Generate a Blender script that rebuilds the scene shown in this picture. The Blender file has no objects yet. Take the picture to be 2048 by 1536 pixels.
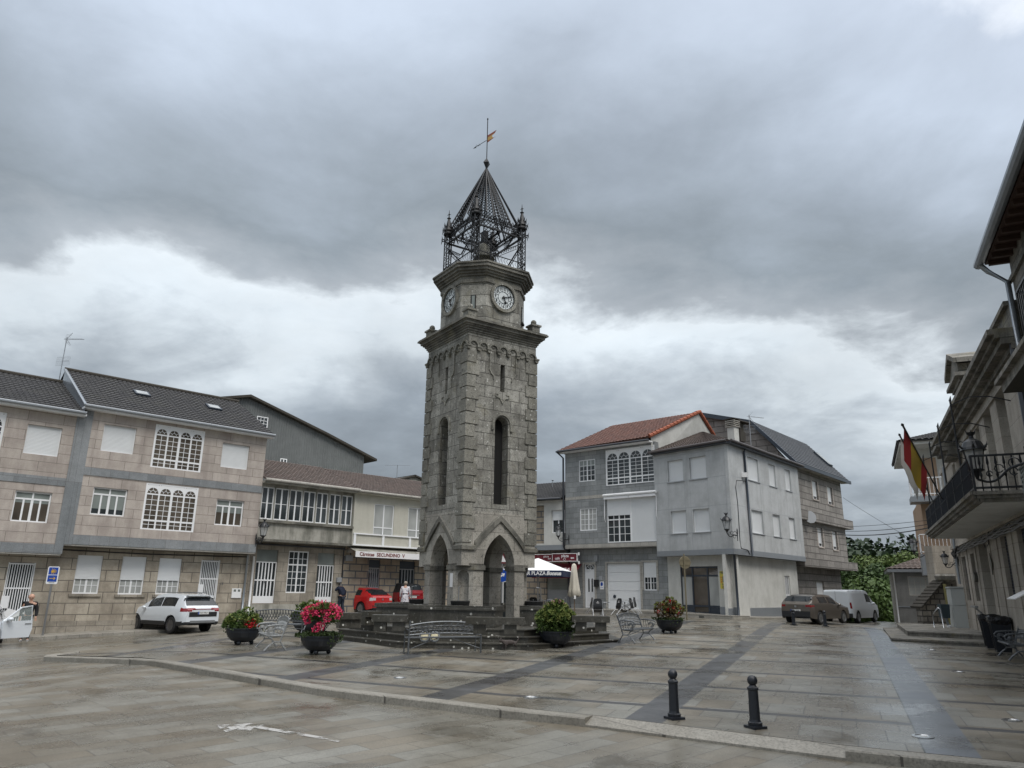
import bpy, math, random
from mathutils import Vector, Matrix
R_ = math.radians; PI = math.pi; sin = math.sin; cos = math.cos
random.seed(7)
S = bpy.context.scene; C = S.collection
# ---------------- camera ----------------
F = 1473.0; CAMZ = 1.75
RC = Matrix.Rotation(R_(90+15.63), 3, 'X') @ Matrix.Rotation(R_(0.83), 3, 'Z')
cam = bpy.data.objects.new('camera', bpy.data.cameras.new('camera')); C.objects.link(cam)
cam.data.sensor_width = 36; cam.data.lens = 36*F/2048; cam.data.clip_end = 3000; cam.data.clip_start = .1
cam.matrix_world = Matrix.Translation((0, 0, CAMZ)) @ RC.to_4x4(); S.camera = cam
# ---------------- world: overcast sky ----------------
W = bpy.data.worlds.new('World'); S.world = W; W.use_nodes = True
SUN_EL, SUN_AZ = 52, 150      # compass-like azimuth measured from +Y towards +X
def build_world():
    nt = W.node_tree; N = nt.nodes; L = nt.links; N.clear()
    out = N.new('ShaderNodeOutputWorld'); bg = N.new('ShaderNodeBackground'); L.new(bg.outputs[0], out.inputs[0])
    bg.inputs['Strength'].default_value = 0.12
    sky = N.new('ShaderNodeTexSky'); sky.sky_type = 'NISHITA'; sky.sun_disc = False
    sky.sun_elevation = R_(SUN_EL); sky.sun_rotation = R_(SUN_AZ); sky.air_density = 1.5; sky.dust_density = 3
    tc = N.new('ShaderNodeTexCoord'); sp = N.new('ShaderNodeSeparateXYZ'); L.new(tc.outputs['Generated'], sp.inputs[0])
    def M(op, a, b=None, c=None, clamp=False):
        m = N.new('ShaderNodeMath'); m.operation = op; m.use_clamp = clamp
        for i, v in enumerate((a, b, c)):
            if v is None: continue
            if isinstance(v, (int, float)): m.inputs[i].default_value = v
            else: L.new(v, m.inputs[i])
        return m.outputs[0]
    def noise(vec, sc, det, rough=.5, dist=0):
        n = N.new('ShaderNodeTexNoise'); n.inputs['Scale'].default_value = sc; n.inputs['Detail'].default_value = det
        n.inputs['Roughness'].default_value = rough; n.inputs['Distortion'].default_value = dist; L.new(vec, n.inputs['Vector']); return n.outputs['Fac']
    x, y, z = sp.outputs
    # cloud-deck coordinates: the ray meets a flat deck, so clouds flatten towards the horizon
    zz = M('ADD', M('MAXIMUM', z, 0), .22)
    cx = M('DIVIDE', x, zz); cy = M('DIVIDE', y, zz)
    cb = N.new('ShaderNodeCombineXYZ'); L.new(cx, cb.inputs[0]); L.new(cy, cb.inputs[1]); cb.inputs[2].default_value = 3.7
    v = cb.outputs[0]
    big = noise(v, .75, 3, .5, .3); mid = noise(v, 1.9, 7, .56, .35); fin = noise(v, 4.5, 8, .6, .2)
    el = M('ARCSINE', z)
    az = M('ARCTAN2', x, M('ABSOLUTE', y))
    # warped elevation
    e = M('ADD', el, M('MULTIPLY', M('MAXIMUM', az, 0), .28)); e = M('ADD', e, M('MULTIPLY', M('MAXIMUM', M('MULTIPLY', az, -1), 0), .10))
    e = M('ADD', e, M('MULTIPLY', M('SUBTRACT', mid, .5), .27))
    e = M('ADD', e, M('MULTIPLY', M('SUBTRACT', fin, .5), .14))
    e = M('ADD', e, M('MULTIPLY', M('SUBTRACT', big, .5), .06))
    e = M('DIVIDE', e, 1.6, clamp=True)
    cr = N.new('ShaderNodeValToRGB'); L.new(e, cr.inputs[0]); el_ = cr.color_ramp.elements
    stops = [(0, .170, .190, .215), (.10, .190, .217, .250), (.150, .245, .280, .32), (.19, .345, .385, .425), (.222, .50, .55, .59), (.25, .52, .565, .60), (.276, .285, .312, .340),
             (.32, .200, .230, .258), (.38, .275, .315, .365), (.46, .40, .455, .535), (.53, .43, .485, .57), (.60, .95, .97, 1.0), (.75, 1.5, 1.5, 1.52), (1, 2., 2., 2.)]
    while len(el_) < len(stops): el_.new(.5)
    for s, q in zip(el_, stops): s.position = q[0]; s.color = (q[1], q[2], q[3], 1)
    # cloud mottling
    mot = M('ADD', .36, M('ADD', M('MULTIPLY', noise(v, 1.1, 7, .55, .3), .85), M('MULTIPLY', noise(v, 3.1, 7, .6, .3), .42)))
    mv = N.new('ShaderNodeVectorMath'); mv.operation = 'SCALE'; L.new(cr.outputs[0], mv.inputs[0]); L.new(M('MULTIPLY', mot, 11.2), mv.inputs['Scale'])
    mx = N.new('ShaderNodeMix'); mx.data_type = 'RGBA'; mx.inputs[0].default_value = .94
    L.new(sky.outputs[0], mx.inputs[6]); L.new(mv.outputs[0], mx.inputs[7]); L.new(mx.outputs[2], bg.inputs['Color'])
build_world()
sun = bpy.data.objects.new('sun', bpy.data.lights.new('sun', 'SUN')); C.objects.link(sun)
sun.data.energy = 1.4; sun.data.angle = R_(22); sun.data.color = (1, .96, .9)
_sd = Vector((sin(R_(SUN_AZ))*cos(R_(SUN_EL)), cos(R_(SUN_AZ))*cos(R_(SUN_EL)), sin(R_(SUN_EL))))
sun.rotation_euler = _sd.to_track_quat('Z', 'Y').to_euler(); sun.location = (0, 0, 60)
S.view_settings.view_transform = 'Standard'; S.view_settings.look = 'None'; S.view_settings.exposure = 0.16; S.view_settings.gamma = 1
# ---------------- measuring helpers: a pixel of the 2048x1536 photo gives a direction ----------------
def ray(px, py): return RC @ Vector(((px-1024)/F, -(py-768)/F, -1))
def aty(px, py, Y):
    d = ray(px, py); t = Y/d.y; return Vector((d.x*t, Y, CAMZ+d.z*t))
def gz(x, y):
    b = -.48+.022*min(y, 45)
    g = .012*max(0, min(x, 10))
    if x > 11: g -= .045*min(x-11, 9)*max(0, min(1, (y-29)/8))
    if x < -9: g -= .08*min(-9-x, 5)+.02*max(-14-x, 0)
    if y > 46 and x > 12: g -= .09*min(y-46, 40)*min(1, (x-12)/4)
    return b+g
ROAD = -.13
def rdz(x, y): return ROAD if x < 8 or y < 32 else ROAD*max(.05, 1-min((y-32)/5, (x-8)/4))
def ong(px, py, dz=0.):
    d = ray(px, py); t = 12.
    for _ in range(60): t += ((CAMZ+d.z*t)-(gz(d.x*t, d.y*t)+dz))/(-d.z)*.5 if d.z < 0 else 0
    return Vector((d.x*t, d.y*t, gz(d.x*t, d.y*t)+dz))
def crop(x0, y0, s): return lambda x, y: (x0+x/s, y0+y/s)
c4 = crop(0, 660, 3.34); c5 = crop(0, 1040, 3.657); c6 = crop(440, 760, 3.338); c7 = crop(440, 1120, 4.876); c8 = crop(780, 1180, 4.876)
d1 = crop(1040, 800, 3.34); d2 = crop(1280, 800, 3.2); d3 = crop(1040, 1080, 6.827); d4 = crop(1660, 940, 3.84); d5 = crop(1740, 560, 2.743); d6 = crop(1860, 120, 2.4)
t1 = crop(820, 220, 3.84); t2 = crop(800, 600, 3.656); t3 = crop(780, 980, 5.12)
class Plane:           # a vertical facade; local x runs along it, local y into the building
    def __init__(s, o, d):
        s.o = Vector((o[0], o[1])); s.d = Vector(d).normalized(); s.n = Vector((-s.d.y, s.d.x)); s.rz = math.atan2(s.d.y, s.d.x)
    def uz(s, px, py, v=0.):
        r = ray(px, py); n = s.n; k = (s.o+n*v).dot(n)/(r.x*n.x+r.y*n.y)
        return (Vector((r.x*k, r.y*k))-s.o).dot(s.d), CAMZ+r.z*k
    def u(s, px, py, v=0.): return s.uz(px, py, v)[0]
    def z(s, px, py, v=0.): return s.uz(px, py, v)[1]
    def rect(s, cr, xl, xr, yt, yb, v=0.):
        ym = (yt+yb)/2; xm = (xl+xr)/2
        return s.uz(*cr(xl, ym), v)[0], s.uz(*cr(xr, ym), v)[0], s.uz(*cr(xm, yb), v)[1], s.uz(*cr(xm, yt), v)[1]
    def xy(s, u, v=0.): return s.o+s.d*u+s.n*v
# ---------------- mesh builder ----------------
class MB:
    def __init__(s): s.v = []; s.f = []; s.T = None
    def pt(s, p):
        p = Vector(p)
        if s.T: p = s.T @ p
        s.v.append(p); return len(s.v)-1
    def face(s, pts): s.f.append([s.pt(p) for p in pts])
    def grid(s, rows, close=False):
        i = [[s.pt(p) for p in r] for r in rows]; n = len(i[0])
        for a in range(len(i)-1):
            for b in range(n if close else n-1):
                c = (b+1) % n; s.f.append([i[a][b], i[a][c], i[a+1][c], i[a+1][b]])
        return i
    def box(s, x0, x1, y0, y1, z0, z1):
        if x1 < x0: x0, x1 = x1, x0
        if y1 < y0: y0, y1 = y1, y0
        if z1 < z0: z0, z1 = z1, z0
        k = [s.pt(p) for p in ((x0,y0,z0),(x1,y0,z0),(x1,y1,z0),(x0,y1,z0),(x0,y0,z1),(x1,y0,z1),(x1,y1,z1),(x0,y1,z1))]
        for q in ((0,3,2,1),(4,5,6,7),(0,1,5,4),(1,2,6,5),(2,3,7,6),(3,0,4,7)): s.f.append([k[j] for j in q])
    def cbox(s, c, sz, ang=0.):     # centred box with a turn about z
        T0 = s.T; s.T = (T0 or Matrix()) @ Matrix.Translation(c) @ Matrix.Rotation(ang, 4, 'Z')
        a, b, h = sz[0]/2, sz[1]/2, sz[2]/2; s.box(-a, a, -b, b, -h, h); s.T = T0
    def prism(s, pts, z0, z1, inset=0.):
        n = len(pts); cx = sum(p[0] for p in pts)/n; cy = sum(p[1] for p in pts)/n
        a = [s.pt((p[0], p[1], z0)) for p in pts]
        b = [s.pt((p[0]+(cx-p[0])*inset, p[1]+(cy-p[1])*inset, z1)) for p in pts]
        s.f.append(a[::-1]); s.f.append(b)
        for i in range(n): j = (i+1) % n; s.f.append([a[i], a[j], b[j], b[i]])
    def prof(s, pts, y0, y1):       # polygon in x,z extruded along y
        a = [s.pt((p[0], y0, p[1])) for p in pts]; b = [s.pt((p[0], y1, p[1])) for p in pts]; n = len(pts)
        s.f.append(a); s.f.append(b[::-1])
        for i in range(n): j = (i+1) % n; s.f.append([a[j], a[i], b[i], b[j]])
    def tube(s, path, r, n=6, cap=True):
        path = [Vector(p) for p in path]; rr = r if isinstance(r, (list, tuple)) else [r]*len(path); rings = []
        for i, p in enumerate(path):
            t = (path[min(i+1, len(path)-1)]-path[max(i-1, 0)])
            if t.length < 1e-9: t = Vector((0, 0, 1))
            t.normalize(); a = Vector((0, 0, 1)) if abs(t.z) < .9 else Vector((1, 0, 0))
            e = t.cross(a).normalized(); f = t.cross(e)
            rings.append([p+(e*cos(2*PI*k/n+PI/n)+f*sin(2*PI*k/n+PI/n))*rr[i] for k in range(n)])
        g = s.grid(rings, True)
        if cap: s.f.append(g[0]); s.f.append(g[-1][::-1])
    def lathe(s, prof, c=(0, 0, 0), n=16, ang=0.):
        g = s.grid([[(c[0]+r*cos(2*PI*k/n+ang), c[1]+r*sin(2*PI*k/n+ang), c[2]+z) for k in range(n)] for r, z in prof], True)
        s.f.append(g[0][::-1]); s.f.append(g[-1])
    def ball(s, c, r, n=10, sz=1.):
        s.lathe([(max(.001, r*sin(PI*i/6)), -r*sz*cos(PI*i/6)) for i in range(7)], c, n)
    def wall(s, u0, u1, z0, z1, holes=(), v=0., d=.18):
        us = sorted({u0, u1, *[min(max(h[i], u0), u1) for h in holes for i in (0, 1)]}); zs = sorted({z0, z1, *[min(max(h[i], z0), z1) for h in holes for i in (2, 3)]})
        def inh(a, b): return any(h[0]-1e-6 <= a <= h[1]+1e-6 and h[2]-1e-6 <= b <= h[3]+1e-6 for h in holes)
        cell = [[inh((us[i]+us[i+1])/2, (zs[j]+zs[j+1])/2) for j in range(len(zs)-1)] for i in range(len(us)-1)]
        nu, nz = len(us)-1, len(zs)-1
        def g(i, j): return True if i < 0 or j < 0 or i >= nu or j >= nz else cell[i][j]
        for i in range(nu):
            for j in range(nz):
                if cell[i][j]: continue
                a, b, c, e = us[i], us[i+1], zs[j], zs[j+1]
                s.face([(a, v, c), (b, v, c), (b, v, e), (a, v, e)])
                if g(i-1, j): s.face([(a, v+d, c), (a, v, c), (a, v, e), (a, v+d, e)])
                if g(i+1, j): s.face([(b, v, c), (b, v+d, c), (b, v+d, e), (b, v, e)])
                if g(i, j-1): s.face([(a, v+d, c), (b, v+d, c), (b, v, c), (a, v, c)])
                if g(i, j+1): s.face([(a, v, e), (b, v, e), (b, v+d, e), (a, v+d, e)])
    def build(s, name, mat, parent=None, smooth=False, label=None, fixn=False):
        me = bpy.data.meshes.new(name); me.from_pydata([tuple(p) for p in s.v], [], s.f)
        for m in (mat if isinstance(mat, (list, tuple)) else [mat]): me.materials.append(m)
        if smooth: me.polygons.foreach_set('use_smooth', [True]*len(me.polygons))
        me.update()
        if fixn:
            import bmesh
            b = bmesh.new(); b.from_mesh(me); bmesh.ops.recalc_face_normals(b, faces=b.faces); b.to_mesh(me); b.free()
        o = bpy.data.objects.new(name, me); C.objects.link(o)
        if parent: o.parent = parent
        if label: o['label'] = label
        return o
def tag(o, label=None, cat=None, group=None, kind=None):
    if label: o['label'] = label
    if cat: o['category'] = cat
    if group: o['group'] = group
    if kind: o['kind'] = kind
    return o
def thing(name, label, cat, loc=(0, 0, 0), rz=0., group=None):
    o = bpy.data.objects.new(name, None); C.objects.link(o); o.empty_display_size = .3
    o.location = loc; o.rotation_euler = (0, 0, rz); return tag(o, label, cat, group)
def kids(o): return [c for c in bpy.data.objects if c.parent is o]
def dup(o, loc=None, rz=None, label=None, par=None, sc=None):
    c = o.copy(); C.objects.link(c)
    if par: c.parent = par
    if loc is not None: c.location = loc
    if rz is not None: c.rotation_euler = (0, 0, rz)
    if sc: c.scale = (sc, sc, sc)
    if label: c['label'] = label
    for k in kids(o): dup(k, par=c)
    return c
# ---------------- materials ----------------
class NT:
    def __init__(s, name):
        s.m = bpy.data.materials.new(name); s.m.use_nodes = True; s.N = s.m.node_tree.nodes; s.L = s.m.node_tree.links
        s.b = s.N['Principled BSDF']; s.tc = s.N.new('ShaderNodeTexCoord')
    def lk(s, a, b):
        if isinstance(a, (int, float)): b.default_value = a
        elif isinstance(a, tuple): b.default_value = a if len(a) == 4 or len(b.default_value) == 3 else (*a, 1)
        else: s.L.new(a, b)
    def M(s, op, a, b=None, clamp=False):
        m = s.N.new('ShaderNodeMath'); m.operation = op; m.use_clamp = clamp; s.lk(a, m.inputs[0])
        if b is not None: s.lk(b, m.inputs[1])
        return m.outputs[0]
    def noise(s, vec, sc, det=4, rough=.55, dist=0.):
        n = s.N.new('ShaderNodeTexNoise'); n.inputs['Scale'].default_value = sc; n.inputs['Detail'].default_value = det; n.inputs['Roughness'].default_value = rough
        n.inputs['Distortion'].default_value = dist; s.L.new(vec, n.inputs['Vector']); return n.outputs['Fac']
    def map(s, vec, loc=(0, 0, 0), rot=(0, 0, 0), sc=(1, 1, 1)):
        n = s.N.new('ShaderNodeMapping'); n.inputs['Location'].default_value = loc; n.inputs['Rotation'].default_value = rot; n.inputs['Scale'].default_value = sc
        s.L.new(vec, n.inputs[0]); return n.outputs[0]
    def mix(s, f, a, b, t='MIX'):
        n = s.N.new('ShaderNodeMix'); n.data_type = 'RGBA'; n.blend_type = t; s.lk(f, n.inputs[0]); s.lk(a, n.inputs[6]); s.lk(b, n.inputs[7]); return n.outputs[2]
    def ramp(s, f, stops):
        n = s.N.new('ShaderNodeValToRGB'); e = n.color_ramp.elements; s.lk(f, n.inputs[0])
        while len(e) < len(stops): e.new(.5)
        for a, q in zip(e, stops):
            a.position = q[0]; k = q[1]; a.color = (k, k, k, 1) if isinstance(k, (int, float)) else (*k, 1)
        return n.outputs[0]
    def bump(s, h, st=.3, dist=.02):
        n = s.N.new('ShaderNodeBump'); n.inputs['Strength'].default_value = st; n.inputs['Distance'].default_value = dist; s.lk(h, n.inputs['Height']); s.L.new(n.outputs[0], s.b.inputs['Normal'])
    def sep(s, v): n = s.N.new('ShaderNodeSeparateXYZ'); s.L.new(v, n.inputs[0]); return n.outputs
    def comb(s, x, y, z=0.): n = s.N.new('ShaderNodeCombineXYZ'); s.lk(x, n.inputs[0]); s.lk(y, n.inputs[1]); s.lk(z, n.inputs[2]); return n.outputs[0]
    def brick(s, vec, bw, bh, mort, off=.5, sm=.1):
        n = s.N.new('ShaderNodeTexBrick'); s.L.new(vec, n.inputs['Vector']); n.offset = off; n.inputs['Scale'].default_value = 1
        n.inputs['Color1'].default_value = (0, 0, 0, 1); n.inputs['Color2'].default_value = (1, 1, 1, 1); n.inputs['Mortar'].default_value = (.5, .5, .5, 1)
        n.inputs['Brick Width'].default_value = bw; n.inputs['Row Height'].default_value = bh; n.inputs['Mortar Size'].default_value = mort; n.inputs['Mortar Smooth'].default_value = sm
        return n.outputs['Color'], n.outputs['Fac']
def flat(name, col, rough=.6, metal=0., var=.12, sc=6., bump=.0, spec=.5, coat=0.):
    t = NT(name); o = t.tc.outputs['Object']; n = t.noise(o, sc, 5); n2 = t.noise(o, sc*.15, 3)
    k = t.M('ADD', t.M('MULTIPLY', n, var*1.6), t.M('MULTIPLY', n2, var*1.6)); k = t.M('ADD', k, 1-var*1.6)
    c = t.mix(1., (*col, 1), t.comb(k, k, k), 'MULTIPLY'); t.lk(c, t.b.inputs['Base Color'])
    t.b.inputs['Roughness'].default_value = rough; t.b.inputs['Metallic'].default_value = metal; t.b.inputs['Specular IOR Level'].default_value = spec
    if coat: t.b.inputs['Coat Weight'].default_value = coat; t.b.inputs['Coat Roughness'].default_value = .04
    if bump: t.bump(n, bump, .02)
    return t.m
def stone(name, ca, cb, bw=.9, bh=.45, mort=.012, mcol=(.12, .11, .1), rough=.82, dirt=.4, dcol=(.05, .05, .045), bump=.35, lichen=0., speck=.35, streak=.4, stain=1.1, moss=0., off=.5):
    t = NT(name); o = t.tc.outputs['Object']; x, y, z = t.sep(o); v = t.comb(t.M('ADD', x, y), z)
    col, fac = t.brick(v, bw, bh, mort, off)
    nl = t.noise(o, stain, 5, .6); nf = t.noise(o, 28, 3, .7); nm = t.noise(o, 5, 6, .65)
    f = t.M('ADD', t.M('MULTIPLY', col, .62), t.M('MULTIPLY', t.ramp(nm, [(.3, 0.), (.7, 1.)]), .45)); c = t.mix(f, ca, cb)
    sp = t.ramp(nf, [(.3, 1-speck), (.5, 1.), (.72, 1+speck*.6)]); c = t.mix(1., c, sp, 'MULTIPLY')
    st = t.noise(t.map(o, sc=(1.6, 1.6, .22)), 1.2, 7, .68)
    d = t.ramp(t.M('ADD', t.M('MULTIPLY', nl, 1-streak), t.M('MULTIPLY', st, streak)), [(.40, 1.), (.56, 0.)])
    c = t.mix(t.M('MULTIPLY', d, dirt), c, dcol)
    if moss:
        mo = t.ramp(t.noise(o, 1.3, 6, .7, .3), [(.55, 0.), (.68, 1.)]); c = t.mix(t.M('MULTIPLY', mo, moss), c, (.145, .120, .045))
    if lichen:
        vo = t.N.new('ShaderNodeTexVoronoi'); vo.inputs['Scale'].default_value = 4.2; t.L.new(t.map(o, sc=(1, 1, 1.)), vo.inputs['Vector'])
        sz = t.M('MULTIPLY', t.noise(o, 1.7, 3), .23 if lichen < .7 else .27); li = t.M('LESS_THAN', vo.outputs['Distance'], t.M('SUBTRACT', sz, .055 if lichen < .7 else (.035 if lichen < 1 else .0)))
        c = t.mix(t.M('MULTIPLY', li, lichen), c, (.56, .56, .52))
        li2 = t.ramp(t.noise(o, 9, 6, .75), [(.60, 0.), (.66, 1.)]); c = t.mix(t.M('MULTIPLY', li2, lichen*.45), c, (.36, .37, .34))
        dk = t.ramp(t.noise(o, 7.3, 6, .75, .2), [(.36, 1.), (.44, 0.)]); c = t.mix(t.M('MULTIPLY', dk, .65), c, (.035, .035, .032))
    c = t.mix(fac, c, (*mcol, 1)); t.lk(c, t.b.inputs['Base Color']); t.b.inputs['Roughness'].default_value = rough
    h = t.M('SUBTRACT', t.M('ADD', t.M('MULTIPLY', nm, .6), t.M('MULTIPLY', nf, .35)), t.M('MULTIPLY', fac, 1.2)); t.bump(h, bump, .03)
    return t.m
def glass(name, col=(.02, .024, .026), rough=.04, var=.5):
    t = NT(name); o = t.tc.outputs['Object']; n = t.noise(t.map(o, sc=(1, 1, .6)), 1.1, 2)
    c = t.mix(t.ramp(n, [(.35, 0.), (.65, 1.)]), col, tuple(min(1, q*(1+var*3)) for q in col)); t.lk(c, t.b.inputs['Base Color'])
    t.b.inputs['Roughness'].default_value = rough; t.b.inputs['Specular IOR Level'].default_value = .6; return t.m
def roofmat(name, ca, cb, moss=.3, mcol=(.06, .065, .04), rough=.7, bw=.24, bh=.34):
    t = NT(name); o = t.tc.outputs['Object']; x, y, z = t.sep(o); v = t.comb(x, t.M('MULTIPLY', y, 1.1))
    col, fac = t.brick(v, bw, bh, .01); n = t.noise(o, 1.3, 6, .65); nf = t.noise(o, 14, 4, .6)
    c = t.mix(t.M('ADD', t.M('MULTIPLY', col, .7), t.M('MULTIPLY', nf, .35)), ca, cb); c = t.mix(t.M('MULTIPLY', t.ramp(n, [(.48, 0.), (.66, 1.)]), moss), c, mcol)
    t.lk(c, t.b.inputs['Base Color']); t.b.inputs['Roughness'].default_value = rough; t.bump(nf, .3, .01); return t.m
m = {}
m['pink'] = stone('pink_granite_slabs', (.36, .318, .280), (.49, .437, .392), 1.35, .42, .009, (.15, .125, .11), dirt=.5, dcol=(.19, .155, .14), bump=.1, speck=.16, streak=.55, rough=.65)
m['band'] = stone('grey_granite_band', (.15, .165, .175), (.27, .285, .295), .8, 3., .006, (.11, .11, .11), dirt=.2, bump=.08, speck=.25, rough=.6)
m['ashlar'] = stone('beige_ashlar', (.30, .26, .205), (.50, .45, .37), .95, .47, .018, (.13, .115, .095), dirt=.45, dcol=(.10, .08, .06), bump=.3, speck=.2)
m['ashlar2'] = stone('tan_ashlar_grey_joints', (.27, .22, .165), (.42, .36, .28), .8, .38, .035, (.10, .11, .12), dirt=.35, bump=.3, speck=.2)
m['ashlar3'] = stone('grey_beige_ashlar', (.27, .24, .195), (.38, .345, .29), .75, .5, .010, (.12, .105, .09), dirt=.55, dcol=(.08, .07, .055), bump=.3, speck=.2)
m['greyblock'] = stone('grey_polished_blocks', (.20, .212, .215), (.315, .33, .33), .62, .33, .008, (.09, .09, .09), dirt=.35, dcol=(.08, .085, .09), bump=.1, speck=.25, rough=.6)
m['lightstone'] = stone('light_stone_course', (.34, .33, .30), (.44, .42, .38), .55, .4, .008, (.2, .19, .17), dirt=.2, bump=.1)
m['panel'] = stone('light_grey_panels', (.42, .435, .44), (.50, .515, .52), 30, 30, .002, (.15, .15, .15), dirt=.40, dcol=(.22, .225, .22), bump=.15, speck=.14, streak=.45)
m['render'] = stone('pale_render', (.52, .52, .49), (.62, .62, .59), 30, 30, .002, (.3, .3, .3), dirt=.35, dcol=(.28, .28, .25), bump=.15, speck=.08, streak=.4)
m['cream'] = stone('cream_render', (.47, .46, .40), (.55, .54, .47), 30, 30, .002, (.3, .3, .3), dirt=.22, dcol=(.28, .26, .2), bump=.1, speck=.06, streak=.7)
m['oldrender'] = stone('old_stained_render', (.33, .32, .28), (.43, .415, .37), 30, 30, .002, (.3, .3, .3), dirt=.75, dcol=(.10, .10, .08), bump=.25, speck=.12, streak=.6, stain=1.6)
m['rough'] = stone('rough_faced_granite', (.20, .185, .17), (.32, .30, .275), 1.5, .44, .03, (.12, .11, .10), dirt=.4, dcol=(.09, .085, .075), bump=.9, speck=.4)
m['hall'] = stone('town_hall_granite', (.30, .27, .23), (.41, .375, .32), 1.3, .5, .005, (.17, .15, .13), dirt=.5, dcol=(.13, .115, .095), bump=.15, speck=.2, streak=.6)
m['mossy'] = stone('dark_mossy_granite', (.16, .15, .13), (.27, .255, .225), .9, .5, .010, (.05, .05, .04), dirt=.75, dcol=(.035, .035, .028), bump=.5, speck=.35, moss=.5, streak=.7, lichen=.3)
m['tower'] = stone('weathered_tower_granite', (.14, .135, .115), (.40, .39, .35), .78, .455, .010, (.04, .038, .032), dirt=.66, dcol=(.062, .058, .048), bump=.6, speck=.55, moss=.28, streak=.55, lichen=.75)
m['quoin'] = stone('weathered_quoin_granite', (.13, .125, .105), (.31, .30, .26), 1.3, .468, .001, (.07, .07, .06), dirt=.42, dcol=(.05, .05, .042), bump=.6, speck=.6, moss=.32, lichen=.75)
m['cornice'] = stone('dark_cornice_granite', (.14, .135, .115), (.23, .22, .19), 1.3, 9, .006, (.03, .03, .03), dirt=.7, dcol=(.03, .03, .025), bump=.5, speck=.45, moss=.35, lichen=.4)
m['pierstone'] = stone('smooth_pier_granite', (.27, .255, .225), (.43, .41, .36), .9, .62, .007, (.1, .09, .08), dirt=.4, dcol=(.10, .09, .075), bump=.35, speck=.35, moss=.1, lichen=.3)
m['platform'] = stone('wet_dark_steps', (.030, .028, .023), (.105, .10, .085), 1.3, .6, .008, (.03, .03, .025), rough=.38, dirt=.75, dcol=(.03, .028, .02), bump=.4, speck=.5, lichen=1.)
m['rubble'] = stone('rubble_stone', (.14, .125, .105), (.27, .245, .205), .45, .26, .03, (.05, .045, .04), dirt=.5, bump=.9, speck=.4)
m['white'] = flat('white_frames', (.78, .79, .80), .4, var=.04)
m['shutter'] = flat('white_shutter', (.70, .72, .73), .45, var=.07, sc=2)
m['greyfr'] = flat('grey_frames', (.30, .315, .33), .4, var=.06)
m['dkframe'] = flat('dark_blue_frames', (.03, .04, .055), .4)
m['glass'] = glass('window_glass'); m['blind'] = glass('glass_before_blind', (.17, .19, .18), .12, .15); m['brownbl'] = glass('glass_before_brown_curtain', (.055, .047, .038), .08, .4)
m['curtain'] = glass('glass_before_curtain', (.30, .31, .30), .15, .12)
m['zinc'] = flat('zinc', (.30, .33, .36), .35, .6, var=.2); m['gutter'] = flat('grey_gutter', (.25, .27, .29), .4, .3); m['dkpipe'] = flat('dark_pipe', (.04, .045, .055), .4)
m['bronze'] = flat('brown_pipe', (.075, .065, .065), .45)
m['slate_t'] = roofmat('dark_roof_tiles', (.012, .012, .014), (.034, .033, .034), .35, (.04, .04, .03)); m['brown_t'] = roofmat('brown_roof_tiles', (.055, .040, .034), (.105, .076, .064), .35, (.07, .06, .05))
m['red_t'] = roofmat('red_roof_tiles', (.080, .034, .026), (.145, .062, .044), .3, (.10, .065, .05)); m['orange_t'] = flat('orange_verge_tiles', (.27, .075, .035), .7, var=.3)
m['slate'] = roofmat('slate_roof', (.022, .025, .03), (.05, .054, .062), .3, (.09, .09, .09), .5, .3, .2)
m['corr'] = flat('corrugated_fibre_cement', (.13, .14, .14), .7, var=.35, sc=2.2); m['edge'] = flat('mossy_roof_edge', (.045, .04, .032), .9, var=.4, sc=9, bump=.5)
m['iron'] = flat('painted_ironwork', (.022, .024, .027), .42, .2, var=.3, sc=12); m['oldiron'] = flat('weathered_ironwork', (.014, .015, .017), .5, .3, var=.4, sc=15)
m['bench'] = flat('grey_cast_iron', (.125, .135, .145), .42, .45, var=.3, sc=14); m['benchl'] = flat('light_cast_iron', (.27, .28, .28), .45, .4, var=.3, sc=14)
m['black'] = flat('black_plastic', (.012, .013, .015), .38, var=.2); m['navy'] = flat('blue_black_paint', (.010, .013, .019), .42, var=.3, sc=10)
m['redpl'] = flat('maroon_sign', (.13, .012, .022), .4); m['wht'] = flat('white_lettering', (.75, .75, .75), .5, var=.03)
m['steel'] = flat('stainless_steel', (.45, .46, .47), .22, .9, var=.1); m['alu'] = flat('aluminium_tube', (.38, .39, .40), .32, .8)
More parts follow.
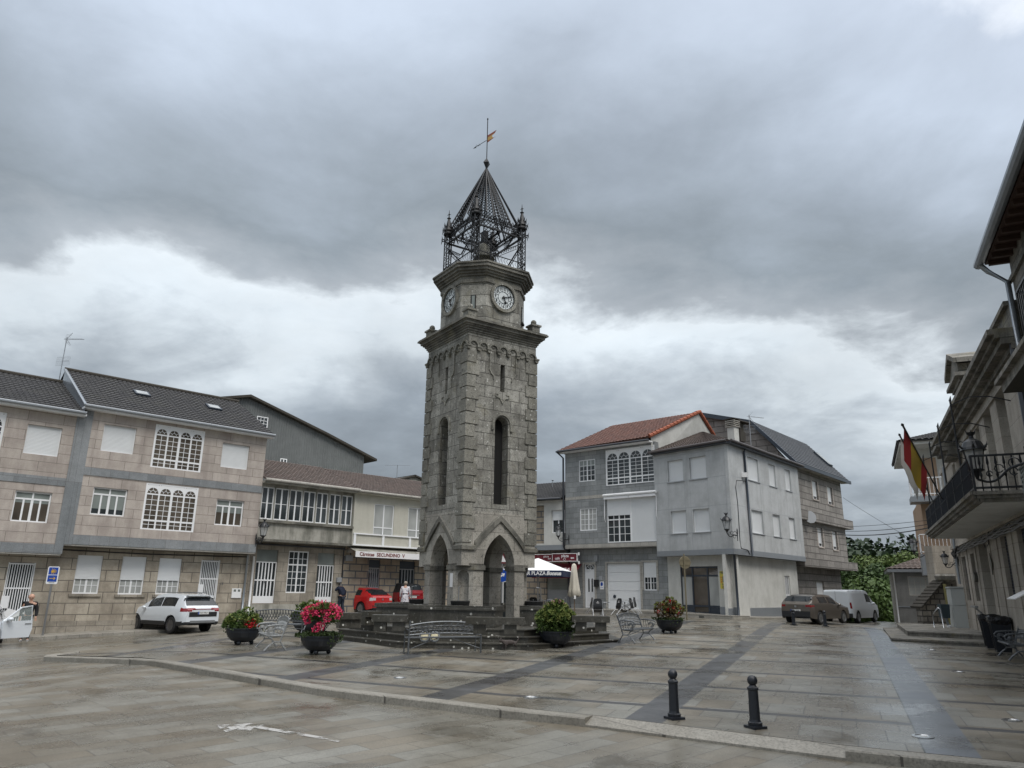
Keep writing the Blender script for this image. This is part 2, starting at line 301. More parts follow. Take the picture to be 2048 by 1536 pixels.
# ================= ground, road, plaza =================
def paving(name, az, bw, bh, ca, cb, wet=.5, bands=False, mcol=(.05, .047, .042), off=.5):
    t = NT(name); o = t.tc.outputs['Object']; a = R_(az)
    x, y, z = t.sep(o)
    p = t.M('SUBTRACT', t.M('MULTIPLY', x, cos(a)), t.M('MULTIPLY', y, sin(a)))     # across
    q = t.M('ADD', t.M('MULTIPLY', x, sin(a)), t.M('MULTIPLY', y, cos(a)))          # along
    v = t.comb(q, p) if not bands else t.comb(p, q)
    col, fac = t.brick(v, bw, bh, .007, off, .2)
    col2, _ = t.brick(t.map(v, loc=(.01, .01, 0)), bw, bh, .0, off)
    nl = t.noise(o, .28, 5, .6); nm = t.noise(o, 2.2, 6, .65); nf = t.noise(o, 55, 3, .8); ns = t.noise(t.map(v, sc=(.9, 1.3, 1)), .8, 5, .6)
    c = t.mix(t.M('ADD', t.M('MULTIPLY', col, .55), t.M('MULTIPLY', nm, .42)), ca, cb)
    wn = t.ramp(t.noise(o, 13, 2, .5), [(.4, 0.), (.6, 1.)])
    hue = t.ramp(t.M('ADD', t.M('MULTIPLY', nl, .65), t.M('MULTIPLY', col, .35)), [(.35, (1.06, 1., .89)), (.6, (.96, 1., 1.0))]); c = t.mix(1., c, hue, 'MULTIPLY')
    c = t.mix(1., c, t.ramp(nf, [(.28, .55), (.5, 1.), (.7, 1.45)]), 'MULTIPLY')
    fd = fac
    if bands:
        def bnd(src, off_, per, wd): return t.M('LESS_THAN', t.M('MODULO', t.M('ADD', src, 400*per-off_), per), wd)
        bl = bnd(p, -3.35, 3.95, .62); bc = bnd(q, .55, 2.6, .22)
        blue = t.M('MULTIPLY', t.M('GREATER_THAN', p, .78), t.M('LESS_THAN', p, 1.40))
        left = t.M('LESS_THAN', p, .5); bl = t.M('MULTIPLY', bl, left)
        c = t.mix(fac, c, (*mcol, 1))
        c = t.mix(bc, c, t.mix(nm, (.030, .030, .031), (.075, .074, .075)))
        c = t.mix(bl, c, t.mix(nm, (.040, .042, .045), (.11, .112, .115)))
        c = t.mix(blue, c, t.mix(nm, (.10, .115, .135), (.165, .18, .20)))
        jl = t.M('MULTIPLY', t.M('GREATER_THAN', p, .765), t.M('LESS_THAN', p, .785)); c = t.mix(jl, c, (.02, .022, .015))
    else:
        c = t.mix(t.M('MULTIPLY', fac, .8), c, (*mcol, 1))
    # wet patches: darker, smoother
    w = t.ramp(t.M('ADD', t.M('MULTIPLY', nl, .55), t.M('MULTIPLY', ns, .45)), [(.40, 0.), (.56, 1.)])
    w = t.M('MULTIPLY', w, wet); c = t.mix(w, c, t.mix(1., c, (.56, .53, .49), 'MULTIPLY'))
    t.lk(c, t.b.inputs['Base Color'])
    pud = t.ramp(t.noise(o, .55, 6, .62, .4), [(.56, 0.), (.63, 1.)]); c2 = t.mix(t.M('MULTIPLY', pud, .5), c, t.mix(1., c, (.6, .58, .55), 'MULTIPLY')); t.lk(c2, t.b.inputs['Base Color']); r = t.M('SUBTRACT', t.M('SUBTRACT', t.M('ADD', .33, t.M('MULTIPLY', nm, .22)), t.M('MULTIPLY', w, .25)), t.M('MULTIPLY', pud, .16)); t.lk(t.M('MAXIMUM', r, .11), t.b.inputs['Roughness'])
    t.b.inputs['Specular IOR Level'].default_value = .5
    t.bump(t.M('SUBTRACT', t.M('ADD', t.M('MULTIPLY', nf, .3), t.M('MULTIPLY', nm, .5)), fd), .16, .012)
    return t.m
m['pave'] = paving('plaza_slabs', 23.6, .58, .867, (.128, .119, .102), (.240, .228, .204), .72, True, off=.35)
m['road'] = paving('road_slabs', 46, 1.15, .40, (.120, .112, .096), (.245, .230, .203), .75)
m['kerb'] = stone('granite_kerb', (.17, .16, .135), (.29, .275, .24), .95, 40, .008, (.07, .065, .055), rough=.55, dirt=.35, dcol=(.10, .09, .07), bump=.3, speck=.45)
m['tact'] = stone('pavement_granite', (.25, .235, .205), (.35, .33, .29), .6, .6, .01, (.08, .08, .07), rough=.45, dirt=.3, bump=.2)
m['earth'] = flat('far_grassland', (.045, .06, .025), .95, var=.4, sc=.4)
def sheet(name, xs, ys, zf, mat, kind='structure'):
    b = MB(); b.grid([[(x, y, zf(x, y)) for x in xs] for y in ys]); o = b.build(name, mat); tag(o, kind=kind); return o
def fr(a, b, st):
    r = []; 
    while a < b-1e-6: r.append(a); a += st
    return r+[b]
far = [-900, -400, -160, -80, -50, -35]; 
sheet('ground', far+fr(-28, 44, 6)+[60, 80, 160, 400, 900], [-60, -20]+fr(-8, 64, 6)+[80, 110, 160, 300, 600, 1200], lambda x, y: (gz(max(-28, min(x, 30)), max(-5, min(y, 80)))-.9) , m['earth'])
sheet('road', fr(-30, 34, 1), fr(-6, 80, 1), lambda x, y: gz(x, y)+rdz(x, y), m['road'])
KA = ong(92, 1313); KB = ong(1170, 1436); KC = ong(1690, 1500); KD = ong(2300, 1560)
KM = ong(640, 1377)
def lerp(a, b, t): return a+(b-a)*t
front = []
for a, b, n in ((KA, KM, 10), (KM, KB, 10), (KB, KC, 8), (KC, KD, 6)):
    for i in range(n): front.append(lerp(a, b, i/n))
front.append(KD)
KX = []
for i, p in enumerate(front):
    a = front[max(0, i-1)]; b_ = front[min(len(front)-1, i+1)]; d = Vector((b_.x-a.x, b_.y-a.y)).normalized(); KX.append(Vector((-d.y, d.x)))
# plaza surface: rows run from the kerb backwards
bk = []
nb = 40
def plaza_sheet():
    b = MB(); rows = []
    L0 = Vector((sin(R_(50)), cos(R_(50))))
    for j in range(nb+1):
        t = j/nb; row = []
        for i, p in enumerate(front):
            s = i/(len(front)-1); base = Vector((p.x, p.y))+KX[i]*.30
            end = Vector((KA.x, KA.y))+L0*14.5 if i == 0 else None
            # far edge: straight line behind everything
            e0 = Vector((KA.x, KA.y))+Vector((sin(R_(47)), cos(R_(47))))*17.; e1 = Vector((30, 42.)); e = e0.lerp(e1, s)
            q = base.lerp(e, t); row.append((q.x, q.y, gz(q.x, q.y)))
        rows.append(row)
    b.grid(rows)
    # small riser on the left edge and far edge
    for edge in ([r[0] for r in rows], rows[-1]):
        b.grid([edge, [(x, y, z-.2) for x, y, z in edge]])
    o = b.build('plaza', m['pave']); tag(o, kind='structure')
plaza_sheet()
def kerb(i0, i1, h, slope=0., name='kerb'):
    b = MB(); rows = []
    for i in range(i0, i1+1):
        p = front[i]; n = KX[i]; g = lambda k: (p.x+n.x*k, p.y+n.y*k)
        z = gz(p.x, p.y); top = z+.004
        pr = [(0, ROAD-.05), (0, (ROAD+.03) if slope else -.02), (.015, (ROAD+.04) if slope else 0.), (.30, 0.), (.34, -.02)]
        rows.append([(*g(k), z+zz+.004) for k, zz in pr])
    b.grid(rows)
    for r in (rows[0], rows[-1]): b.face(r[:4]+[(r[3][0], r[3][1], r[0][2])])
    o = b.build(name, m['kerb'], fixn=False); tag(o, kind='structure'); return o
iB = 20; iC = 28
kerb(0, iB, .13); kerb(iB, iC, .03, 1.); kerb(iC, len(front)-1, .13)
# rounded left end of the kerb
b = MB(); rows = []
for k in range(9):
    a = R_(47)*k/8; d0 = Vector((front[1].x-front[0].x, front[1].y-front[0].y)).normalized(); n0 = KX[0]
    ang = math.atan2(-d0.y, -d0.x)-k/8*R_(120); c0 = Vector((KA.x, KA.y))+n0*.9
    p = c0+Vector((cos(math.atan2(-n0.y, -n0.x)-R_(115)*k/8), sin(math.atan2(-n0.y, -n0.x)-R_(115)*k/8)))*.9
    p2 = c0+(p-c0)*(.6/.9); z = gz(p.x, p.y)
    rows.append([(p.x, p.y, z+ROAD-.05), (p.x, p.y, z-.015), (p.x+(c0.x-p.x)*.03, p.y+(c0.y-p.y)*.03, z+.005), (p2.x, p2.y, z+.005), (c0.x, c0.y, z+.004)])
b.grid(rows); tag(b.build('kerb', m['kerb']), kind='structure')
# raised pavements along the houses
def strip(name, pts, w, dz, mat, seg=10):
    b = MB(); rows = []
    P = []
    for a, c in zip(pts, pts[1:]):
        for i in range(seg): P.append(Vector(a).lerp(Vector(c), i/seg))
    P.append(Vector(pts[-1]))
    for i, p in enumerate(P):
        a = P[max(0, i-1)]; c = P[min(len(P)-1, i+1)]; d = (c-a).normalized(); n = Vector((-d.y, d.x))
        q = p+n*w; z = gz(p.x, p.y)+dz
        rows.append([(p.x, p.y, z-.5), (p.x, p.y, z-.01), (p.x+n.x*.01, p.y+n.y*.01, z), (q.x, q.y, z)])
    b.grid(rows); e0 = rows[0]; b.face([e0[0], e0[1], e0[3], (e0[3][0], e0[3][1], e0[0][2])])
    o = b.build(name, mat); tag(o, kind='structure'); return o
# painted, worn white arrow on the road
t = NT('worn_white_paint'); o_ = t.tc.outputs['Object']; n_ = t.noise(o_, 5, 5, .7)
al = t.ramp(n_, [(.44, 0.), (.52, 1.)]); t.lk((.36, .355, .34, 1), t.b.inputs['Base Color']); t.lk(al, t.b.inputs['Alpha']); t.b.inputs['Roughness'].default_value = .5; m['paint'] = t.m
def marking():
    b = MB()
    def poly(ps):
        b.face([tuple(ong(x, y, ROAD+.005)) for x, y in ps])
    poly([(505, 1455), (520, 1452), (684, 1480), (676, 1484), (640, 1477)]); 
    poly([(432, 1449), (466, 1449), (512, 1453), (500, 1461), (470, 1459), (452, 1464), (440, 1457)]); poly([(466, 1449), (500, 1446), (530, 1450), (512, 1453)])
    o = b.build('road_arrow_marking', m['paint']); tag(o, kind='structure')
marking()
# ================= building helpers =================
def building(name, label, cat, pl, zb=0., group=None):
    return thing(name, label, cat, (pl.o.x, pl.o.y, 0), pl.rz, group)
def slats(b, u0, u1, z0, z1, v, st=.055):
    n = max(2, int((z1-z0)/st)); rows = []
    for i in range(n+1):
        z = z0+(z1-z0)*i/n; rows.append([(u0, v, z), (u1, v, z)]); 
        if i < n: rows.append([(u0, v-.012, z+(z1-z0)/n*.8), (u1, v-.012, z+(z1-z0)/n*.8)])
    b.grid(rows)
def win(par, r, v=.12, kind='casement', nu=4, blind=0., mat='white', gl='glass', sill=False, fw=.06, grid=(2, 3), sh=.0, mid=None):
    u0, u1, z0, z1 = r; fr_ = MB(); w = u1-u0; h = z1-z0
    if kind == 'shutter':
        fr_.box(u0, u0+.04, v-.03, v+.02, z0, z1); fr_.box(u1-.04, u1, v-.03, v+.02, z0, z1); fr_.box(u0+.04, u1-.04, v-.03, v+.02, z0, z0+.04)
        o = fr_.build('window', m[mat], par); s = MB(); slats(s, u0+.04, u1-.04, z0+.04, z1, v); s.build('roller_shutter', m['shutter'], o)
        if sill: q = MB(); q.box(u0-.08, u1+.08, -.06, v-.03, z0-.06, z0-.001); q.build('sill', m['lightstone'], o)
        return o
    a, c = v-.03, v+.03; zt = z1
    fr_.box(u0, u0+fw, a, c, z0, z1); fr_.box(u1-fw, u1, a, c, z0, z1); fr_.box(u0+fw, u1-fw, a, c, z0, z0+fw); fr_.box(u0+fw, u1-fw, a, c, z1-fw, z1)
    iu0, iu1, iz0, iz1 = u0+fw, u1-fw, z0+fw, z1-fw
    if kind == 'casement':     # transom strip over nu sashes
        tr = iz1-h*.2; fr_.box(iu0, iu1, a+.006, c-.006, tr-.035, tr+.035); fr_.box((iu0+iu1)/2-.03, (iu0+iu1)/2+.03, a+.012, c-.01, tr, iz1)
        for k in range(1, nu): x = iu0+(iu1-iu0)*k/nu; t_ = .05 if k*2 == nu else .035; fr_.box(x-t_, x+t_, a+.012, c-.01, iz0, tr-.03)
    elif kind == 'grid':
        for k in range(1, grid[0]): x = iu0+(iu1-iu0)*k/grid[0]; t_ = .04 if k*2 == grid[0] else .014; fr_.box(x-t_, x+t_, a+.012, c-.012, iz0, iz1)
        for k in range(1, grid[1]): z = iz0+(iz1-iz0)*k/grid[1]; fr_.box(iu0, iu1, a+.016, c-.016, z-.014, z+.014)
        if mid: z = iz0+(iz1-iz0)*mid; fr_.box(iu0, iu1, a+.008, c-.008, z-.035, z+.035)
    elif kind == 'gallery':    # nu arched bays, small panes
        bw = (iu1-iu0)/nu; za = iz1-bw*.62; zl = iz0+h*.17
        for k in range(nu+1):
            x = iu0+bw*k; t_ = .055 if k*2 == nu else .035; fr_.box(x-t_, x+t_, a+.006, c, iz0, iz1)
        fr_.box(iu0, iu1, a+.01, c-.004, za-.11, za-.05); fr_.box(iu0, iu1, a+.01, c-.004, zl-.04, zl+.04)
        for k in range(nu):
            xa = iu0+bw*k+.035; xb = xa+bw-.07; xc = (xa+xb)/2; rr = (xb-xa)/2-.015; n = 14
            ring = [(xc+rr*cos(PI*i/n), za-.02+rr*sin(PI*i/n)) for i in range(n+1)]
            top = [(xb if i < n*.25 else (xa if i > n*.75 else xc+(xb-xc)*cos(PI*i/n)/max(abs(cos(PI*.25)), .01)*1.0), min(iz1, za-.02+ (iz1-za+.02)*(1 if n*.25 <= i <= n*.75 else sin(PI*i/n)/sin(PI*.25)))) for i in range(n+1)]
            fr_.grid([[(x, a+.012, z) for x, z in ring], [(max(xa, min(xb, x)), a+.012, z) for x, z in top]])
            fr_.grid([[(x, a+.012, z) for x, z in ring], [(x, c-.01, z) for x, z in ring]])
            fr_.tube([(xc+rr*.45*cos(PI*i/8), a+.022, za-.02+rr*.45*sin(PI*i/8)) for i in range(9)], .012, 4)
            for an in (30, 90, 150): fr_.tube([(xc+rr*.45*cos(R_(an)), a+.022, za-.02+rr*.45*sin(R_(an))), (xc+rr*cos(R_(an)), a+.022, za-.02+rr*sin(R_(an)))], .012, 4)
            fr_.box((xa+xb)/2-.011, (xa+xb)/2+.011, a+.016, c-.012, iz0, za-.1)
            nz = 5
            for q in range(1, nz): z = zl+(za-.1-zl)*q/nz; fr_.box(xa, xb, a+.018, c-.014, z-.011, z+.011)
            z = (iz0+zl)/2; fr_.box(xa, xb, a+.018, c-.014, z-.011, z+.011)
    elif kind == 'two':
        fr_.box((iu0+iu1)/2-.04, (iu0+iu1)/2+.04, a+.008, c-.008, iz0, iz1)
        if mid: z = iz0+(iz1-iz0)*mid; fr_.box(iu0, iu1, a+.012, c-.012, z-.03, z+.03)
    o = fr_.build('window', m[mat], par)
    g = MB(); g.box(iu0, iu1, v+.001, v+.02, iz0, iz1); g.build('pane', m[gl], o)
    if blind: q = MB(); zb = iz1-(iz1-iz0)*blind; q.box(iu0+.01, iu1-.01, v-.004, v+.0005, zb, iz1-.01); q.build('blind', m['blind'], o)
    if sh: q = MB(); slats(q, u0+.03, u1-.03, z1-h*sh, z1, v-.045); q.box(u0+.03, u1-.03, v-.06, v-.035, z1-h*sh-.03, z1-h*sh); q.build('roller_shutter', m['shutter'], o)
    if sill: q = MB(); q.box(u0-.1, u1+.1, -.07, v-.031, z0-.07, z0-.001); q.build('sill', m['lightstone'], o)
    return o
def bardoor(par, r, v=.15, nb=8, mat='white', panel=.17, kind='door', mb=None):
    u0, u1, z0, z1 = r; d = MB(); h = z1-z0; a, c = v-.03, v+.03
    d.box(u0, u0+.05, a, c, z0, z1); d.box(u1-.05, u1, a, c, z0, z1); d.box(u0+.05, u1-.05, a, c, z0, z0+h*panel); d.box(u0+.05, u1-.05, a, c, z1-.05, z1)
    zm = z0+h*(mb or .55); d.box(u0+.05, u1-.05, a-.005, c, zm-.035, zm+.035)
    w = (u1-u0-.1)
    for k in range(1, nb): x = u0+.05+w*k/nb; t_ = w/nb*.17; d.box(x-t_, x+t_, a+.004, c-.01, z0+h*panel, z1-.05)
    o = d.build('door', m[mat], par); g = MB(); g.box(u0+.05, u1-.05, v+.002, v+.02, z0+h*panel, z1-.05); g.build('pane', m['glass'], o)
    hd = MB(); hd.box((u0+u1)/2-.02, (u0+u1)/2+.02, a-.05, a-.005, zm-.15, zm-.03); hd.build('handle', m['alu'], o); return o
def tiles(name, A, B, Cc, D, par, mat, pw=.22, ph=.34, amp=.028, step=.03):
    # A,B eave left/right; D,Cc ridge left/right
    A, B, Cc, D = map(Vector, (A, B, Cc, D)); wl = max((B-A).length, (Cc-D).length); hl = ((D-A).length+(Cc-B).length)/2
    n = (B-A).cross(D-A)
    if n.length < 1e-6: n = (Cc-B).cross(D-A)
    n.normalize()
    if n.z < 0: n = -n
    nr = max(2, round(hl/ph)); nc = max(4, round(wl/pw)); q = 4; b = MB(); rows = []
    for j in range(nr):
        for e in (0, 1):
            t = (j+e)/nr if not e else (j+.985)/nr; L = A.lerp(D, t); Rr = B.lerp(Cc, t); row = []
            for i in range(nc*q+1):
                s = i/(nc*q); k = i % q; hh = (0, .75, 1, .75)[k]*amp
                row.append(L.lerp(Rr, s)+n*(hh+(step if not e else 0)))
            rows.append(row)
    b.grid(rows); g = len(b.v)
    for a_, c_ in ((A, B), (B, Cc), (Cc, D), (D, A)):   # closing skirt below
        b.face([a_-n*.06, c_-n*.06, c_+n*.01, a_+n*.01])
    b.face([A-n*.06, D-n*.06, Cc-n*.06, B-n*.06])
    return b.build(name, m[mat], par, smooth=False)
def text(s, par, loc, size, mat, rot=(PI/2, 0, 0), ext=.004, name='lettering', align='CENTER', sx=1., bold=0., shear=0.):
    cu = bpy.data.curves.new(name, 'FONT'); cu.body = s; cu.size = size; cu.extrude = ext; cu.align_x = align; cu.align_y = 'CENTER'; cu.offset = bold; cu.shear = shear; cu.resolution_u = 2
    o = bpy.data.objects.new(name, cu); C.objects.link(o); me = bpy.data.meshes.new_from_object(o.evaluated_get(bpy.context.evaluated_depsgraph_get())); bpy.data.objects.remove(o)
    me.materials.clear(); me.materials.append(m[mat] if isinstance(mat, str) else mat); o = bpy.data.objects.new(name, me); C.objects.link(o); o.parent = par; o.location = loc; o.rotation_euler = rot; o.scale = (sx, 1, 1); return o
def gutter(par, u0, u1, z, v, mat='gutter', r=.07):
    b = MB(); b.tube([(u0, v, z), (u1, v, z)], r, 8); return b.build('gutter', m[mat], par)
def pipe(par, pts, r=.05, mat='gutter', name='downpipe'):
    b = MB(); b.tube(pts, r, 8); return b.build(name, m[mat], par, smooth=True)

# ================= left row of houses =================
LP = Plane((-20, 31), (sin(R_(46)), cos(R_(46))))
GL = .75   # ground floor set back
uAB = LP.u(*c4(500, 1000))           # middle of the grey strip
uB1 = LP.u(*c4(1745, 1100)); uC1 = LP.u(*c6(893, 880))+.02; uD1 = 24.6
# --- pink block with the lower eave (left) ---
A = building('apartment_building', 'pink granite apartment house with lower dark roof, cut by the left photo edge', 'building', LP)
zA0 = LP.z(*c5(240, 240)); zA1 = LP.z(*c4(290, 540)); zB0 = LP.z(*c5(1180, 207)); zB1 = LP.z(*c4(1195, 628))
gA = gz(-21, 31)-.3
hA1 = LP.rect(c4, 168, 405, 640, 836); hA2 = LP.rect(c4, 85, 335, 1078, 1284)
hA0 = (LP.u(*c4(22, 700))-3.1, LP.u(*c4(22, 700)), hA1[2]-.35, hA1[3]+.35)
b = MB(); b.wall(-8, uAB-.004, zA0, zA1, [hA1, hA2, hA0]); b.box(-8, uAB-.004, .181, 9, zA0, zA1); b.build('wall', m['pink'], A)
b = MB(); b.box(-8, uAB-.34, -.03, .05, zA0, zA0+.38); b.box(-8, uAB-.34, -.03, .05, LP.z(*c4(250, 1000))-.17, LP.z(*c4(250, 1000))+.17); b.box(uAB-.33, uAB-.0045, -.032, .05, zA0, zA1+.05); b.build('stone_band', m['band'], A)
win(A, hA1, kind='shutter'); win(A, hA2, kind='casement', blind=.36, gl='brownbl'); win(A, hA0, kind='gallery', v=.1)
dA = LP.rect(c5, 25, 220, 310, 830, GL); dA = (dA[0]-.05, dA[1], gz(-20, 31)-.15, dA[3])
b = MB(); b.wall(-8, uAB-.004, gA-1, zA0, [dA], v=GL); b.box(-8, uAB-.004, GL+.181, 9, gA-1, zA0-.01); b.build('ground_floor_wall', m['ashlar'], A)
b = MB(); b.box(-8, uAB-.04, -.005, GL-.005, zA0-.06, zA0-.005); b.build('soffit', m['lightstone'], A)
def gate(par, r, v):
    u0, u1, z0, z1 = r; d = MB(); n = 11; w = u1-u0
    d.box(u0, u0+.05, v-.06, v, z0, z1); d.box(u1-.05, u1, v-.06, v, z0, z1); h = z1-z0
    for z in (z0+.03, z0+h*.66, z1-.05): d.box(u0+.05, u1-.05, v-.055, v-.01, z-.03, z+.03)
    for k in range(1, n): x = u0+w*k/n; d.box(x-.016, x+.016, v-.045, v-.015, z0, z1-.02)
    d.prof([(u0+.08, z0+h*.30), (u0+.28, z0+h*.24), (u1-.06, z0+h*.335), (u0+.28, z0+h*.40)], v-.09, v-.06)
    o = d.build('gate_door', m['white'], par); g = MB(); g.box(u0, u1, v+.03, v+.06, z0, z1); g.build('pane', m['glass'], o)
    q = MB(); q.box(u0-.02, u0+.24, v-.14, v-.06, z0+h*.40, z0+h*.56); q.build('letter_box', m['white'], o)
gate(A, dA, GL+.1)
V5 = 4.6
zrA = LP.z(60, 755, V5); tiles('roof', (-8.2, -.42, zA1+.10), (uAB-.06, -.42, zA1+.10), (uAB-.06, V5, zrA), (-8.2, V5, zrA), A, 'slate_t')
b = MB(); b.prof([(0, 0)]*3, 0, 0) if False else None; b.box(-8.2, uAB-.06, -.40, .0, zA1-.03, zA1+.07); b.build('eave_board', m['white'], A); gutter(A, -8.2, uAB-.1, zA1+.10, -.46)
tiles('roof', (uAB-.06, 9.4, zA1), (-8.2, 9.4, zA1), (-8.2, V5, zrA-.01), (uAB-.06, V5, zrA-.01), A, 'slate_t')
# --- pink block with the higher eave ---
Bd = building('apartment_building', 'pink granite clad apartment house with two skylights and arched glazed galleries, behind the white SUV', 'building', LP)
hB = [LP.rect(c4, 683, 905, 640, 820), LP.rect(c4, 1020, 1358, 650, 935), LP.rect(c4, 1480, 1662, 762, 925),
      LP.rect(c4, 612, 845, 1055, 1240), LP.rect(c4, 955, 1312, 1035, 1342), LP.rect(c4, 1440, 1625, 1135, 1308)]
b = MB(); b.wall(uAB, uB1, zB0, zB1, hB); b.box(uAB, uB1, .181, 9, zB0, zB1)
zg = LP.z(400, 775, 5); b.prof([(uB1-.18, zB1)]*3, 0, 0) if False else None
b.build('wall', m['pink'], Bd)
def gable(par, u0, u1, pts, mat, name='gable_wall'):   # polygon in (v,z) extruded over u
    b = MB(); a = [b.pt((u0, p[0], p[1])) for p in pts]; c = [b.pt((u1, p[0], p[1])) for p in pts]; n = len(pts)
    b.f.append(a[::-1]); b.f.append(c)
    for i in range(n): j = (i+1) % n; b.f.append([a[i], a[j], c[j], c[i]])
    return b.build(name, m[mat], par)
zrB = LP.z(300, 772, V5)
for uu in (uAB+.01, uB1-.2): gable(Bd, uu, uu+.18, [(.02, zB1), (8.9, zB1), (V5, zrB-.12)], 'pink')
for uu in (uAB-.3,): gable(A, uu, uu+.2, [(.02, zA1), (8.9, zA1), (V5, zrA-.12)], 'pink')
b = MB(); b.box(uAB+.3, uB1+.01, -.03, .05, zB0, zB0+.40); zz = LP.z(*c4(1150, 1003)); b.box(uAB+.3, uB1+.01, -.03, .05, zz-.17, zz+.17); b.box(uAB, uAB+.295, -.032, .05, zB0-.02, zB1); b.build('stone_band', m['band'], Bd)
win(Bd, hB[0], kind='shutter'); win(Bd, hB[2], kind='shutter'); win(Bd, hB[1], kind='gallery', v=.04, gl='brownbl'); win(Bd, hB[4], kind='gallery', v=.04, gl='brownbl')
win(Bd, hB[3], kind='casement', blind=.8, gl='glass'); win(Bd, hB[5], kind='casement', blind=.5, gl='brownbl')
gB = -1.2
hG = [LP.rect(c5, 548, 738, 258, 540, GL), LP.rect(c5, 880, 1058, 268, 545, GL), LP.rect(c5, 1152, 1318, 280, 545, GL)]; dB = LP.rect(c5, 1450, 1590, 292, 702, GL)
b = MB(); b.wall(uAB, uB1+.1, gB, zB0, hG+[dB], v=GL); b.box(uAB, uB1+.1, GL+.181, 9, gB, zB0-.01); b.build('ground_floor_wall', m['ashlar'], Bd)
b = MB(); b.box(uAB+.01, uB1, -.005, GL-.005, zB0-.06, zB0-.005); b.build('soffit', m['lightstone'], Bd)
for r in hG:
    o = win(Bd, r, v=GL+.1, kind='grid', grid=(4, 5), sh=.60, gl='curtain')
    q = MB(); q.box(r[0]-.12, r[1]+.12, GL-.08, GL+.06, r[2]-.11, r[2]-.002); q.build('sill', m['ashlar3'], o)
gate(Bd, dB, GL+.1)
b = MB(); b.box(uAB, uB1+.1, GL-.03, GL-.002, gB, LP.z(*c5(900, 715), GL)-.1); b.build('plinth', m['ashlar3'], Bd)
r = LP.rect(c5, 1693, 1762, 500, 570, GL); b = MB(); b.box(r[0], r[1], GL-.05, GL, r[2], r[3]); o = b.build('meter_cupboard', m['white'], Bd)
b = MB(); w_ = r[1]-r[0]
for k in (.28, .72): b.box(r[0]+w_*k-.06, r[0]+w_*k+.06, GL-.056, GL-.05, r[3]-.16, r[3]-.05)
b.build('meter_window', m['blind'], o)
u_, z_ = LP.uz(*c5(1622, 467), GL); text('15', Bd, (u_, GL-.004, z_), .17, 'dkframe', name='house_number')
b = MB(); b.box(uAB-.2, uB1+.22, -.40, .0, zB1-.03, zB1+.07); b.build('eave_board', m['white'], Bd); gutter(Bd, uAB-.2, uB1+.22, zB1+.1, -.46)
tiles('roof', (uAB-.16, -.42, zB1+.10), (uB1+.22, -.42, zB1+.10), (uB1+.22, V5, zrB), (uAB-.16, V5, zrB), Bd, 'slate_t')
tiles('roof', (uB1+.22, 9.4, zB1), (uAB-.16, 9.4, zB1), (uAB-.16, V5, zrB-.01), (uB1+.22, V5, zrB-.01), Bd, 'slate_t')
# lead flashing and verge where the roofs step
b = MB(); k0 = Vector((uAB-.17, -.42, zB1+.02)); k1 = Vector((uAB-.17, V5, zrB-.08)); b.face([k0, k1, k1-Vector((.03, 0, zrB-zrA)), k0-Vector((.03, 0, zB1-zA1))]); 
b.face([k1-Vector((.03, 0, zrB-zrA-.06)), k0-Vector((.03, 0, zB1-zA1-.06)), k0-Vector((.28, 0, zB1-zA1-.10)), k1-Vector((.28, 0, zrB-zrA-.10))]); b.tube([k0+Vector((0, 0, .08)), k1+Vector((0, 0, .12))], .07, 6); b.build('roof_flashing', m['zinc'], Bd)
b = MB(); b.tube([(uAB-.2, V5, zrB+.05), (uB1+.22, V5, zrB+.05)], .10, 8); b.build('ridge_tiles', m['edge'], Bd)
b = MB(); b.tube([(-8.2, V5, zrA+.05), (uAB-.2, V5, zrA+.05)], .10, 8); b.build('ridge_tiles', m['edge'], A)
nB = Vector((0, -(zrB-zB1-.1), V5+.42)).normalized()
for (cx, cy) in ((945, 432), (1425, 524)):
    u_, _ = LP.uz(*c4(cx, cy), 1.8); 
    # meet roof plane along the ray
    best = None
    for k in range(200):
        v = k*.025; uu, zz = LP.uz(*c4(cx, cy), v); zr = zB1+.1+(zrB-zB1-.1)*(v+.42)/(V5+.42)
        if best is None or abs(zz-zr) < best[0]: best = (abs(zz-zr), uu, v, zr)
    _, uu, v, zr = best; sl = Vector((0, V5+.42, zrB-zB1-.1)).normalized(); T = Matrix(((1, 0, 0, uu), (0, sl.y, nB.y, v), (0, sl.z, nB.z, zr), (0, 0, 0, 1)))
    b = MB(); b.T = T; b.box(-.36, .36, -.34, .34, 0, .12); o = b.build('skylight', m['dkframe'], Bd); b = MB(); b.T = T; b.box(-.28, .28, -.26, .26, .121, .13); b.build('pane', m['curtain'], o)
pipe(Bd, [(uB1-.06, GL-.1, zB0-.1), (uB1-.06, GL-.1, gB+1)], .055, 'zinc'); pipe(Bd, [(uB1+.28, GL-.1, zB0-.15), (uB1+.28, GL-.1, gB+1)], .055, 'white')
b = MB(); b.tube([(uAB+.1, GL-.12, zB0-.22), (uB1*.5, GL-.1, zB0-.26), (uB1, GL-.1, zB0-.2)], .03, 5); b.build('cable', m['black'], Bd)
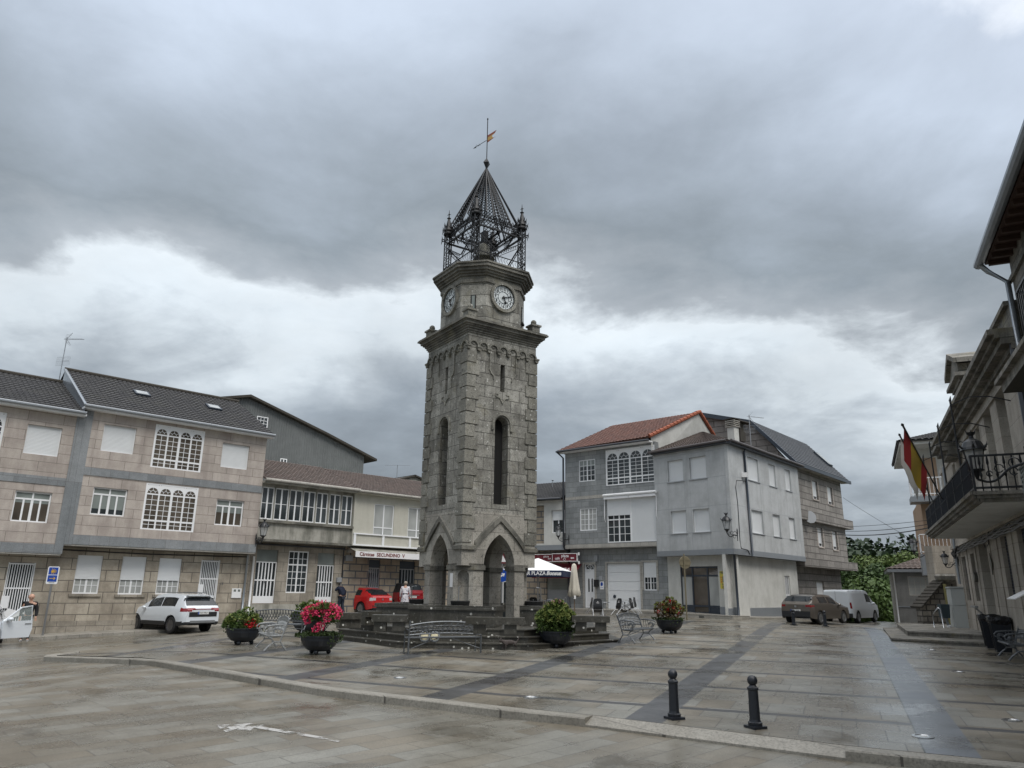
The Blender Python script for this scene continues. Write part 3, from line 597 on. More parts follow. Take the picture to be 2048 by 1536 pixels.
# --- house with the row of tall glazed windows ---
Cb = building('glazed_house', 'old grey house with seven tall glazed windows over white barred doors', 'building', LP)
zC0 = LP.z(*c6(590, 1092)); zC1 = LP.z(*c6(600, 712)); 
hC = []
for xl, xr, yt, yb in ((276, 360, 712, 928), (366, 458, 722, 936), (462, 548, 732, 944), (553, 636, 742, 950), (643, 720, 752, 958), (730, 804, 764, 966), (811, 884, 774, 974)): hC.append(LP.rect(c6, xl, xr, yt, yb, .15))
zt = sum(h[3] for h in hC)/7; zb_ = sum(h[2] for h in hC)/7; hC = [(h[0], h[1], zb_, zt) for h in hC]; hC[0] = (max(hC[0][0], uB1+.1), *hC[0][1:])
b = MB(); b.wall(uB1+.02, uC1, zC0, zC1, hC, v=.15); b.box(uB1+.02, uC1, .331, 8.5, zC0, zC1); b.build('wall', m['oldrender'], Cb)
for h in hC: win(Cb, h, v=.24, kind='grid', grid=(2, 2), gl='glass', fw=.055)
b = MB(); b.box(uB1+.02, uC1+.05, .0, .16, zb_-.16, zb_-.04); b.box(uB1+.02, uC1+.02, .02, .155, zC0, zC0+.12); b.build('ledge', m['cornice'], Cb)
doors = [LP.rect(c6, 228, 372, 1212, 1490, GL), LP.rect(c6, 640, 755, 1235, 1492, GL)]; wC = LP.rect(c6, 450, 585, 1142, 1422, GL); tr = [LP.rect(c6, 250, 378, 1132, 1212, GL), LP.rect(c6, 660, 762, 1156, 1234, GL)]
dh = [(d[0], d[1], d[2], t_[3]) for d, t_ in zip(doors, tr)]
b = MB(); b.wall(uB1+.12, uC1, gB, zC0, dh+[wC], v=GL); b.box(uB1+.12, uC1, GL+.181, 8.5, gB, zC0-.01); b.build('ground_floor_wall', m['ashlar3'], Cb)
for d, t_ in zip(dh, doors):
    o = bardoor(Cb, (d[0], d[1], d[2], t_[3]), GL+.12, 6); g = MB(); g.box(d[0], d[1], GL+.11, GL+.14, t_[3]+.02, d[3]); g.build('transom_light', m['blind'], o)
win(Cb, wC, v=GL+.08, kind='grid', grid=(4, 6), mid=.68, gl='glass')
b = MB(); b.box(uB1+.12, uC1, GL-.06, GL-.003, gB, dh[0][2]-.05); b.build('plinth', m['oldrender'], Cb)
pipe(Cb, [(uB1+.1, GL-.1, zC0-.12), (uC1, GL-.1, zC0-.14)], .045, 'dkpipe', 'cable_duct')
zrC = LP.z(*c6(560, 568), 4.2)
tiles('roof', (uB1+.02, -.3, zC1+.12), (uC1+.1, -.3, zC1+.12), (uC1+.1, 4.2, zrC), (uB1+.02, 4.2, zrC), Cb, 'brown_t')
gutter(Cb, uB1+.02, uC1+.1, zC1+.08, -.34, 'lightstone', .08); b = MB(); b.box(uB1+.02, uC1+.1, -.28, .14, zC1-.08, zC1+.04); b.build('cornice', m['oldrender'], Cb)
# --- cream butcher's house ---
Db = building('butcher_shop_house', 'cream rendered house with a butcher shop canopy, half hidden behind the clock tower', 'building', LP)
zD0 = LP.z(*c6(1100, 1118)); zD1 = LP.z(*c6(1110, 775)); hD = [LP.rect(c6, 1028, 1162, 830, 1042), LP.rect(c6, 1256, 1318, 858, 1055)]
w0 = hD[0][1]-hD[0][0]; hD[1] = (hD[1][0], hD[1][0]+w0, hD[0][2], hD[0][3]); hD.append((hD[1][1]+1.4, hD[1][1]+1.4+w0, hD[0][2], hD[0][3]))
b = MB(); b.wall(uC1+.01, uD1, zD0, zD1, hD, v=.02); b.box(uC1+.01, uD1, .201, 8.5, zD0, zD1); b.build('wall', m['cream'], Db)
for h in hD: win(Db, h, v=.1, kind='two', mid=.24, gl='curtain')
b = MB(); zl = LP.z(*c6(1000, 1035)); b.box(uC1+.05, uD1, -.06, .018, zl, zl+.07); b.box(uC1+.05, uD1, -.05, .018, zD0+.02, zD0+.10)
for k in range(8):
    uu = uC1+.15+k*1.9
    if uu < uD1: b.box(uu-.07, uu+.07, -.045, .015, zD0+.1, zl)
b.build('balcony_moulding', m['white'], Db)
dD = [LP.rect(c6, 990, 1068, 1200, 1400, GL), LP.rect(c6, 1195, 1300, 1205, 1420, GL)]; gD = gz(-6, 44)
dD = [(d[0], d[1], gD-.05, dD[0][3]) for d in dD]
b = MB(); b.wall(uC1+.01, uD1, gB, zD0, dD, v=GL); b.box(uC1+.01, uD1, GL+.181, 8.5, gB, zD0-.01); b.build('ground_floor_wall', m['ashlar2'], Db)
for d in dD: bardoor(Db, (d[0], d[1], d[2], d[3]-.45), GL+.1, 5, 'greyfr', .12); g = MB(); g.box(d[0], d[1], GL+.09, GL+.13, d[3]-.44, d[3]); g.build('transom_light', m['dkframe'], Db)
zrD = LP.z(*c6(1100, 700), 4.2)
tiles('roof', (uC1+.1, -.4, zD1+.12), (uD1, -.4, zD1+.12), (uD1-1, 4.2, zrC-.05), (uC1+.1, 4.2, zrC-.05), Db, 'brown_t'); gutter(Db, uC1, uD1, zD1+.07, -.43, 'lightstone', .07)
b = MB(); b.box(uC1+.01, uD1, -.35, .02, zD1-.05, zD1+.04); b.build('cornice', m['cream'], Db)
b = MB(); k = [LP.uz(*c6(905, 1165), -.5), LP.uz(*c6(1330, 1180), -.5)]; u0 = k[0][0]; zt = LP.z(*c6(1110, 1152), -.5); zb_ = LP.z(*c6(1110, 1190), -.5); u1 = u0+6.4
b.box(u0, u1, -.52, -.48, zb_, zt); o = b.build('sign_canopy', m['wht'], Db); q = MB(); q.grid([[(u0+i*.06, -.48+(.005 if i % 2 else 0), zt+.0) for i in range(int(6.4/.06)+1)], [(u0+i*.06, GL-.02, zt+.35) for i in range(int(6.4/.06)+1)]]); q.build('canopy_cover', m['oldrender'], o)
m['signred'] = flat('dark_red_lettering', (.16, .02, .015), .5, var=.05)
ua = LP.u(*c6(930, 1165), -.5); ub = LP.u(*c6(1252, 1185), -.5); zc = (zt+zb_)/2
text('Cárnicas  SECUNDINO  V', Db, (ua, -.527, zc), (zt-zb_)*.86, 'signred', align='LEFT', sx=1.03, bold=.006)
r = LP.rect(c6, 835, 880, 1170, 1208, GL); b = MB(); b.box(r[0], r[1], GL-.12, GL, r[2], r[3]); b.build('meter_box', m['greyfr'], Db)
r = LP.rect(c6, 845, 880, 1130, 1152, GL); b = MB(); b.box(r[0], r[1], GL-.12, GL, r[2], r[3]); b.build('meter_box', m['lightstone'], Db)
r = LP.rect(c6, 775, 805, 1318, 1350, GL); b = MB(); b.box(r[0], r[1], GL-.14, GL, r[2], r[3]); b.tube([(r[1]-.05, GL-.05, r[2]), (r[1], GL-.08, r[2]-.15), (r[1]-.1, GL-.08, r[2]-.2)], .02, 5); b.build('meter_box', m['greyfr'], Cb)
pipe(Cb, [(uC1-.05, GL-.07, zC0-.1), (uC1-.05, GL-.07, zC0-1.9), (uC1-.2, GL-.07, zC0-2.1)], .03, 'dkpipe', 'cable_duct')
# --- corrugated gable behind ---
Wb = Plane(LP.xy(0, 9.5), LP.d); Wh = building('warehouse', 'large dark corrugated gable rising behind the pink and glazed houses', 'building', Wb)
pts = []
for x, y in ((-60, 140), (190, 118), (700, 370), (1030, 545)): pts.append(Wb.uz(*c6(x, y)))
pts[0] = (pts[1][0]-9, pts[1][1]-2.4); zlow = Wb.z(*c6(900, 640))
b = MB(); n = 150; a = []
uL, uR = pts[0][0], pts[3][0]-.9
def ztop(u):
    for (u0, z0), (u1, z1) in zip(pts, pts[1:]):
        if u0 <= u <= u1: return z0+(z1-z0)*(u-u0)/(u1-u0)
    return pts[-1][1]
N_ = int((uR-uL)/.06); rows = [[], []]
for i in range(N_+1):
    u = uL+(uR-uL)*i/N_; v = .03*(i % 3 == 0); rows[0].append((u, v, 1.)); rows[1].append((u, v, ztop(u)-.02))
b.grid(rows); b.build('corrugated_wall', m['corr'], Wh)
b = MB()
for (u0, z0), (u1, z1) in zip(pts, pts[1:]):
    b.grid([[(u0, -.35, z0), (u1, -.35, z1)], [(u0, -.35, z0+.16), (u1, -.35, z1+.16)], [(u0, 14, z0+.16), (u1, 14, z1+.16)]]); b.face([(u0, -.35, z0), (u1, -.35, z1), (u1, 14, z1), (u0, 14, z0)])
b.build('roof', m['edge'], Wh); b = MB(); b.box(uL, uR, .1, 13, 0, zlow); b.build('side_wall', m['corr'], Wh)
wr = Wb.rect(c6, 242, 318, 245, 318); o = win(Wh, wr, v=-.02, kind='grid', grid=(3, 3)); wr = Wb.rect(c6, 400, 445, 525, 560); win(Wh, wr, v=-.02, kind='two')
# small beige gable house further back
Sb = Plane(LP.xy(0, 13.5), LP.d); Sh = building('gabled_house', 'small beige gable with a dark roof peeping over the butcher house roof', 'building', Sb)
ap = Sb.uz(*c6(1300, 645)); e0 = Sb.uz(*c6(1140, 685)); b = MB(); b.prof([(e0[0], 2), (ap[0]+3.4, 2), (ap[0]+3.4, e0[1]), (ap[0], ap[1]-.05), (e0[0], e0[1]-.05)], 0, 8); b.build('wall', m['oldrender'], Sh)
b = MB(); 
for A_, B_ in ((e0, ap), (ap, (ap[0]+3.6, e0[1]-.1))): b.face([(A_[0]-.1, -.2, A_[1]), (B_[0], -.2, B_[1]), (B_[0], 8, B_[1]), (A_[0]-.1, 8, A_[1])]); b.face([(A_[0]-.1, -.2, A_[1]), (B_[0], -.2, B_[1]), (B_[0], -.2, B_[1]+.14), (A_[0]-.1, -.2, A_[1]+.14)]); b.face([(A_[0]-.1, -.2, A_[1]+.14), (B_[0], -.2, B_[1]+.14), (B_[0], 8, B_[1]+.14), (A_[0]-.1, 8, A_[1]+.14)])
b.build('roof', m['edge'], Sh)
# pavement in front of the left row
pv = [tuple(LP.xy(-9, -.9)), tuple(LP.xy(uC1, -.9)), tuple(LP.xy(uD1+1, -1.2))]
strip('pavement', pv, 2.2, -.0, m['tact'], 14)
# ================= right row of houses =================
FP = Plane((3.6, 48.4), (8.25-3.6, 44.45-48.4)); uF = (Vector((8.25, 44.45))-Vector((3.6, 48.4))).length
Fh = building('red_roof_house', 'grey block house with red tiled roof, white garage door and long white awning', 'building', FP)
zF0 = FP.z(*d1(600, 985)); zFs = FP.z(*d1(600, 950)); zF1 = FP.z(*d1(600, 315)); G2 = .5
hF = [FP.rect(d1, 393, 502, 398, 543), FP.rect(d1, 575, 903, 318, 560), FP.rect(d1, 400, 514, 722, 872), FP.rect(d1, 585, 922, 640, 948)]
uFr = FP.u(*d1(925, 900)); hF[1] = (hF[1][0], min(hF[1][1], uFr-.02), hF[1][2], hF[1][3]); hF[3] = (hF[3][0], min(hF[3][1], uFr-.02), max(hF[3][2], zF0+.26), hF[3][3])
b = MB(); b.wall(0, uFr, zF0+.24, zF1, hF); b.box(0, uFr, .181, 9, zF0, zF1); b.build('wall', m['greyblock'], Fh)
b = MB(); b.box(0, uFr, -.04, .18, zF0, zF0+.235); zz = FP.z(*d1(450, 650)); b.box(0, hF[1][0]-.0, -.012, .05, zz-.10, zz+.10); b.build('stone_course', m['lightstone'], Fh)
win(Fh, hF[0], kind='grid', grid=(4, 4), v=.06, gl='glass', blind=.3); win(Fh, hF[2], kind='grid', grid=(4, 4), v=.06, gl='curtain')
win(Fh, hF[1], kind='gallery', v=.0)
# big lower window: left part grid with half shutter, right part lattice screen
r = hF[3]; um = FP.u(*d1(742, 800)); 
win(Fh, (r[0], um, r[2], r[3]), v=.02, kind='grid', grid=(4, 6), mid=.5, sh=.40)
o = win(Fh, (um, r[1], r[2], r[3]), v=.02, kind='shutter')
ab = MB(); za = r[3]; ab.tube([(r[0]-.15, -.22, za+.12), (r[1]+.1, -.22, za+.12)], .09, 10); ab.box(r[0]-.1, um-.02, -.25, -.02, za-.12, za+.01); ab.box(um+.02, r[1]+.02, -.25, -.02, za-.12, za+.01)
for uu in (r[0]-.12, r[1]+.03): ab.tube([(uu, -.12, za+.1), (uu, -.16, za-1.3), (uu, -.03, za-1.5)], .022, 5)
ab.build('awning_case', m['white'], Fh, label='white rolled awning above the lower window')
zFg = FP.z(*d1(600, 1412), G2)
hf = [FP.rect(d1, 432, 500, 1095, 1388, G2), FP.rect(d1, 585, 805, 1090, 1400, G2), FP.rect(d1, 825, 913, 1082, 1272, G2)]
b = MB(); b.wall(0, uFr+.6, -.4, zF0, [(a[0], a[1], (a[2] if i == 2 else .0), a[3]) for i, a in enumerate(hf)], v=G2, d=.2); b.box(0, uFr+.4, G2+.201, 9, -.4, zF0-.01); b.build('ground_floor_wall', m['greyblock'], Fh)
b = MB()
for a in hf:
    zb_ = a[2]-(0 if a is hf[2] else .3)
    b.box(a[0]-.13, a[0]-.002, G2-.035, G2+.05, zb_, a[3]+.10); b.box(a[1]+.002, a[1]+.13, G2-.035, G2+.05, zb_, a[3]+.10); b.box(a[0]-.001, a[1]+.001, G2-.034, G2+.05, a[3]+.001, a[3]+.10)
b.build('door_surround', m['lightstone'], Fh)
def paneldoor(par, r, v):
    u0, u1, z0, z1 = r; h = z1-z0; w = u1-u0; ztr = z1-h*.14; uc = (u0+u1)/2
    d = MB(); d.box(u0, u1, v, v+.05, z0, ztr); d.box(u0, u0+.06, v-.03, v, z0, z1); d.box(u1-.06, u1, v-.03, v, z0, z1); d.box(u0+.06, u1-.06, v-.03, v+.02, z1-.04, z1); d.box(u0+.06, u1-.06, v-.03, v, ztr-.03, ztr+.04)
    d.tube([(uc+(w/2-.09)*cos(PI*i/10), v-.01, ztr+.05+(h*.10)*sin(PI*i/10)) for i in range(11)], .018, 5)
    for an in (45, 90, 135): d.tube([(uc, v-.01, ztr+.04), (uc+(w/2-.09)*cos(R_(an)), v-.01, ztr+.05+h*.10*sin(R_(an)))], .012, 4)
    for k in range(2): d.box(u0+.12, u1-.12, v-.015, v, z0+.15+k*.32, z0+.35+k*.32)
    o = d.build('door', m['white'], par)
    g = MB(); g.box(u0+.05, u1-.05, v+.02, v+.04, ztr, z1-.02)
    for s in (-1, 1): cx = uc+s*w*.16; g.prof([(cx-.05, z0+h*.36), (cx+.05, z0+h*.36), (cx+.05, z0+h*.64), (cx, z0+h*.68), (cx-.05, z0+h*.64)], v-.006, v-.001)
    g.build('pane', m['glass'], o); return o
paneldoor(Fh, hf[0], G2+.1)
u0, u1, z0, z1 = hf[1]; b = MB(); n = 5
for k in range(n): b.box(u0+.05, u1-.05, G2+.09, G2+.14, z0+(z1-z0)*k/n+.008, z0+(z1-z0)*(k+1)/n-.008)
o = b.build('garage_door', m['shutter'], Fh); b = MB(); b.box(u0, u0+.05, G2+.06, G2+.14, z0, z1); b.box(u1-.05, u1, G2+.06, G2+.14, z0, z1); b.box(u0, u1, G2+.141, G2+.17, z0-.3, z1); b.build('frame', m['white'], o)
b = MB(); b.tube([(u0+.45, G2+.05, z0+.75), (u0+.45, G2+.09, z0+.75)], .1, 12); b.build('lock_plate', m['dkframe'], o)
win(Fh, hf[2], v=G2+.08, kind='grid', grid=(4, 4), sh=.53)
r = FP.rect(d1, 502, 527, 1200, 1248, G2); b = MB(); b.box(r[0], r[1], G2-.16, G2, r[2], r[3]); b.build('letter_box', m['black'], Fh)
r = FP.rect(d1, 534, 560, 1212, 1265, G2); b = MB(); b.box(r[0], r[1], G2-.012, G2, r[2], r[3]); o = b.build('notice_plate', m['wht'], Fh)
m['bluesign'] = flat('sign_blue', (.008, .06, .34), .35, var=.05); b = MB(); uc, zc = (r[0]+r[1])/2, (r[2]+r[3])/2
b.T = Matrix.Translation((uc, G2-.013, zc+.08)); b.prof([(.09*cos(k*PI/8), .12*sin(k*PI/8)) for k in range(16)], -.004, 0); b.T = None; b.box(uc-.1, uc+.1, G2-.016, G2-.012, zc-.14, zc-.12); b.build('emblem', m['bluesign'], o)
r = FP.rect(d1, 530, 552, 1175, 1205, G2); b = MB(); b.box(r[0], r[1], G2-.03, G2, r[2], r[3]); b.build('bell_plate', m['greyfr'], Fh)
r = FP.rect(d1, 503, 523, 1038, 1078, G2); b = MB(); b.box(r[0], r[1], G2-.14, G2, r[2], r[3]); b.tube([((r[0]+r[1])/2, G2-.05, r[2]), (r[0]+.02, G2-.06, r[2]-.2), (r[1]+.05, G2-.06, r[2]-.05)], .02, 5); b.build('meter_box', m['greyfr'], Fh)
# roof: left part slopes up to a ridge running towards the right/back; verge in orange on the right
zF1e = zF1+.08; rg = FP.uz(*d2(378, 78), 3.6); rgl = FP.uz(*d1(618, 205), 3.6)
uv = FP.u(*d1(885, 245))
pA = (-.35, -.45, zF1e); pB = (uv+.0, -.45, FP.z(*d1(885, 242), -.45)+.0); pC = (rg[0], 3.6, rg[1]); pD = (rgl[0], 3.6, rgl[1]-.0)
tiles('roof', pA, pB, pC, (pD[0], 3.6, pC[2]-.03), Fh, 'red_t', .24, .36, .035); 
tiles('roof', (pC[0], 8.6, zF1-.8), (-.35, 8.6, zF1-.8), (pD[0], 3.61, pC[2]-.04), (pC[0], 3.61, pC[2]-.04), Fh, 'red_t')
tiles('roof', (-.35, 8.6, zF1-.6), (-.35, -.45, zF1e), (pD[0], 3.58, pC[2]-.05), (pD[0]-.01, 3.62, pC[2]-.05), Fh, 'red_t')
vb = MB(); Av = Vector(pB); Bv = Vector(pC); nseg = 15
for k in range(nseg):
    p = Av.lerp(Bv, k/nseg); q = Av.lerp(Bv, (k+1.04)/nseg); vb.tube([p+Vector((.02, 0, .05)), q+Vector((.02, 0, .02))], [.13, .11], 7)
for k in range(12):
    p = Bv.lerp(Vector((pC[0], 8.6, zF1-.8)), k/12); q = Bv.lerp(Vector((pC[0], 8.6, zF1-.8)), (k+1.04)/12); vb.tube([p+Vector((.02, 0, .05)), q+Vector((.02, 0, .02))], [.13, .11], 7)
vb.build('verge_tiles', m['orange_t'], Fh)
b = MB(); g0 = Vector((uv-.05, .02, zF1-1.5)); g1 = Vector(pB)+Vector((-.04, .3, .02)); g2 = Vector(pC)+Vector((-.04, 0, -.1)); g3_ = Vector((pC[0]-.04, 8.4, zF1-.8)); g4 = Vector((pC[0]-.04, 8.4, zF1-3)); b.face([g0, g2, g1]); b.face([g0, g4, g2]); b.face([g4, g3_, g2]); b.build('gable_wall', m['render'], Fh)
b = MB(); b.box(-.3, uv, -.40, .0, zF1-.06, zF1+.02); b.build('eave_board', m['white'], Fh); gutter(Fh, -.38, uv, zF1+.04, -.5, 'dkpipe', .065)
pipe(Fh, [(-.3, -.48, zF1), (-.12, -.06, zF1-.35), (-.12, -.06, zF0+.1), (-.1, G2-.08, zF0-.25), (-.1, G2-.08, .3)], .06, 'dkpipe')
# --- light grey corner house ---
GP = Plane((7.55, 45.37), (11.9-7.55, 40-45.37)); uG = (Vector((11.9, 40))-Vector((7.55, 45.37))).length
GR = Plane((11.9, 40), (sin(R_(41)), cos(R_(41))))
Gh = building('corner_house', 'light grey panelled corner house with closed white shutters and dark glazed shop front', 'building', GP)
Grt = thing('side_wing', None, None); bpy.data.objects.remove(Grt)
gU0 = max(.2, GP.u(*d2(95, 600))); zG0 = GP.z(*d2(635, 985)); zGb = GP.z(*d2(640, 948)); zG1 = GP.z(*d2(590, 268))
hGl = [GP.rect(d2, 178, 275, 385, 522), GP.rect(d2, 318, 422, 362, 505), GP.rect(d2, 200, 298, 708, 852), GP.rect(d2, 340, 446, 697, 846)]
za = (hGl[0][2]+hGl[1][2])/2, (hGl[0][3]+hGl[1][3])/2; zb2 = (hGl[2][2]+hGl[3][2])/2, (hGl[2][3]+hGl[3][3])/2
hGl = [(h[0], h[1], *(za if i < 2 else zb2)) for i, h in enumerate(hGl)]
b = MB(); b.wall(gU0, uG, zGb, zG1, hGl); # joints
b.build('wall', m['panel'], Gh)
# everything on the right face is expressed in the same house frame
Mi = (Matrix.Translation((GP.o.x, GP.o.y, 0)) @ Matrix.Rotation(GP.rz, 4, 'Z')).inverted() @ Matrix.Translation((GR.o.x, GR.o.y, 0)) @ Matrix.Rotation(GR.rz, 4, 'Z')
class Off:      # lets the window helpers write in the second face's frame
    def __init__(s): pass
Gx = bpy.data.objects.new('tmp', None)
uGe = GR.u(*d2(1030, 700)); 
hGr = [GR.rect(d2, 690, 758, 368, 515), GR.rect(d2, 826, 868, 415, 552), GR.rect(d2, 930, 965, 450, 582), GR.rect(d2, 718, 790, 705, 855), GR.rect(d2, 853, 900, 735, 872), GR.rect(d2, 957, 994, 758, 890)]
z0_ = sum(h[2] for h in hGr[:3])/3, sum(h[3] for h in hGr[:3])/3; z1_ = sum(h[2] for h in hGr[3:])/3, sum(h[3] for h in hGr[3:])/3
hGr = [(h[0], h[1], *(z0_ if i < 3 else z1_)) for i, h in enumerate(hGr)]
def inframe(o, T):     # bake transform T into the mesh of o and of its children
    o.data.transform(T)
    for k in kids(o): k.data.transform(T)
    return o
b = MB(); _il = [(gU0, .182), (uG-.24, .182)]; _ir = [Mi @ Vector(q_) for q_ in ((uGe-.01, .182, 0), (uGe-.01, 4.4, 0))]; b.prism([_il[1], (_ir[0].x, _ir[0].y), (_ir[1].x, _ir[1].y), (gU0, 4.5), _il[0]], zG0, zG1-.002); b.build('inner_mass', m['panel'], Gh, fixn=True)
b = MB(); b.wall(0.001, uGe, zGb, zG1, hGr); inframe(b.build('side_wall', m['panel'], Gh), Mi)
for r in hGl: win(Gh, r, v=.13, kind='shutter')
for r in hGr: inframe(win(Gh, r, v=.13, kind='shutter'), Mi)
for hs, pl_, T in ((hGl, uG, None), (hGr, uGe, Mi)):
    j = MB(); lo, hi = (gU0, pl_) if T is None else (.0, pl_)
    for zz in (z0_[0]-.05, z1_[0]-.05, z1_[1]+.06, zG1-.28): j.box(lo, hi, -.003, .01, zz-.012, zz+.012)
    for h in hs[:2 if T is None else 3]:
        for uu in (h[0]-.05, h[1]+.05): j.box(uu-.008, uu+.008, -.0025, .01, zGb, z0_[0]-.062)
    for h in hs:
        j.box(h[0]-.08, h[1]+.08, -.05, .02, h[2]-.045, h[2]-.003)
    o = j.build('panel_joints', m['greyfr'], Gh); 
    if T: o.data.transform(T)
b = MB(); b.box(gU0, uG+.02, -.02, .4, zG0, zGb-.002); o = b.build('base_band', m['gutter'], Gh); b = MB(); b.box(.0, uGe, -.02, .4, zG0, zGb-.0025); inframe(b.build('base_band', m['gutter'], Gh), Mi)
# ground floor, set back
g3 = .55; shop = GP.rect(d2, 262, 505, 1065, 1355, g3); zgr = GP.z(*d2(560, 1380), g3)
uGc = GP.u(*d2(628, 1200), g3)
b = MB(); b.wall(GP.u(*d2(182, 1200), g3), uGc, -.6, zG0, [(shop[0], shop[1], zgr-.0, shop[3])], v=g3); _r2 = [Mi @ Vector(q_) for q_ in ((uGe-.31, .69, 0), (uGe-.31, 3.9, 0))]; b.build('ground_floor_wall', m['render'], Gh); b = MB(); b.prism([(uGc-.3, g3+.19), (_r2[0].x, _r2[0].y), (_r2[1].x, _r2[1].y), (1, 4), (1, g3+.19)], -.6, zG0-.01); b.build('inner_mass', m['render'], Gh, fixn=True)
u0, u1, z0, z1 = (*shop[:2], zgr, shop[3]); s = MB(); v = g3+.1; us = [u0, u0+(u1-u0)*.31, u0+(u1-u0)*.71, u1]
for uu in us: s.box(uu-.045, uu+.045, v-.04, v+.03, z0, z1)
for zz in (z0+.08, z0+.45, z1-.04, z1-.5): s.box(u0, u1, v-.035, v+.025, zz-.045, zz+.045)
s.box(u0, us[1], v-.02, v+.02, z0, z0+.4); s.box(us[2], u1, v-.02, v+.02, z0, z0+.4)
o = s.build('shop_front', m['dkframe'], Gh); g = MB(); g.box(u0, us[1], v+.0, v+.012, z0+.4, z1-.5); g.build('pane', m['curtain'], o); g = MB(); g.box(us[2], u1, v, v+.012, z0+.4, z1-.5); g.build('pane', m['curtain'], o); g = MB(); g.box(us[1], us[2], v, v+.012, z0, z1); g.box(u0, us[1], v, v+.012, z1-.5, z1); g.box(us[2], u1, v, v+.012, z1-.5, z1); g.build('pane', m['brownbl'], o)
m['yellow'] = flat('yellow_poster', (.62, .52, .08), .5, var=.06); m['grey_text'] = flat('dark_print', (.07, .08, .10), .6); m['orange'] = flat('orange_print', (.6, .22, .05), .6)
r = GP.rect(d2, 513, 570, 1095, 1208, g3); b = MB(); b.box(r[0], r[1], g3-.02, g3, r[2], r[3]); ps = b.build('poster', m['yellow'], Gh, label='yellow printed poster on the shop wall')
w = r[1]-r[0]; h = r[3]-r[2]; b = MB()
for k, (a, c, e, f) in enumerate(((.1, .9, .92, .95), (.2, .8, .84, .87), (.2, .9, .26, .29), (.2, .9, .2, .23), (.3, .42, .36, .70), (.25, .95, .03, .06), (.25, .3, .03, .14), (.25, .6, .11, .14))): b.box(r[0]+w*a, r[0]+w*c, g3-.024, g3-.021, r[2]+h*e, r[2]+h*f)
b.build('print', m['grey_text'], ps); b = MB()
for k in range(3): b.box(r[0]+w*.08, r[0]+w*.24, g3-.024, g3-.021, r[2]+h*(.34+k*.13), r[2]+h*(.43+k*.13))
b.build('print', m['orange'], ps); text('CAFE BAR', Gh, ((r[0]+r[1])/2, g3-.022, r[2]+h*.93), .13, 'grey_text')
T2 = Mi; uRl = GR.u(*d2(1000, 1200), .5); sd = GR.rect(d2, 930, 962, 1125, 1270, .5)
b = MB(); b.wall(.0, uGe-.3, -.8, zG0, [(sd[0], sd[1], gz(16, 44)-.2, sd[3])], v=.5); inframe(b.build('side_ground_wall', m['render'], Gh), Mi)
inframe(bardoor(Gh, (sd[0], sd[1], gz(16, 44)-.1, sd[3]), .6, 4), Mi)
b = MB(); b.box(-.02, uGe-.28, .47, .498, -.8, GR.z(*d2(760, 1330), .5)); inframe(b.build('plinth', m['gutter'], Gh), Mi)
b = MB(); b.box(shop[1]+.03, uGc+.01, g3-.03, g3-.002, -.6, GP.z(*d2(560, 1325), g3)); b.build('plinth', m['gutter'], Gh)
# roof
apx = aty(*d2(402, 205), 46.2); loc = Mi  # apex of the low pyramid roof
inv = (Matrix.Translation((GP.o.x, GP.o.y, 0)) @ Matrix.Rotation(GP.rz, 4, 'Z')).inverted()
ap = inv @ apx; e0 = Vector((gU0-.1, -.35, zG1+.1)); e1 = Vector((uG+.22, -.35, zG1+.1)); e2 = Mi @ Vector((uGe+.2, -.35, zG1+.1)); e3 = Mi @ Vector((uGe+.2, 5, zG1+.1)); ap2 = Mi @ Vector((uGe*.75, 4.2, 0)); ap2.z = ap.z-.05; ap.z -= .0
tiles('roof', e0, e1, ap, ap-Vector((.1, 0, 0)), Gh, 'brown_t'); tiles('roof', e1, e2, ap2, ap, Gh, 'brown_t'); tiles('roof', e2, e3, ap2, ap2, Gh, 'brown_t')
b = MB(); b.box(gU0, uG+.15, -.28, .1, zG1-.05, zG1+.06); b.build('eave', m['dkpipe'], Gh); b = MB(); b.box(-.15, uGe+.1, -.28, .1, zG1-.051, zG1+.061); inframe(b.build('eave', m['dkpipe'], Gh), Mi)
gutter(Gh, gU0-.1, uG+.2, zG1+.09, -.36, 'bronze'); inframe(gutter(Gh, -.2, uGe+.2, zG1+.09, -.36, 'bronze'), Mi)
def gpt(x, y, v=-.08): uu, zz = GR.uz(*d2(x, y), v); return Mi @ Vector((uu, v, zz))
pipe(Gh, [gpt(684, 285, -.34), gpt(666, 330), gpt(722, 1000), ], .06, 'dkframe')
k0 = GP.uz(*d2(630, 1020), .5); pipe(Gh, [(uGc+.02, .35, zG0), (uGc+.02, .42, -.3)], .06, 'dkframe')
k = [GP.uz(*d2(x, y), -.03) for x, y in ((618, 515), (612, 560), (625, 660), (640, 900), (648, 950))]; pipe(Gh, [(gpt(680, 518, -.03))]+[(u_, -.03, z_) for u_, z_ in k]+[gpt(690, 960, -.04), gpt(705, 990, -.04)], .022, 'black', 'cable')
r = gpt(668, 480, -.12); b = MB(); b.cbox(r, (.32, .22, .26), .6); b.build('camera_box', m['wht'], Gh); 
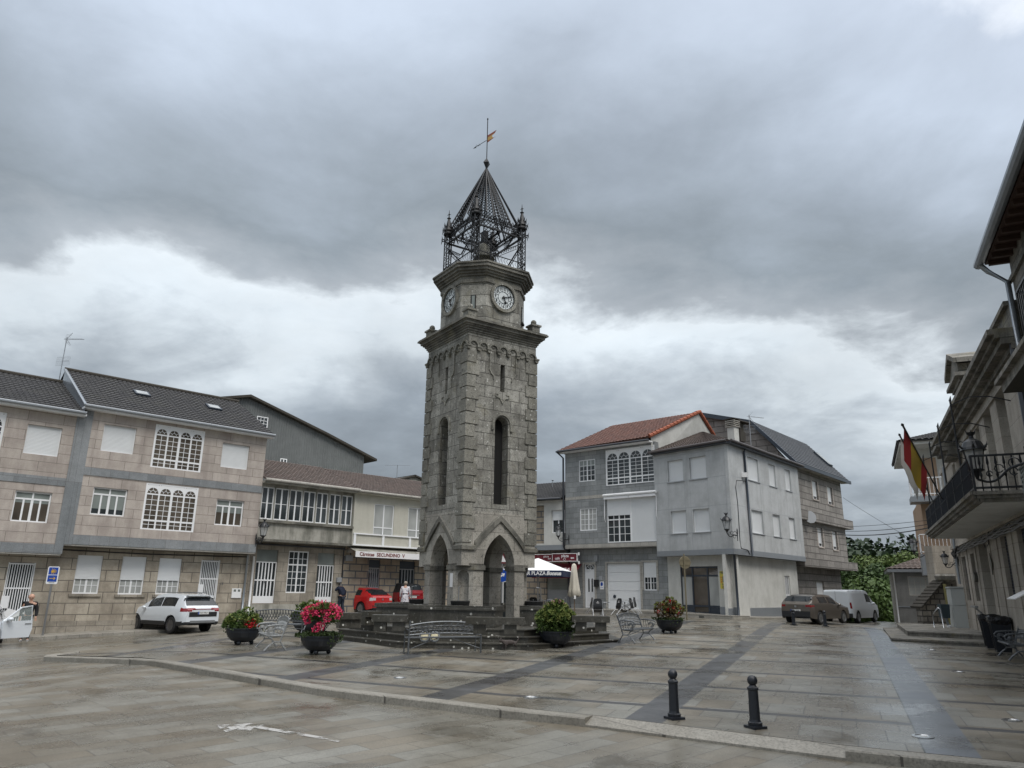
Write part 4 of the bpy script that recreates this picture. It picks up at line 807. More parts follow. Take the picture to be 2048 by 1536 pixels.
# chimney
cpx = inv @ aty(*d2(596, 215), 45.5); ch = MB(); ch.cbox((cpx.x, cpx.y, cpx.z-.15), (.5, .5, 1.1)); 
o = ch.build('chimney', m['render'], Gh); q = MB()
for k in range(4): q.cbox((cpx.x, cpx.y, cpx.z+.42+k*.12), (.66, .66, .05))
q.build('chimney_slats', m['lightstone'], o); q = MB(); q.cbox((cpx.x, cpx.y, cpx.z+.6), (.38, .38, .4)); q.cbox((cpx.x, cpx.y, cpx.z+.9), (.74, .74, .05)); q.build('chimney_cap', m['edge'], o)
cpx = inv @ aty(*d2(630, 165), 47.5); ch = MB(); ch.cbox((cpx.x, cpx.y, cpx.z-.5), (.6, .6, 1.2)); ch.lathe([(.85, .15), (.8, .2), (.1, .38), (.02, .4)], (cpx.x, cpx.y, cpx.z), 4, PI/4); ch.build('chimney', m['edge'], Gh)
# --- rough stone house with slate mansard ---
HP = Plane((18.5, 48.2), (sin(R_(41)), cos(R_(41)))); Hh = building('mansard_house', 'rough granite house with slate mansard roof and skylight behind the parked white van', 'building', HP)
uH1 = HP.u(*d2(1290, 620)); zH0 = HP.z(*d2(1110, 1070)); zH1 = HP.z(*d2(1110, 460)); uH2 = HP.u(*d2(1300, 1150))
hH = [HP.rect(d2, 1103, 1138, 520, 635), HP.rect(d2, 1200, 1232, 558, 668), HP.rect(d2, 1138, 1172, 818, 938), HP.rect(d2, 1232, 1264, 842, 958)]
b = MB(); b.wall(-.0, uH1, zH0, zH1, hH, d=.25); b.box(0, uH1, .251, 10, zH0, zH1); b.build('wall', m['rough'], Hh)
for r in hH:
    win(Hh, r, v=.16, kind='two', sh=.8); 
b = MB()
for r in hH:
    b.box(r[0]-.02, r[1]+.02, -.05, .02, r[2]-.1, r[2]-.003); b.box(r[0]-.14, r[0]-.003, -.02, .02, r[2], r[3]); b.box(r[1]+.003, r[1]+.14, -.02, .02, r[2], r[3])
b.build('window_surround', m['pink'], Hh)
b = MB(); zf = HP.z(*d2(1200, 775)); zf2 = HP.z(*d2(1200, 690))
for zz, hh in ((zH0, .55), (zH0+3.0, .62)): b.box(-.03, uH1+.9, -.35, 1.2, zz-.02, zz+hh)
b.build('projecting_course', m['rough'], Hh)
b = MB(); b.wall(0, uH1-.2, -2.5, zH0, [(uH1*.45, uH1*.45+1.5, -.5, 2.6)], v=.6); b.box(0, uH1-.2, .781, 10, -2.5, zH0-.03); b.build('ground_floor_wall', m['rough'], Hh)
b = MB(); b.box(uH1*.45, uH1*.45+1.5, .72, .76, -.5, 2.6); b.build('door', m['shutter'], Hh)
b = MB()
for zz in (zH0+.6, zH0+3.65): b.box(uH1+.01, uH1+.05, .4, .9, zz, zz+1.9)
b.build('balcony_window', m['white'], Hh)
# mansard
rz1 = HP.z(*d2(935, 230), 2.6); rz2 = HP.z(*d2(510, 180), 7)
prf = [(-.55, zH1-.05), (2.4, HP.z(*d2(930, 228), 2.4)), (6.5, HP.z(*d2(930, 228), 2.4)+1.2), (11, HP.z(*d2(930, 228), 2.4)-.2), (12, zH1)]
def roofband(P, Q, u0, u1, mt='slate', nm='roof'): tiles(nm, (u0, P[0], P[1]), (u1, P[0], P[1]), (u1, Q[0], Q[1]), (u0, Q[0], Q[1]), Hh, mt, .3, .25, .0)
for P, Q in zip(prf, prf[1:]): roofband(P, Q, -.35, uH1+.7)
gable(Hh, .0, .3, [(.05, zH1)]+[(a, z-.12) for a, z in prf[1:4]]+[(11, zH1)], 'rough')
b = MB()
for P, Q in zip(prf, prf[1:]): b.grid([[(-.38, P[0], P[1]-.25), (-.38, Q[0], Q[1]-.25)], [(-.38, P[0], P[1]+.06), (-.38, Q[0], Q[1]+.06)], [(-.2, P[0], P[1]+.06), (-.2, Q[0], Q[1]+.06)]])
b.box(-.35, uH1+.7, -.6, -.5, zH1-.2, zH1+.02); b.build('verge_board', m['dkframe'], Hh)
b = MB(); b.box(-.3, uH1+.65, -.52, .1, zH1-.14, zH1-.1); b.build('soffit', m['lightstone'], Hh)
p = Vector((0, prf[1][0]-prf[0][0], prf[1][1]-prf[0][1])).normalized(); n_ = Vector((0, -p.z, p.y)); uu = HP.u(*d2(1155, 365), 1.2)
cc = Vector((uu, prf[0][0]*.45+prf[1][0]*.55, prf[0][1]*.45+prf[1][1]*.55)); T = Matrix(((1, 0, 0, cc.x), (0, p.y, n_.y, cc.y), (0, p.z, n_.z, cc.z), (0, 0, 0, 1)))
b = MB(); b.T = T; b.box(-.45, .45, -.75, .75, 0, .14); o = b.build('skylight', m['dkframe'], Hh); b = MB(); b.T = T; b.box(-.36, .36, -.66, .66, .141, .15); b.build('pane', m['curtain'], o)
pipe(Hh, [(.1, -.55, zH1-.1), (-.4, -.1, zH1-.6), (-1.2, -.0, zH1-.9)], .07, 'bronze'); pipe(Hh, [(-.35, .4, zH0), (-.35, .4, -1)], .06, 'dkframe')
cp = HP.uz(*d2(1068, 755), -.1); b = MB(); b.T = Matrix.Translation((cp[0]-.25, -.35, cp[1])) @ Matrix.Rotation(R_(75), 4, 'X') @ Matrix.Rotation(R_(-40), 4, 'Y'); b.lathe([(.01, 0), (.2, .03), (.42, .13)], (0, 0, 0), 16); b.T = None; b.tube([(cp[0]-.25, -.3, cp[1]), (cp[0]-.2, .0, cp[1]-.3)], .02, 4); b.build('satellite_dish', m['greyfr'], Hh)
# --- cafe house ---
EP = Plane((-1.9, 51.9), (3.6+1.9, 48.4-51.9)); uE = (Vector((3.6, 48.4))-Vector((-1.9, 51.9))).length-.15
Eh = building('cafe_house', 'white cafe house with low dark roof and maroon sign, right of the tower', 'building', EP)
zE0 = EP.z(*d1(230, 1000)); zE1 = EP.z(*d1(230, 668)); 
hE = [EP.rect(d1, 210, 294, 735, 888), EP.rect(d1, 60, 160, 705, 960)]
b = MB(); b.wall(0, uE, zE0, zE1, hE, d=.3); b.box(0, uE, .301, 8, zE0, zE1); b.build('wall', m['render'], Eh)
win(Eh, hE[0], v=.16, kind='two', sh=.42); r = hE[1]; b = MB(); b.box(r[0], r[1], .25, .29, r[2], r[3]); b.build('balcony_recess', m['ashlar2'], Eh)
b = MB(); b.box(0, uE, -.02, .2, zE0-.02, zE0+.3); b.build('base_band', m['gutter'], Eh)
ro = EP.rect(d3, 360, 680, 480, 900, .5); sz = EP.z(*d3(500, 900), .5)
dE = [(ro[0], ro[1]+.35, sz, ro[3]+.3), (.9, 1.9, sz, sz+2.5), (2.35, 2.9, sz+.9, sz+2.3)]
b = MB(); b.wall(0, uE, -.4, zE0-.02, dE, v=.5); b.box(0, uE, .681, 8, -.4, zE0-.03); b.build('ground_floor_wall', m['ashlar2'], Eh)
b = MB(); slats(b, dE[0][0], dE[0][1], sz+1.0, dE[0][3], .62, .09); o = b.build('roller_shutter', m['blind'], Eh); b = MB(); slats(b, dE[0][0], dE[0][1], sz, sz+1.0, .63, .3); b.build('shutter_lower_panel', m['greyfr'], o)
win(Eh, dE[2], v=.6, kind='two'); win(Eh, dE[1], v=.6, kind='two', mid=.6)
zr = EP.z(*d1(300, 545), 4)
tiles('roof', (-.3, -.4, zE1+.05), (uE, -.4, zE1+.05), (uE, 4.2, zr), (-.3, 4.2, zr-.0), Eh, 'slate_t'); gutter(Eh, -.3, uE, zE1+.04, -.43, 'dkpipe')
tiles('roof', (uE, 8.2, zE1), (-.3, 8.2, zE1), (-.3, 4.2, zr-.01), (uE, 4.2, zr-.01), Eh, 'slate_t')
# sign: two hinged faces
r = EP.rect(d3, 447, 775, 190, 285, -.15)
b = MB(); b.box(r[0], r[1], -.17, -.03, r[2], r[3]); sg = b.build('cafe_sign', m['redpl'], Eh, label='maroon lit cafe sign panel'); b = MB(); w = r[1]-r[0]; h = r[3]-r[2]
b.box(r[0]-.03, r[1]+.03, -.19, -.02, r[2]-.04, r[2]-.002); b.box(r[0]-.03, r[1]+.03, -.19, -.02, r[3]+.002, r[3]+.04); b.box(r[0]-.03, r[0]-.002, -.19, -.02, r[2], r[3]); b.box(r[1]+.002, r[1]+.03, -.19, -.02, r[2], r[3]); b.build('sign_frame', m['wht'], sg)
text('plaza', Eh, (r[0]+w*.52, -.176, r[2]+h*.72), h*.62, 'wht', bold=.004); text('café', Eh, (r[0]+w*.20, -.176, r[2]+h*.36), h*.50, 'wht', bold=.004); text('BAR', Eh, (r[0]+w*.83, -.176, r[2]+h*.38), h*.30, 'wht', bold=.006)
b = MB(); b.T = Matrix.Translation((r[0]+w*.5, -.176, r[2]+h*.22)); b.tube([(.08*cos(k*PI/5), 0, .07*sin(k*PI/5)) for k in range(11)], .012, 4); b.tube([(0, 0, .1), (0, 0, .2)], .012, 4); b.T = None; b.build('sign_mark', m['wht'], sg)
r2 = EP.rect(d3, 290, 440, 200, 290, -.15); b = MB(); b.box(r2[0]-.8, r2[1]-.06, -.15, -.03, r2[2], r2[3]); sg2 = b.build('cafe_sign', m['redpl'], Eh); text('plaza', Eh, (r2[0]+(r2[1]-r2[0])*.45, -.156, r2[2]+h*.7), h*.45, 'wht'); text('BAR', Eh, (r2[1]-.2, -.156, r2[2]+h*.36), h*.3, 'wht')
b = MB(); b.box(r2[0]-.83, r2[1]-.03, -.17, -.02, r2[3]+.002, r2[3]+.035); b.box(r2[0]-.83, r2[1]-.03, -.17, -.02, r2[2]-.035, r2[2]-.002); b.build('sign_frame', m['wht'], sg2)
b = MB(); za = r[2]-.12; b.grid([[(r[0]-1.2, .45, za), (r[1]+.1, .45, za)], [(r[0]-1.2, -.75, za-.75), (r[1]+.1, -.75, za-.75)], [(r[0]-1.2, -.76, za-.95), (r[1]+.1, -.76, za-.95)]]); aw = b.build('awning', m['redpl'], Eh, label='maroon fabric awning with white lettering')
text('PLAZA', Eh, ((r[0]+r[1])/2-.2, -.22, za-.40), .42, 'wht', rot=(R_(32), 0, 0))
b = MB()
for zz, rr in ((r[3]-.1, .05), (r[2]-.2, .05)): b.tube([(r[1]+.12, -.1, zz), (r[1]+.12, -.1, zz+.18)], .06, 8)
b.build('spot_lamp', m['wht'], Eh)
# pavement in front of the right row (raised)
strip('pavement', [tuple(GR.xy(6.9, -.9)), tuple(GR.xy(-.1, -.9)), ], 3, .11, m['tact'], 8) if False else None
def slab(name, poly, dz, mat):
    b = MB(); b.face([(x, y, gz(x, y)+dz) for x, y in poly]); n = len(poly)
    for i in range(n): (x, y), (X, Y) = poly[i], poly[(i+1) % n]; b.face([(x, y, gz(x, y)+dz), (x, y, gz(x, y)+dz-.8), (X, Y, gz(X, Y)+dz-.8), (X, Y, gz(X, Y)+dz)])
    o = b.build(name, mat, fixn=True); tag(o, kind='structure'); return o
q = lambda P, u, v: tuple(P.xy(u, v))
slab('pavement', [q(EP, -.5, -1.3), q(FP, -.0, -1.2), q(FP, uF-.4, -1.2), q(GP, uG+.3, -.9), q(GP, uG+.1, .9), q(GP, 1, 1.5), q(FP, 1, 1.4), q(EP, 1, 1.5)], .16, m['tact'])
slab('pavement', [q(GP, uG+.25, -.85), q(GR, 3, -.7), q(GR, 7.5, -.6), q(GR, 7.5, 1.), q(GR, 0, 1.)], .10, m['tact'])
# ================= clock tower =================
TS = 3.12; PH = 55.7
_r = ray(921, 1180); cor = Vector((_r.x, _r.y))*(26/_r.y)
dR = Vector((sin(R_(PH)), cos(R_(PH)))); dL = Vector((-cos(R_(PH)), sin(R_(PH)))); tc_ = cor+(dR+dL)*TS/2
TP = Plane(cor, dR); tz = lambda x, y, c=t3: TP.z(*c(x, y))
TW = thing('clock_tower', 'tall granite clock tower with pointed arches, two visible clock faces and an openwork iron spire', 'tower', (tc_.x, tc_.y, 0), math.atan2(dR.y, dR.x))
H = TS/2; zPl = .58                        # platform floor
zImp = TP.z(920, 1129); zStr = TP.z(921, 1098); zApex = TP.z(*t3(1110, 455)); zHood = TP.z(*t3(1112, 320))
zCorb = TP.z(*t2(475, 330)); zCor0 = TP.z(*t2(475, 225)); zCor1 = TP.z(*t2(465, 128)); 
0 and print('tower z', zPl, zImp, zStr, zApex, zHood, zCorb, zCor0, zCor1)
faces = [Matrix.Rotation(PI/2*k, 4, 'Z') for k in range(4)]     # face 0: y=-H (right face in the picture), face 3: x=-H (left)
# arcade: opening half-width and arch
aw = TP.rect(t3, 915, 1215, 800, 850); ahw = (aw[1]-aw[0])/2+.04; AC = 0.  # centred
ck = .50                                   # chamfer of the piers
def arch_pts(hw, z0, za, n=10):            # pointed arch, right half from spring to apex
    hgt = za-z0; R = (hw*hw+hgt*hgt)/(2*hw); pts = []
    a1 = math.asin(min(1, hgt/R))
    for i in range(n+1):
        a = a1*i/n; pts.append((hw-R+R*cos(a), z0+R*sin(a)))
    return pts
zsp = zImp-.02
ar = arch_pts(ahw, zsp, zApex)
b = MB(); lw = H-ck-.0
for T in faces:
    b.T = T
    for s in (-1, 1):
        # front face of the arcade stage, from the pier edge to the arch curve
        rows = [[(s*x, -H, z) for x, z in ar], [(s*max(x, H-ck if z < zImp else H), -H, z) for x, z in ar]]
        rows[1] = [(s*(H-.0), -H, z) for x, z in ar]
        b.grid(rows)
        b.grid([[(s*x, -H, z) for x, z in ar], [(s*x, -H+.55, z) for x, z in ar]])
    top = ar[-1][1]
    b.face([(-H, -H, top), (H, -H, top), (H, -H, zHood+.3), (-H, -H, zHood+.3)])
    # inner face
    for s in (-1, 1): b.grid([[(s*x, -H+.55, z) for x, z in ar], [(s*(H-.55), -H+.55, z) for x, z in ar]])
b.T = None; b.box(-H+.1, H-.1, -H+.1, H-.1, zApex+.25, zApex+.45)
b.build('arcade', m['pierstone'], TW)
# piers with chamfered corner and a niche
b = MB(); pw = H-ahw
for k in range(4):
    b.T = faces[k]; x0 = -H; e = -ahw
    def pier(z0, z1, gr=0.):
        pts = [(x0+ck, x0-gr), (e+gr, x0-gr), (e+gr, e+gr), (x0-gr, e+gr), (x0-gr, x0+ck)]; b.prism(pts, z0, z1)
    pier(zPl-.05, zImp-.16)
b.build('pier', m['pierstone'], TW) if False else None
pierm = b
b = MB()
for k in range(4):
    b.T = faces[k]; x0 = -H; e = -ahw; z0, z1 = zPl-.05, zImp-.16
    i5 = x0+.52; Q = [(x0+ck, x0), (e, x0), (e, i5), (i5+.14, i5), (i5, i5+.14), (i5, e), (x0, e), (x0, x0+ck)]
    for (xa, ya), (xb, yb_) in zip(Q, Q[1:]): b.face([(xa, ya, z0), (xb, yb_, z0), (xb, yb_, z1), (xa, ya, z1)])
    # chamfer face with niche: local axes along the chamfer
    P0 = Vector((x0, x0+ck, 0)); P1 = Vector((x0+ck, x0, 0)); d = (P1-P0); L = d.length; d /= L; nin = Vector((1, 1, 0)).normalized()
    nr = .20; nz0 = zPl+.75; nz1 = zPl+1.62; c = L/2
    def cp(u, dd, z): return P0+d*u+nin*dd+Vector((0, 0, z))
    ring = [(c-nr, nz0)]+[(c-nr*cos(PI*i/10), nz1+nr*sin(PI*i/10)) for i in range(11)]+[(c+nr, nz0)]
    outer = [(0, z0)]+[(0 if i < 5 else (L if i > 5 else c), (z1 if 2 < i < 8 else nz1+(z1-nz1)*min(1, sin(PI*i/10)*1.2))) for i in range(11)]+[(L, z0)]
    outer[0] = (0, nz0); outer[-1] = (L, nz0)
    b.grid([[cp(u, 0, z) for u, z in ring], [cp(u, 0, z) for u, z in outer]])
    b.face([cp(0, 0, z0), cp(L, 0, z0), cp(L, 0, nz0), cp(0, 0, nz0)])
    prev = ring
    rows = [[cp(u, 0, z) for u, z in ring]]
    for q_ in range(1, 4):
        s = cos(q_*PI/6.2); rows.append([cp(c+(u-c)*s, nr*sin(q_*PI/6.2), z if z <= nz1 else nz1+(z-nz1)*s) for u, z in ring])
    b.grid(rows); b.face(rows[-1])
b.build('pier_base', m['pierstone'], TW)
b = MB()
for k in range(4):
    b.T = faces[k]; x0 = -H; e = -ahw; g = .05
    i5 = x0+.56; b.prism([(x0+ck-.02, x0-g), (e+g, x0-g), (e+g, i5), (i5, i5+.0), (i5, e+g), (x0-g, e+g), (x0-g, x0+ck-.02)], zImp-.16, zImp)
    b.prism([(x0+ck*.6, x0), (e, x0), (e, x0+.5), (x0+.5, x0+.5), (x0+.5, e), (x0, e), (x0, x0+ck*.6)], zImp+.001, zImp+.05)
b.build('impost', m['cornice'], TW)
# corner blocks between impost and string (chamfer fades back to a square corner)
b = MB()
for k in range(4):
    b.T = faces[k]; b.grid([[(-H, -H+ck, zImp), (-H+ck, -H, zImp)], [(-H, -H+.02, zImp+.32), (-H+.02, -H, zImp+.32)]])
# hood mould following the arch, stepping out to a horizontal string at the corners
hd = MB(); hr = [((ahw+.38)*(1-(i/10)**1.22), zStr+(zHood-zStr)*(i/10)) for i in range(11)]
for T in faces:
    hd.T = T
    for s in (-1, 1):
        path = [(s*(H+.07), zStr)]+[(s*x, z) for x, z in hr]
        a_, c_ = [], []
        for i, (x, z) in enumerate(path):
            a_.append((x, z)); 
        th = .13
        up = [(path[0][0], zStr+th)]+[(s*(x+.09 if i else x+.02), z+th) for i, (x, z) in enumerate(hr)]; up[-1] = (0, hr[-1][1]+th*1.5)
        hd.grid([[(x, -H, z) for x, z in path], [(x, -H-.08, z) for x, z in path], [(x, -H-.08, z) for x, z in up], [(x, -H, z+.05) for x, z in up]])
hd.build('hood_mould', m['cornice'], TW)
# shaft with tall niches and slits
slw = TP.rect(t2, 657, 725, 890, 1490); nzt = TP.z(*t2(725, 852)); nzb = TP.z(*t2(720, 1495)); nhw = (TP.u(*t2(792, 1100))-TP.u(*t2(657, 1100)))/2
nhw = .30; zs0 = TP.z(*t2(722, 668)); zs1 = TP.z(*t2(725, 468)); shw = .10
nsp = nzt-nhw; z0 = zHood+.3
b = MB()
for T in faces:
    b.T = T; y = -H
    b.face([(-H, y, z0-.3), (H, y, z0-.3), (H, y, z0), (-H, y, z0)]) if False else None
    b.face([(-H, y, z0), (H, y, z0), (H, y, nzb), (-H, y, nzb)])
    ring = [(-nhw*cos(PI*i/12), nsp+nhw*sin(PI*i/12)) for i in range(13)]
    for s in (-1, 1):
        x0, x1 = sorted((s*nhw, s*H)); b.face([(x0, y, nzb), (x1, y, nzb), (x1, y, nsp), (x0, y, nsp)])
    out = [(-H if i < 6 else (H if i > 6 else 0), nsp if i in (0, 12) else nzt+.02) for i in range(13)]
    out = [(x*H/nhw if abs(x) > 0 else 0, nsp+(nzt+.02-nsp)*min(1, sin(PI*i/12)*1.4)) for i, (x, z) in enumerate(ring)]
    b.grid([[(x, y, z) for x, z in ring], [(x, y, z) for x, z in out]])
    b.face([(-H, y, nsp), (x, y, z)] if False else [(-H, y, nzt+.02), (H, y, nzt+.02), (H, y, zs0), (-H, y, zs0)])
    for i in (0, 1, 2, 3): 
        pass
    for s in (-1, 1):   # fill spandrel triangles at the edge
        b.face([(s*H, y, nsp), (s*H, y, nzt+.02)]+[(s*abs(x), y, z) for x, z in out[:7][::-1]][0:7])
    for s in (-1, 1): x0, x1 = sorted((s*shw, s*H)); b.face([(x0, y, zs0), (x1, y, zs0), (x1, y, zs1), (x0, y, zs1)])
    b.face([(-H, y, zs1), (H, y, zs1), (H, y, zCor0), (-H, y, zCor0)])
    # reveals
    full = [(-nhw, nzb)]+ring+[(nhw, nzb)]; b.grid([[(x, y, z) for x, z in full], [(x, y+.42, z) for x, z in full]]); b.face([(-nhw, y, nzb), (nhw, y, nzb), (nhw, y+.42, nzb+.05), (-nhw, y+.42, nzb+.05)])
    for s in (-1, 1): b.face([(s*shw, y, zs0), (s*shw, y, zs1), (s*shw, y+.4, zs1), (s*shw, y+.4, zs0)])
    b.face([(-shw, y, zs0), (shw, y, zs0), (shw, y+.4, zs0), (-shw, y+.4, zs0)]); b.face([(-shw, y, zs1), (shw, y, zs1), (shw, y+.4, zs1), (-shw, y+.4, zs1)])
    # solid right half of the niche back: the dark slot lies to the left
b.build('shaft', m['tower'], TW)
b = MB()
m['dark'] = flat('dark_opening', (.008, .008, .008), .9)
for T in faces:
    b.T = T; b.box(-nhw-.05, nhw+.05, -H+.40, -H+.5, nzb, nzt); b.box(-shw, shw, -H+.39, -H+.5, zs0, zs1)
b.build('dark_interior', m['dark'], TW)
# quoins and carved mouldings
b = MB(); zq = zStr+.25; k = 0; qh = .468; qb = [MB() for _ in range(4)]
while zq < zCorb-.15:
    L = .50 if k % 2 else .36
    top = min(zq+qh-.04, zCorb-.1)
    for T, b in zip(faces, qb):
        b.T = T; g = .042; Lb = .36 if k % 2 else .50
        # L-shaped prism around the corner at (-H,-H)
        b.prism([(-H-g, -H-g), (-H+L, -H-g), (-H+L, -H+.05), (-H+.05, -H+.05), (-H+.05, -H+Lb), (-H-g, -H+Lb)], zq, top)
    zq += qh; k += 1
for b in qb: b.build('quoins', m['quoin'], TW)
for T in faces:
    b = MB(); b.T = T; y = -H
    def band(path, w=.07, g=.045, close=False):
        P = [Vector((x, 0, z)) for x, z in path]; L1, L2 = [], []
        for i, p in enumerate(P):
            a = P[max(0, i-1)]; c = P[min(len(P)-1, i+1)]; d = (c-a).normalized(); n = Vector((-d.z, 0, d.x)); L1.append(p+n*w/2); L2.append(p-n*w/2)
        f = lambda p, yy: (p.x, yy, p.z)
        b.grid([[f(p, y) for p in L1], [f(p, y-g) for p in L1], [f(p, y-g) for p in L2], [f(p, y) for p in L2]])
        b.face([f(L1[0], y), f(L1[0], y-g), f(L2[0], y-g), f(L2[0], y)]); b.face([f(L1[-1], y), f(L1[-1], y-g), f(L2[-1], y-g), f(L2[-1], y)])
    h2 = nhw+.10
    band([(-h2-.08, nsp-.2), (-h2, nsp-.2), (-h2, nsp)]+[(-h2*cos(PI*i/12), nsp+h2*sin(PI*i/12)) for i in range(1, 12)]+[(h2, nsp), (h2, nsp-.2), (h2+.08, nsp-.2)], .09, .05)
    # ogee panel moulding round the slit
    for s in (-1, 1):
        band([(s*.95, zs1+.42), (s*.60, zs1+.42), (s*.60, zs1-.28), (s*.52, zs1-.42), (s*.42, zs1-.50), (s*.40, zs1-.62)], .05, .04)
        band([(s*.30, zs0-.20), (s*.30, zs0-.10), (s*.18, zs0-.10)], .045, .035)
    band([(-.3, zs0-.20), (-.12, zs0-.24), (0, zs0-.44), (.12, zs0-.24), (.3, zs0-.20)], .05, .035)
    b.build('mouldings', m['quoin'], TW)
# corbel table with small round arches
b = MB(); nA = 7; aw_ = 2*H/nA
for T in faces:
    b.T = T; y = -H
    for i in range(nA+1):
        x = -H+aw_*i; b.box(x-.10, x+.10, y-.11, y+.01, zCorb+.0, zCorb+.06); b.prof([(x-.085, zCorb), (x+.085, zCorb), (x+.05, zCorb-.12), (x-.05, zCorb-.10)], y-.085, y+.01)
    for i in range(nA):
        x = -H+aw_*(i+.5); r0 = aw_/2-.06; zz = zCorb+.07
        P = [(x-r0*cos(PI*k/10), zz+r0*sin(PI*k/10)) for k in range(11)]; Q = [(x-(r0+.06)*cos(PI*k/10), zz+(r0+.06)*sin(PI*k/10)) for k in range(11)]
        b.grid([[(a, y, z) for a, z in P], [(a, y-.06, z) for a, z in P], [(a, y-.06, z) for a, z in Q], [(a, y, z) for a, z in Q]])
        b.tube([(x+.07*cos(k*PI/4), y-.02, zz+.12+.07*sin(k*PI/4)) for k in range(9)], .015, 4)
b.build('corbel_table', m['quoin'], TW)
b = MB(); hh = zCor1-zCor0
for g, a, c in ((.04, 0, .14), (.08, .14, .3), (.13, .30, .44), (.19, .44, .56), (.26, .56, .72), (.29, .72, .80), (.36, .80, .92), (.33, .92, 1.)):
    b.box(-H-g, H+g, -H-g, H+g, zCor0+hh*a, zCor0+hh*c)
b.prism([(-H-.3, -H-.3), (H+.3, -H-.3), (H+.3, H+.3), (-H-.3, H+.3)], zCor1, zCor1+.22, .25)
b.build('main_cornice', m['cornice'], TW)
for T in faces:
    b = MB(); b.T = T; c = -H+.07; b.cbox((c, c, zCor1+.20), (.36, .36, .30)); b.cbox((c, c, zCor1+.37), (.46, .46, .07)); b.ball((c, c, zCor1+.53), .12, 10)
    b.build('corner_pinnacle', m['quoin'], TW)
# octagonal clock stage
h8 = 1.50; k8 = .72; oct_ = lambda g: [p for s in range(4) for p in [tuple((faces[s] @ Vector(q))[:2]) for q in ((-h8-g+ (k8+g*.41), -h8-g, 0), (h8+g-(k8+g*.41), -h8-g, 0))]]
z8 = aty(*t1(620, 1260), tc_.y-1.5).z; z8t = aty(*t1(545, 1172), tc_.y-1.5).z; z8 -= .13; z8t -= .13
b = MB(); b.prism(oct_(0), zCor1+.1, z8-.28); b.build('clock_stage', m['tower'], TW)
b = MB(); hh = z8t-z8
for g, a, c in ((.05, -.28, -.14), (.02, -.14, 0)): b.prism(oct_(g), z8+a, z8+c)
for g, a, c in ((.08, 0, .18), (.15, .18, .36), (.23, .36, .6), (.31, .6, .86), (.35, .86, 1.)): b.prism(oct_(g), z8+hh*a, z8+hh*c)
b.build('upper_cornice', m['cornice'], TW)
m['clockw'] = flat('white_dial', (.62, .66, .66), .35, var=.05)
zck = aty(*t1(683, 1423), tc_.y-1.5).z
for i, T in enumerate(faces):
    b = MB(); b.T = T @ Matrix.Translation((0, -h8, zck)); n = 32; R0 = .50
    rg = lambda r, y: [(r*cos(2*PI*k/n), y, r*sin(2*PI*k/n)) for k in range(n)]
    b.grid([rg(R0+.12, .0), rg(R0+.12, -.10), rg(R0, -.10), rg(R0, .0)], True); o = b.build('clock', m['quoin'], TW)
    d = MB(); d.T = b.T; d.face(rg(R0, -.015)); d.build('dial', m['clockw'], o)
    g = MB(); g.T = b.T
    for r0, r1 in ((R0-.03, R0), (.24, .255)): g.grid([rg(r1, -.02), rg(r1, -.028), rg(r0, -.028), rg(r0, -.02)], True)
    for k in range(12):
        a = k*PI/6+PI/12; g.tube([(.26*sin(a), -.024, .26*cos(a)), (.48*sin(a), -.024, .48*cos(a))], .007, 4)
    g.build('dial_rings', m['dkframe'], o)
    hm = MB(); hm.T = b.T; a = R_(72); hm.tube([(-.08*sin(a), -.05, -.08*cos(a)), (.4*sin(a), -.05, .4*cos(a))], [.03, .012], 5); a = R_(158); hm.tube([(-.06*sin(a), -.06, -.06*cos(a)), (.16*sin(a), -.06, .16*cos(a)), (.2*sin(a), -.06, .2*cos(a)), (.28*sin(a), -.06, .28*cos(a))], [.03, .02, .05, .008], 5); hm.ball((0, -.055, 0), .04, 8); hm.build('hands', m['black'], o)
    for k in range(12):
        a = (k or 12)*PI/6; rr = .37; T_ = b.T @ Matrix.Translation((rr*sin(a), -.022, rr*cos(a))) @ Matrix.Rotation(PI/2, 4, 'X')
        q = text(str(k or 12), TW, (0, 0, 0), .155, 'black', name='numeral', bold=.003); q.data.transform(T_); q.location = (0, 0, 0); q.rotation_euler = (0, 0, 0); q.parent = o
    # slit lamp on the chamfered corner
    s = MB(); s.T = T @ Matrix.Translation((-h8+k8/2, -h8+k8/2, 0)) @ Matrix.Rotation(R_(-45), 4, 'Z'); zb_ = aty(*t1(462, 1475), tc_.y-1.9).z
    s.box(-.10, .10, -.03, .02, zb_-.25, zb_+.42); s.box(-.13, .13, -.10, .02, zb_-.33, zb_-.25); o = s.build('slit_window', m['dark'], TW); s2 = MB(); s2.T = s.T; s2.box(-.06, .06, -.036, -.031, zb_-.2, zb_+.38); s2.build('pane', m['blind'], o)
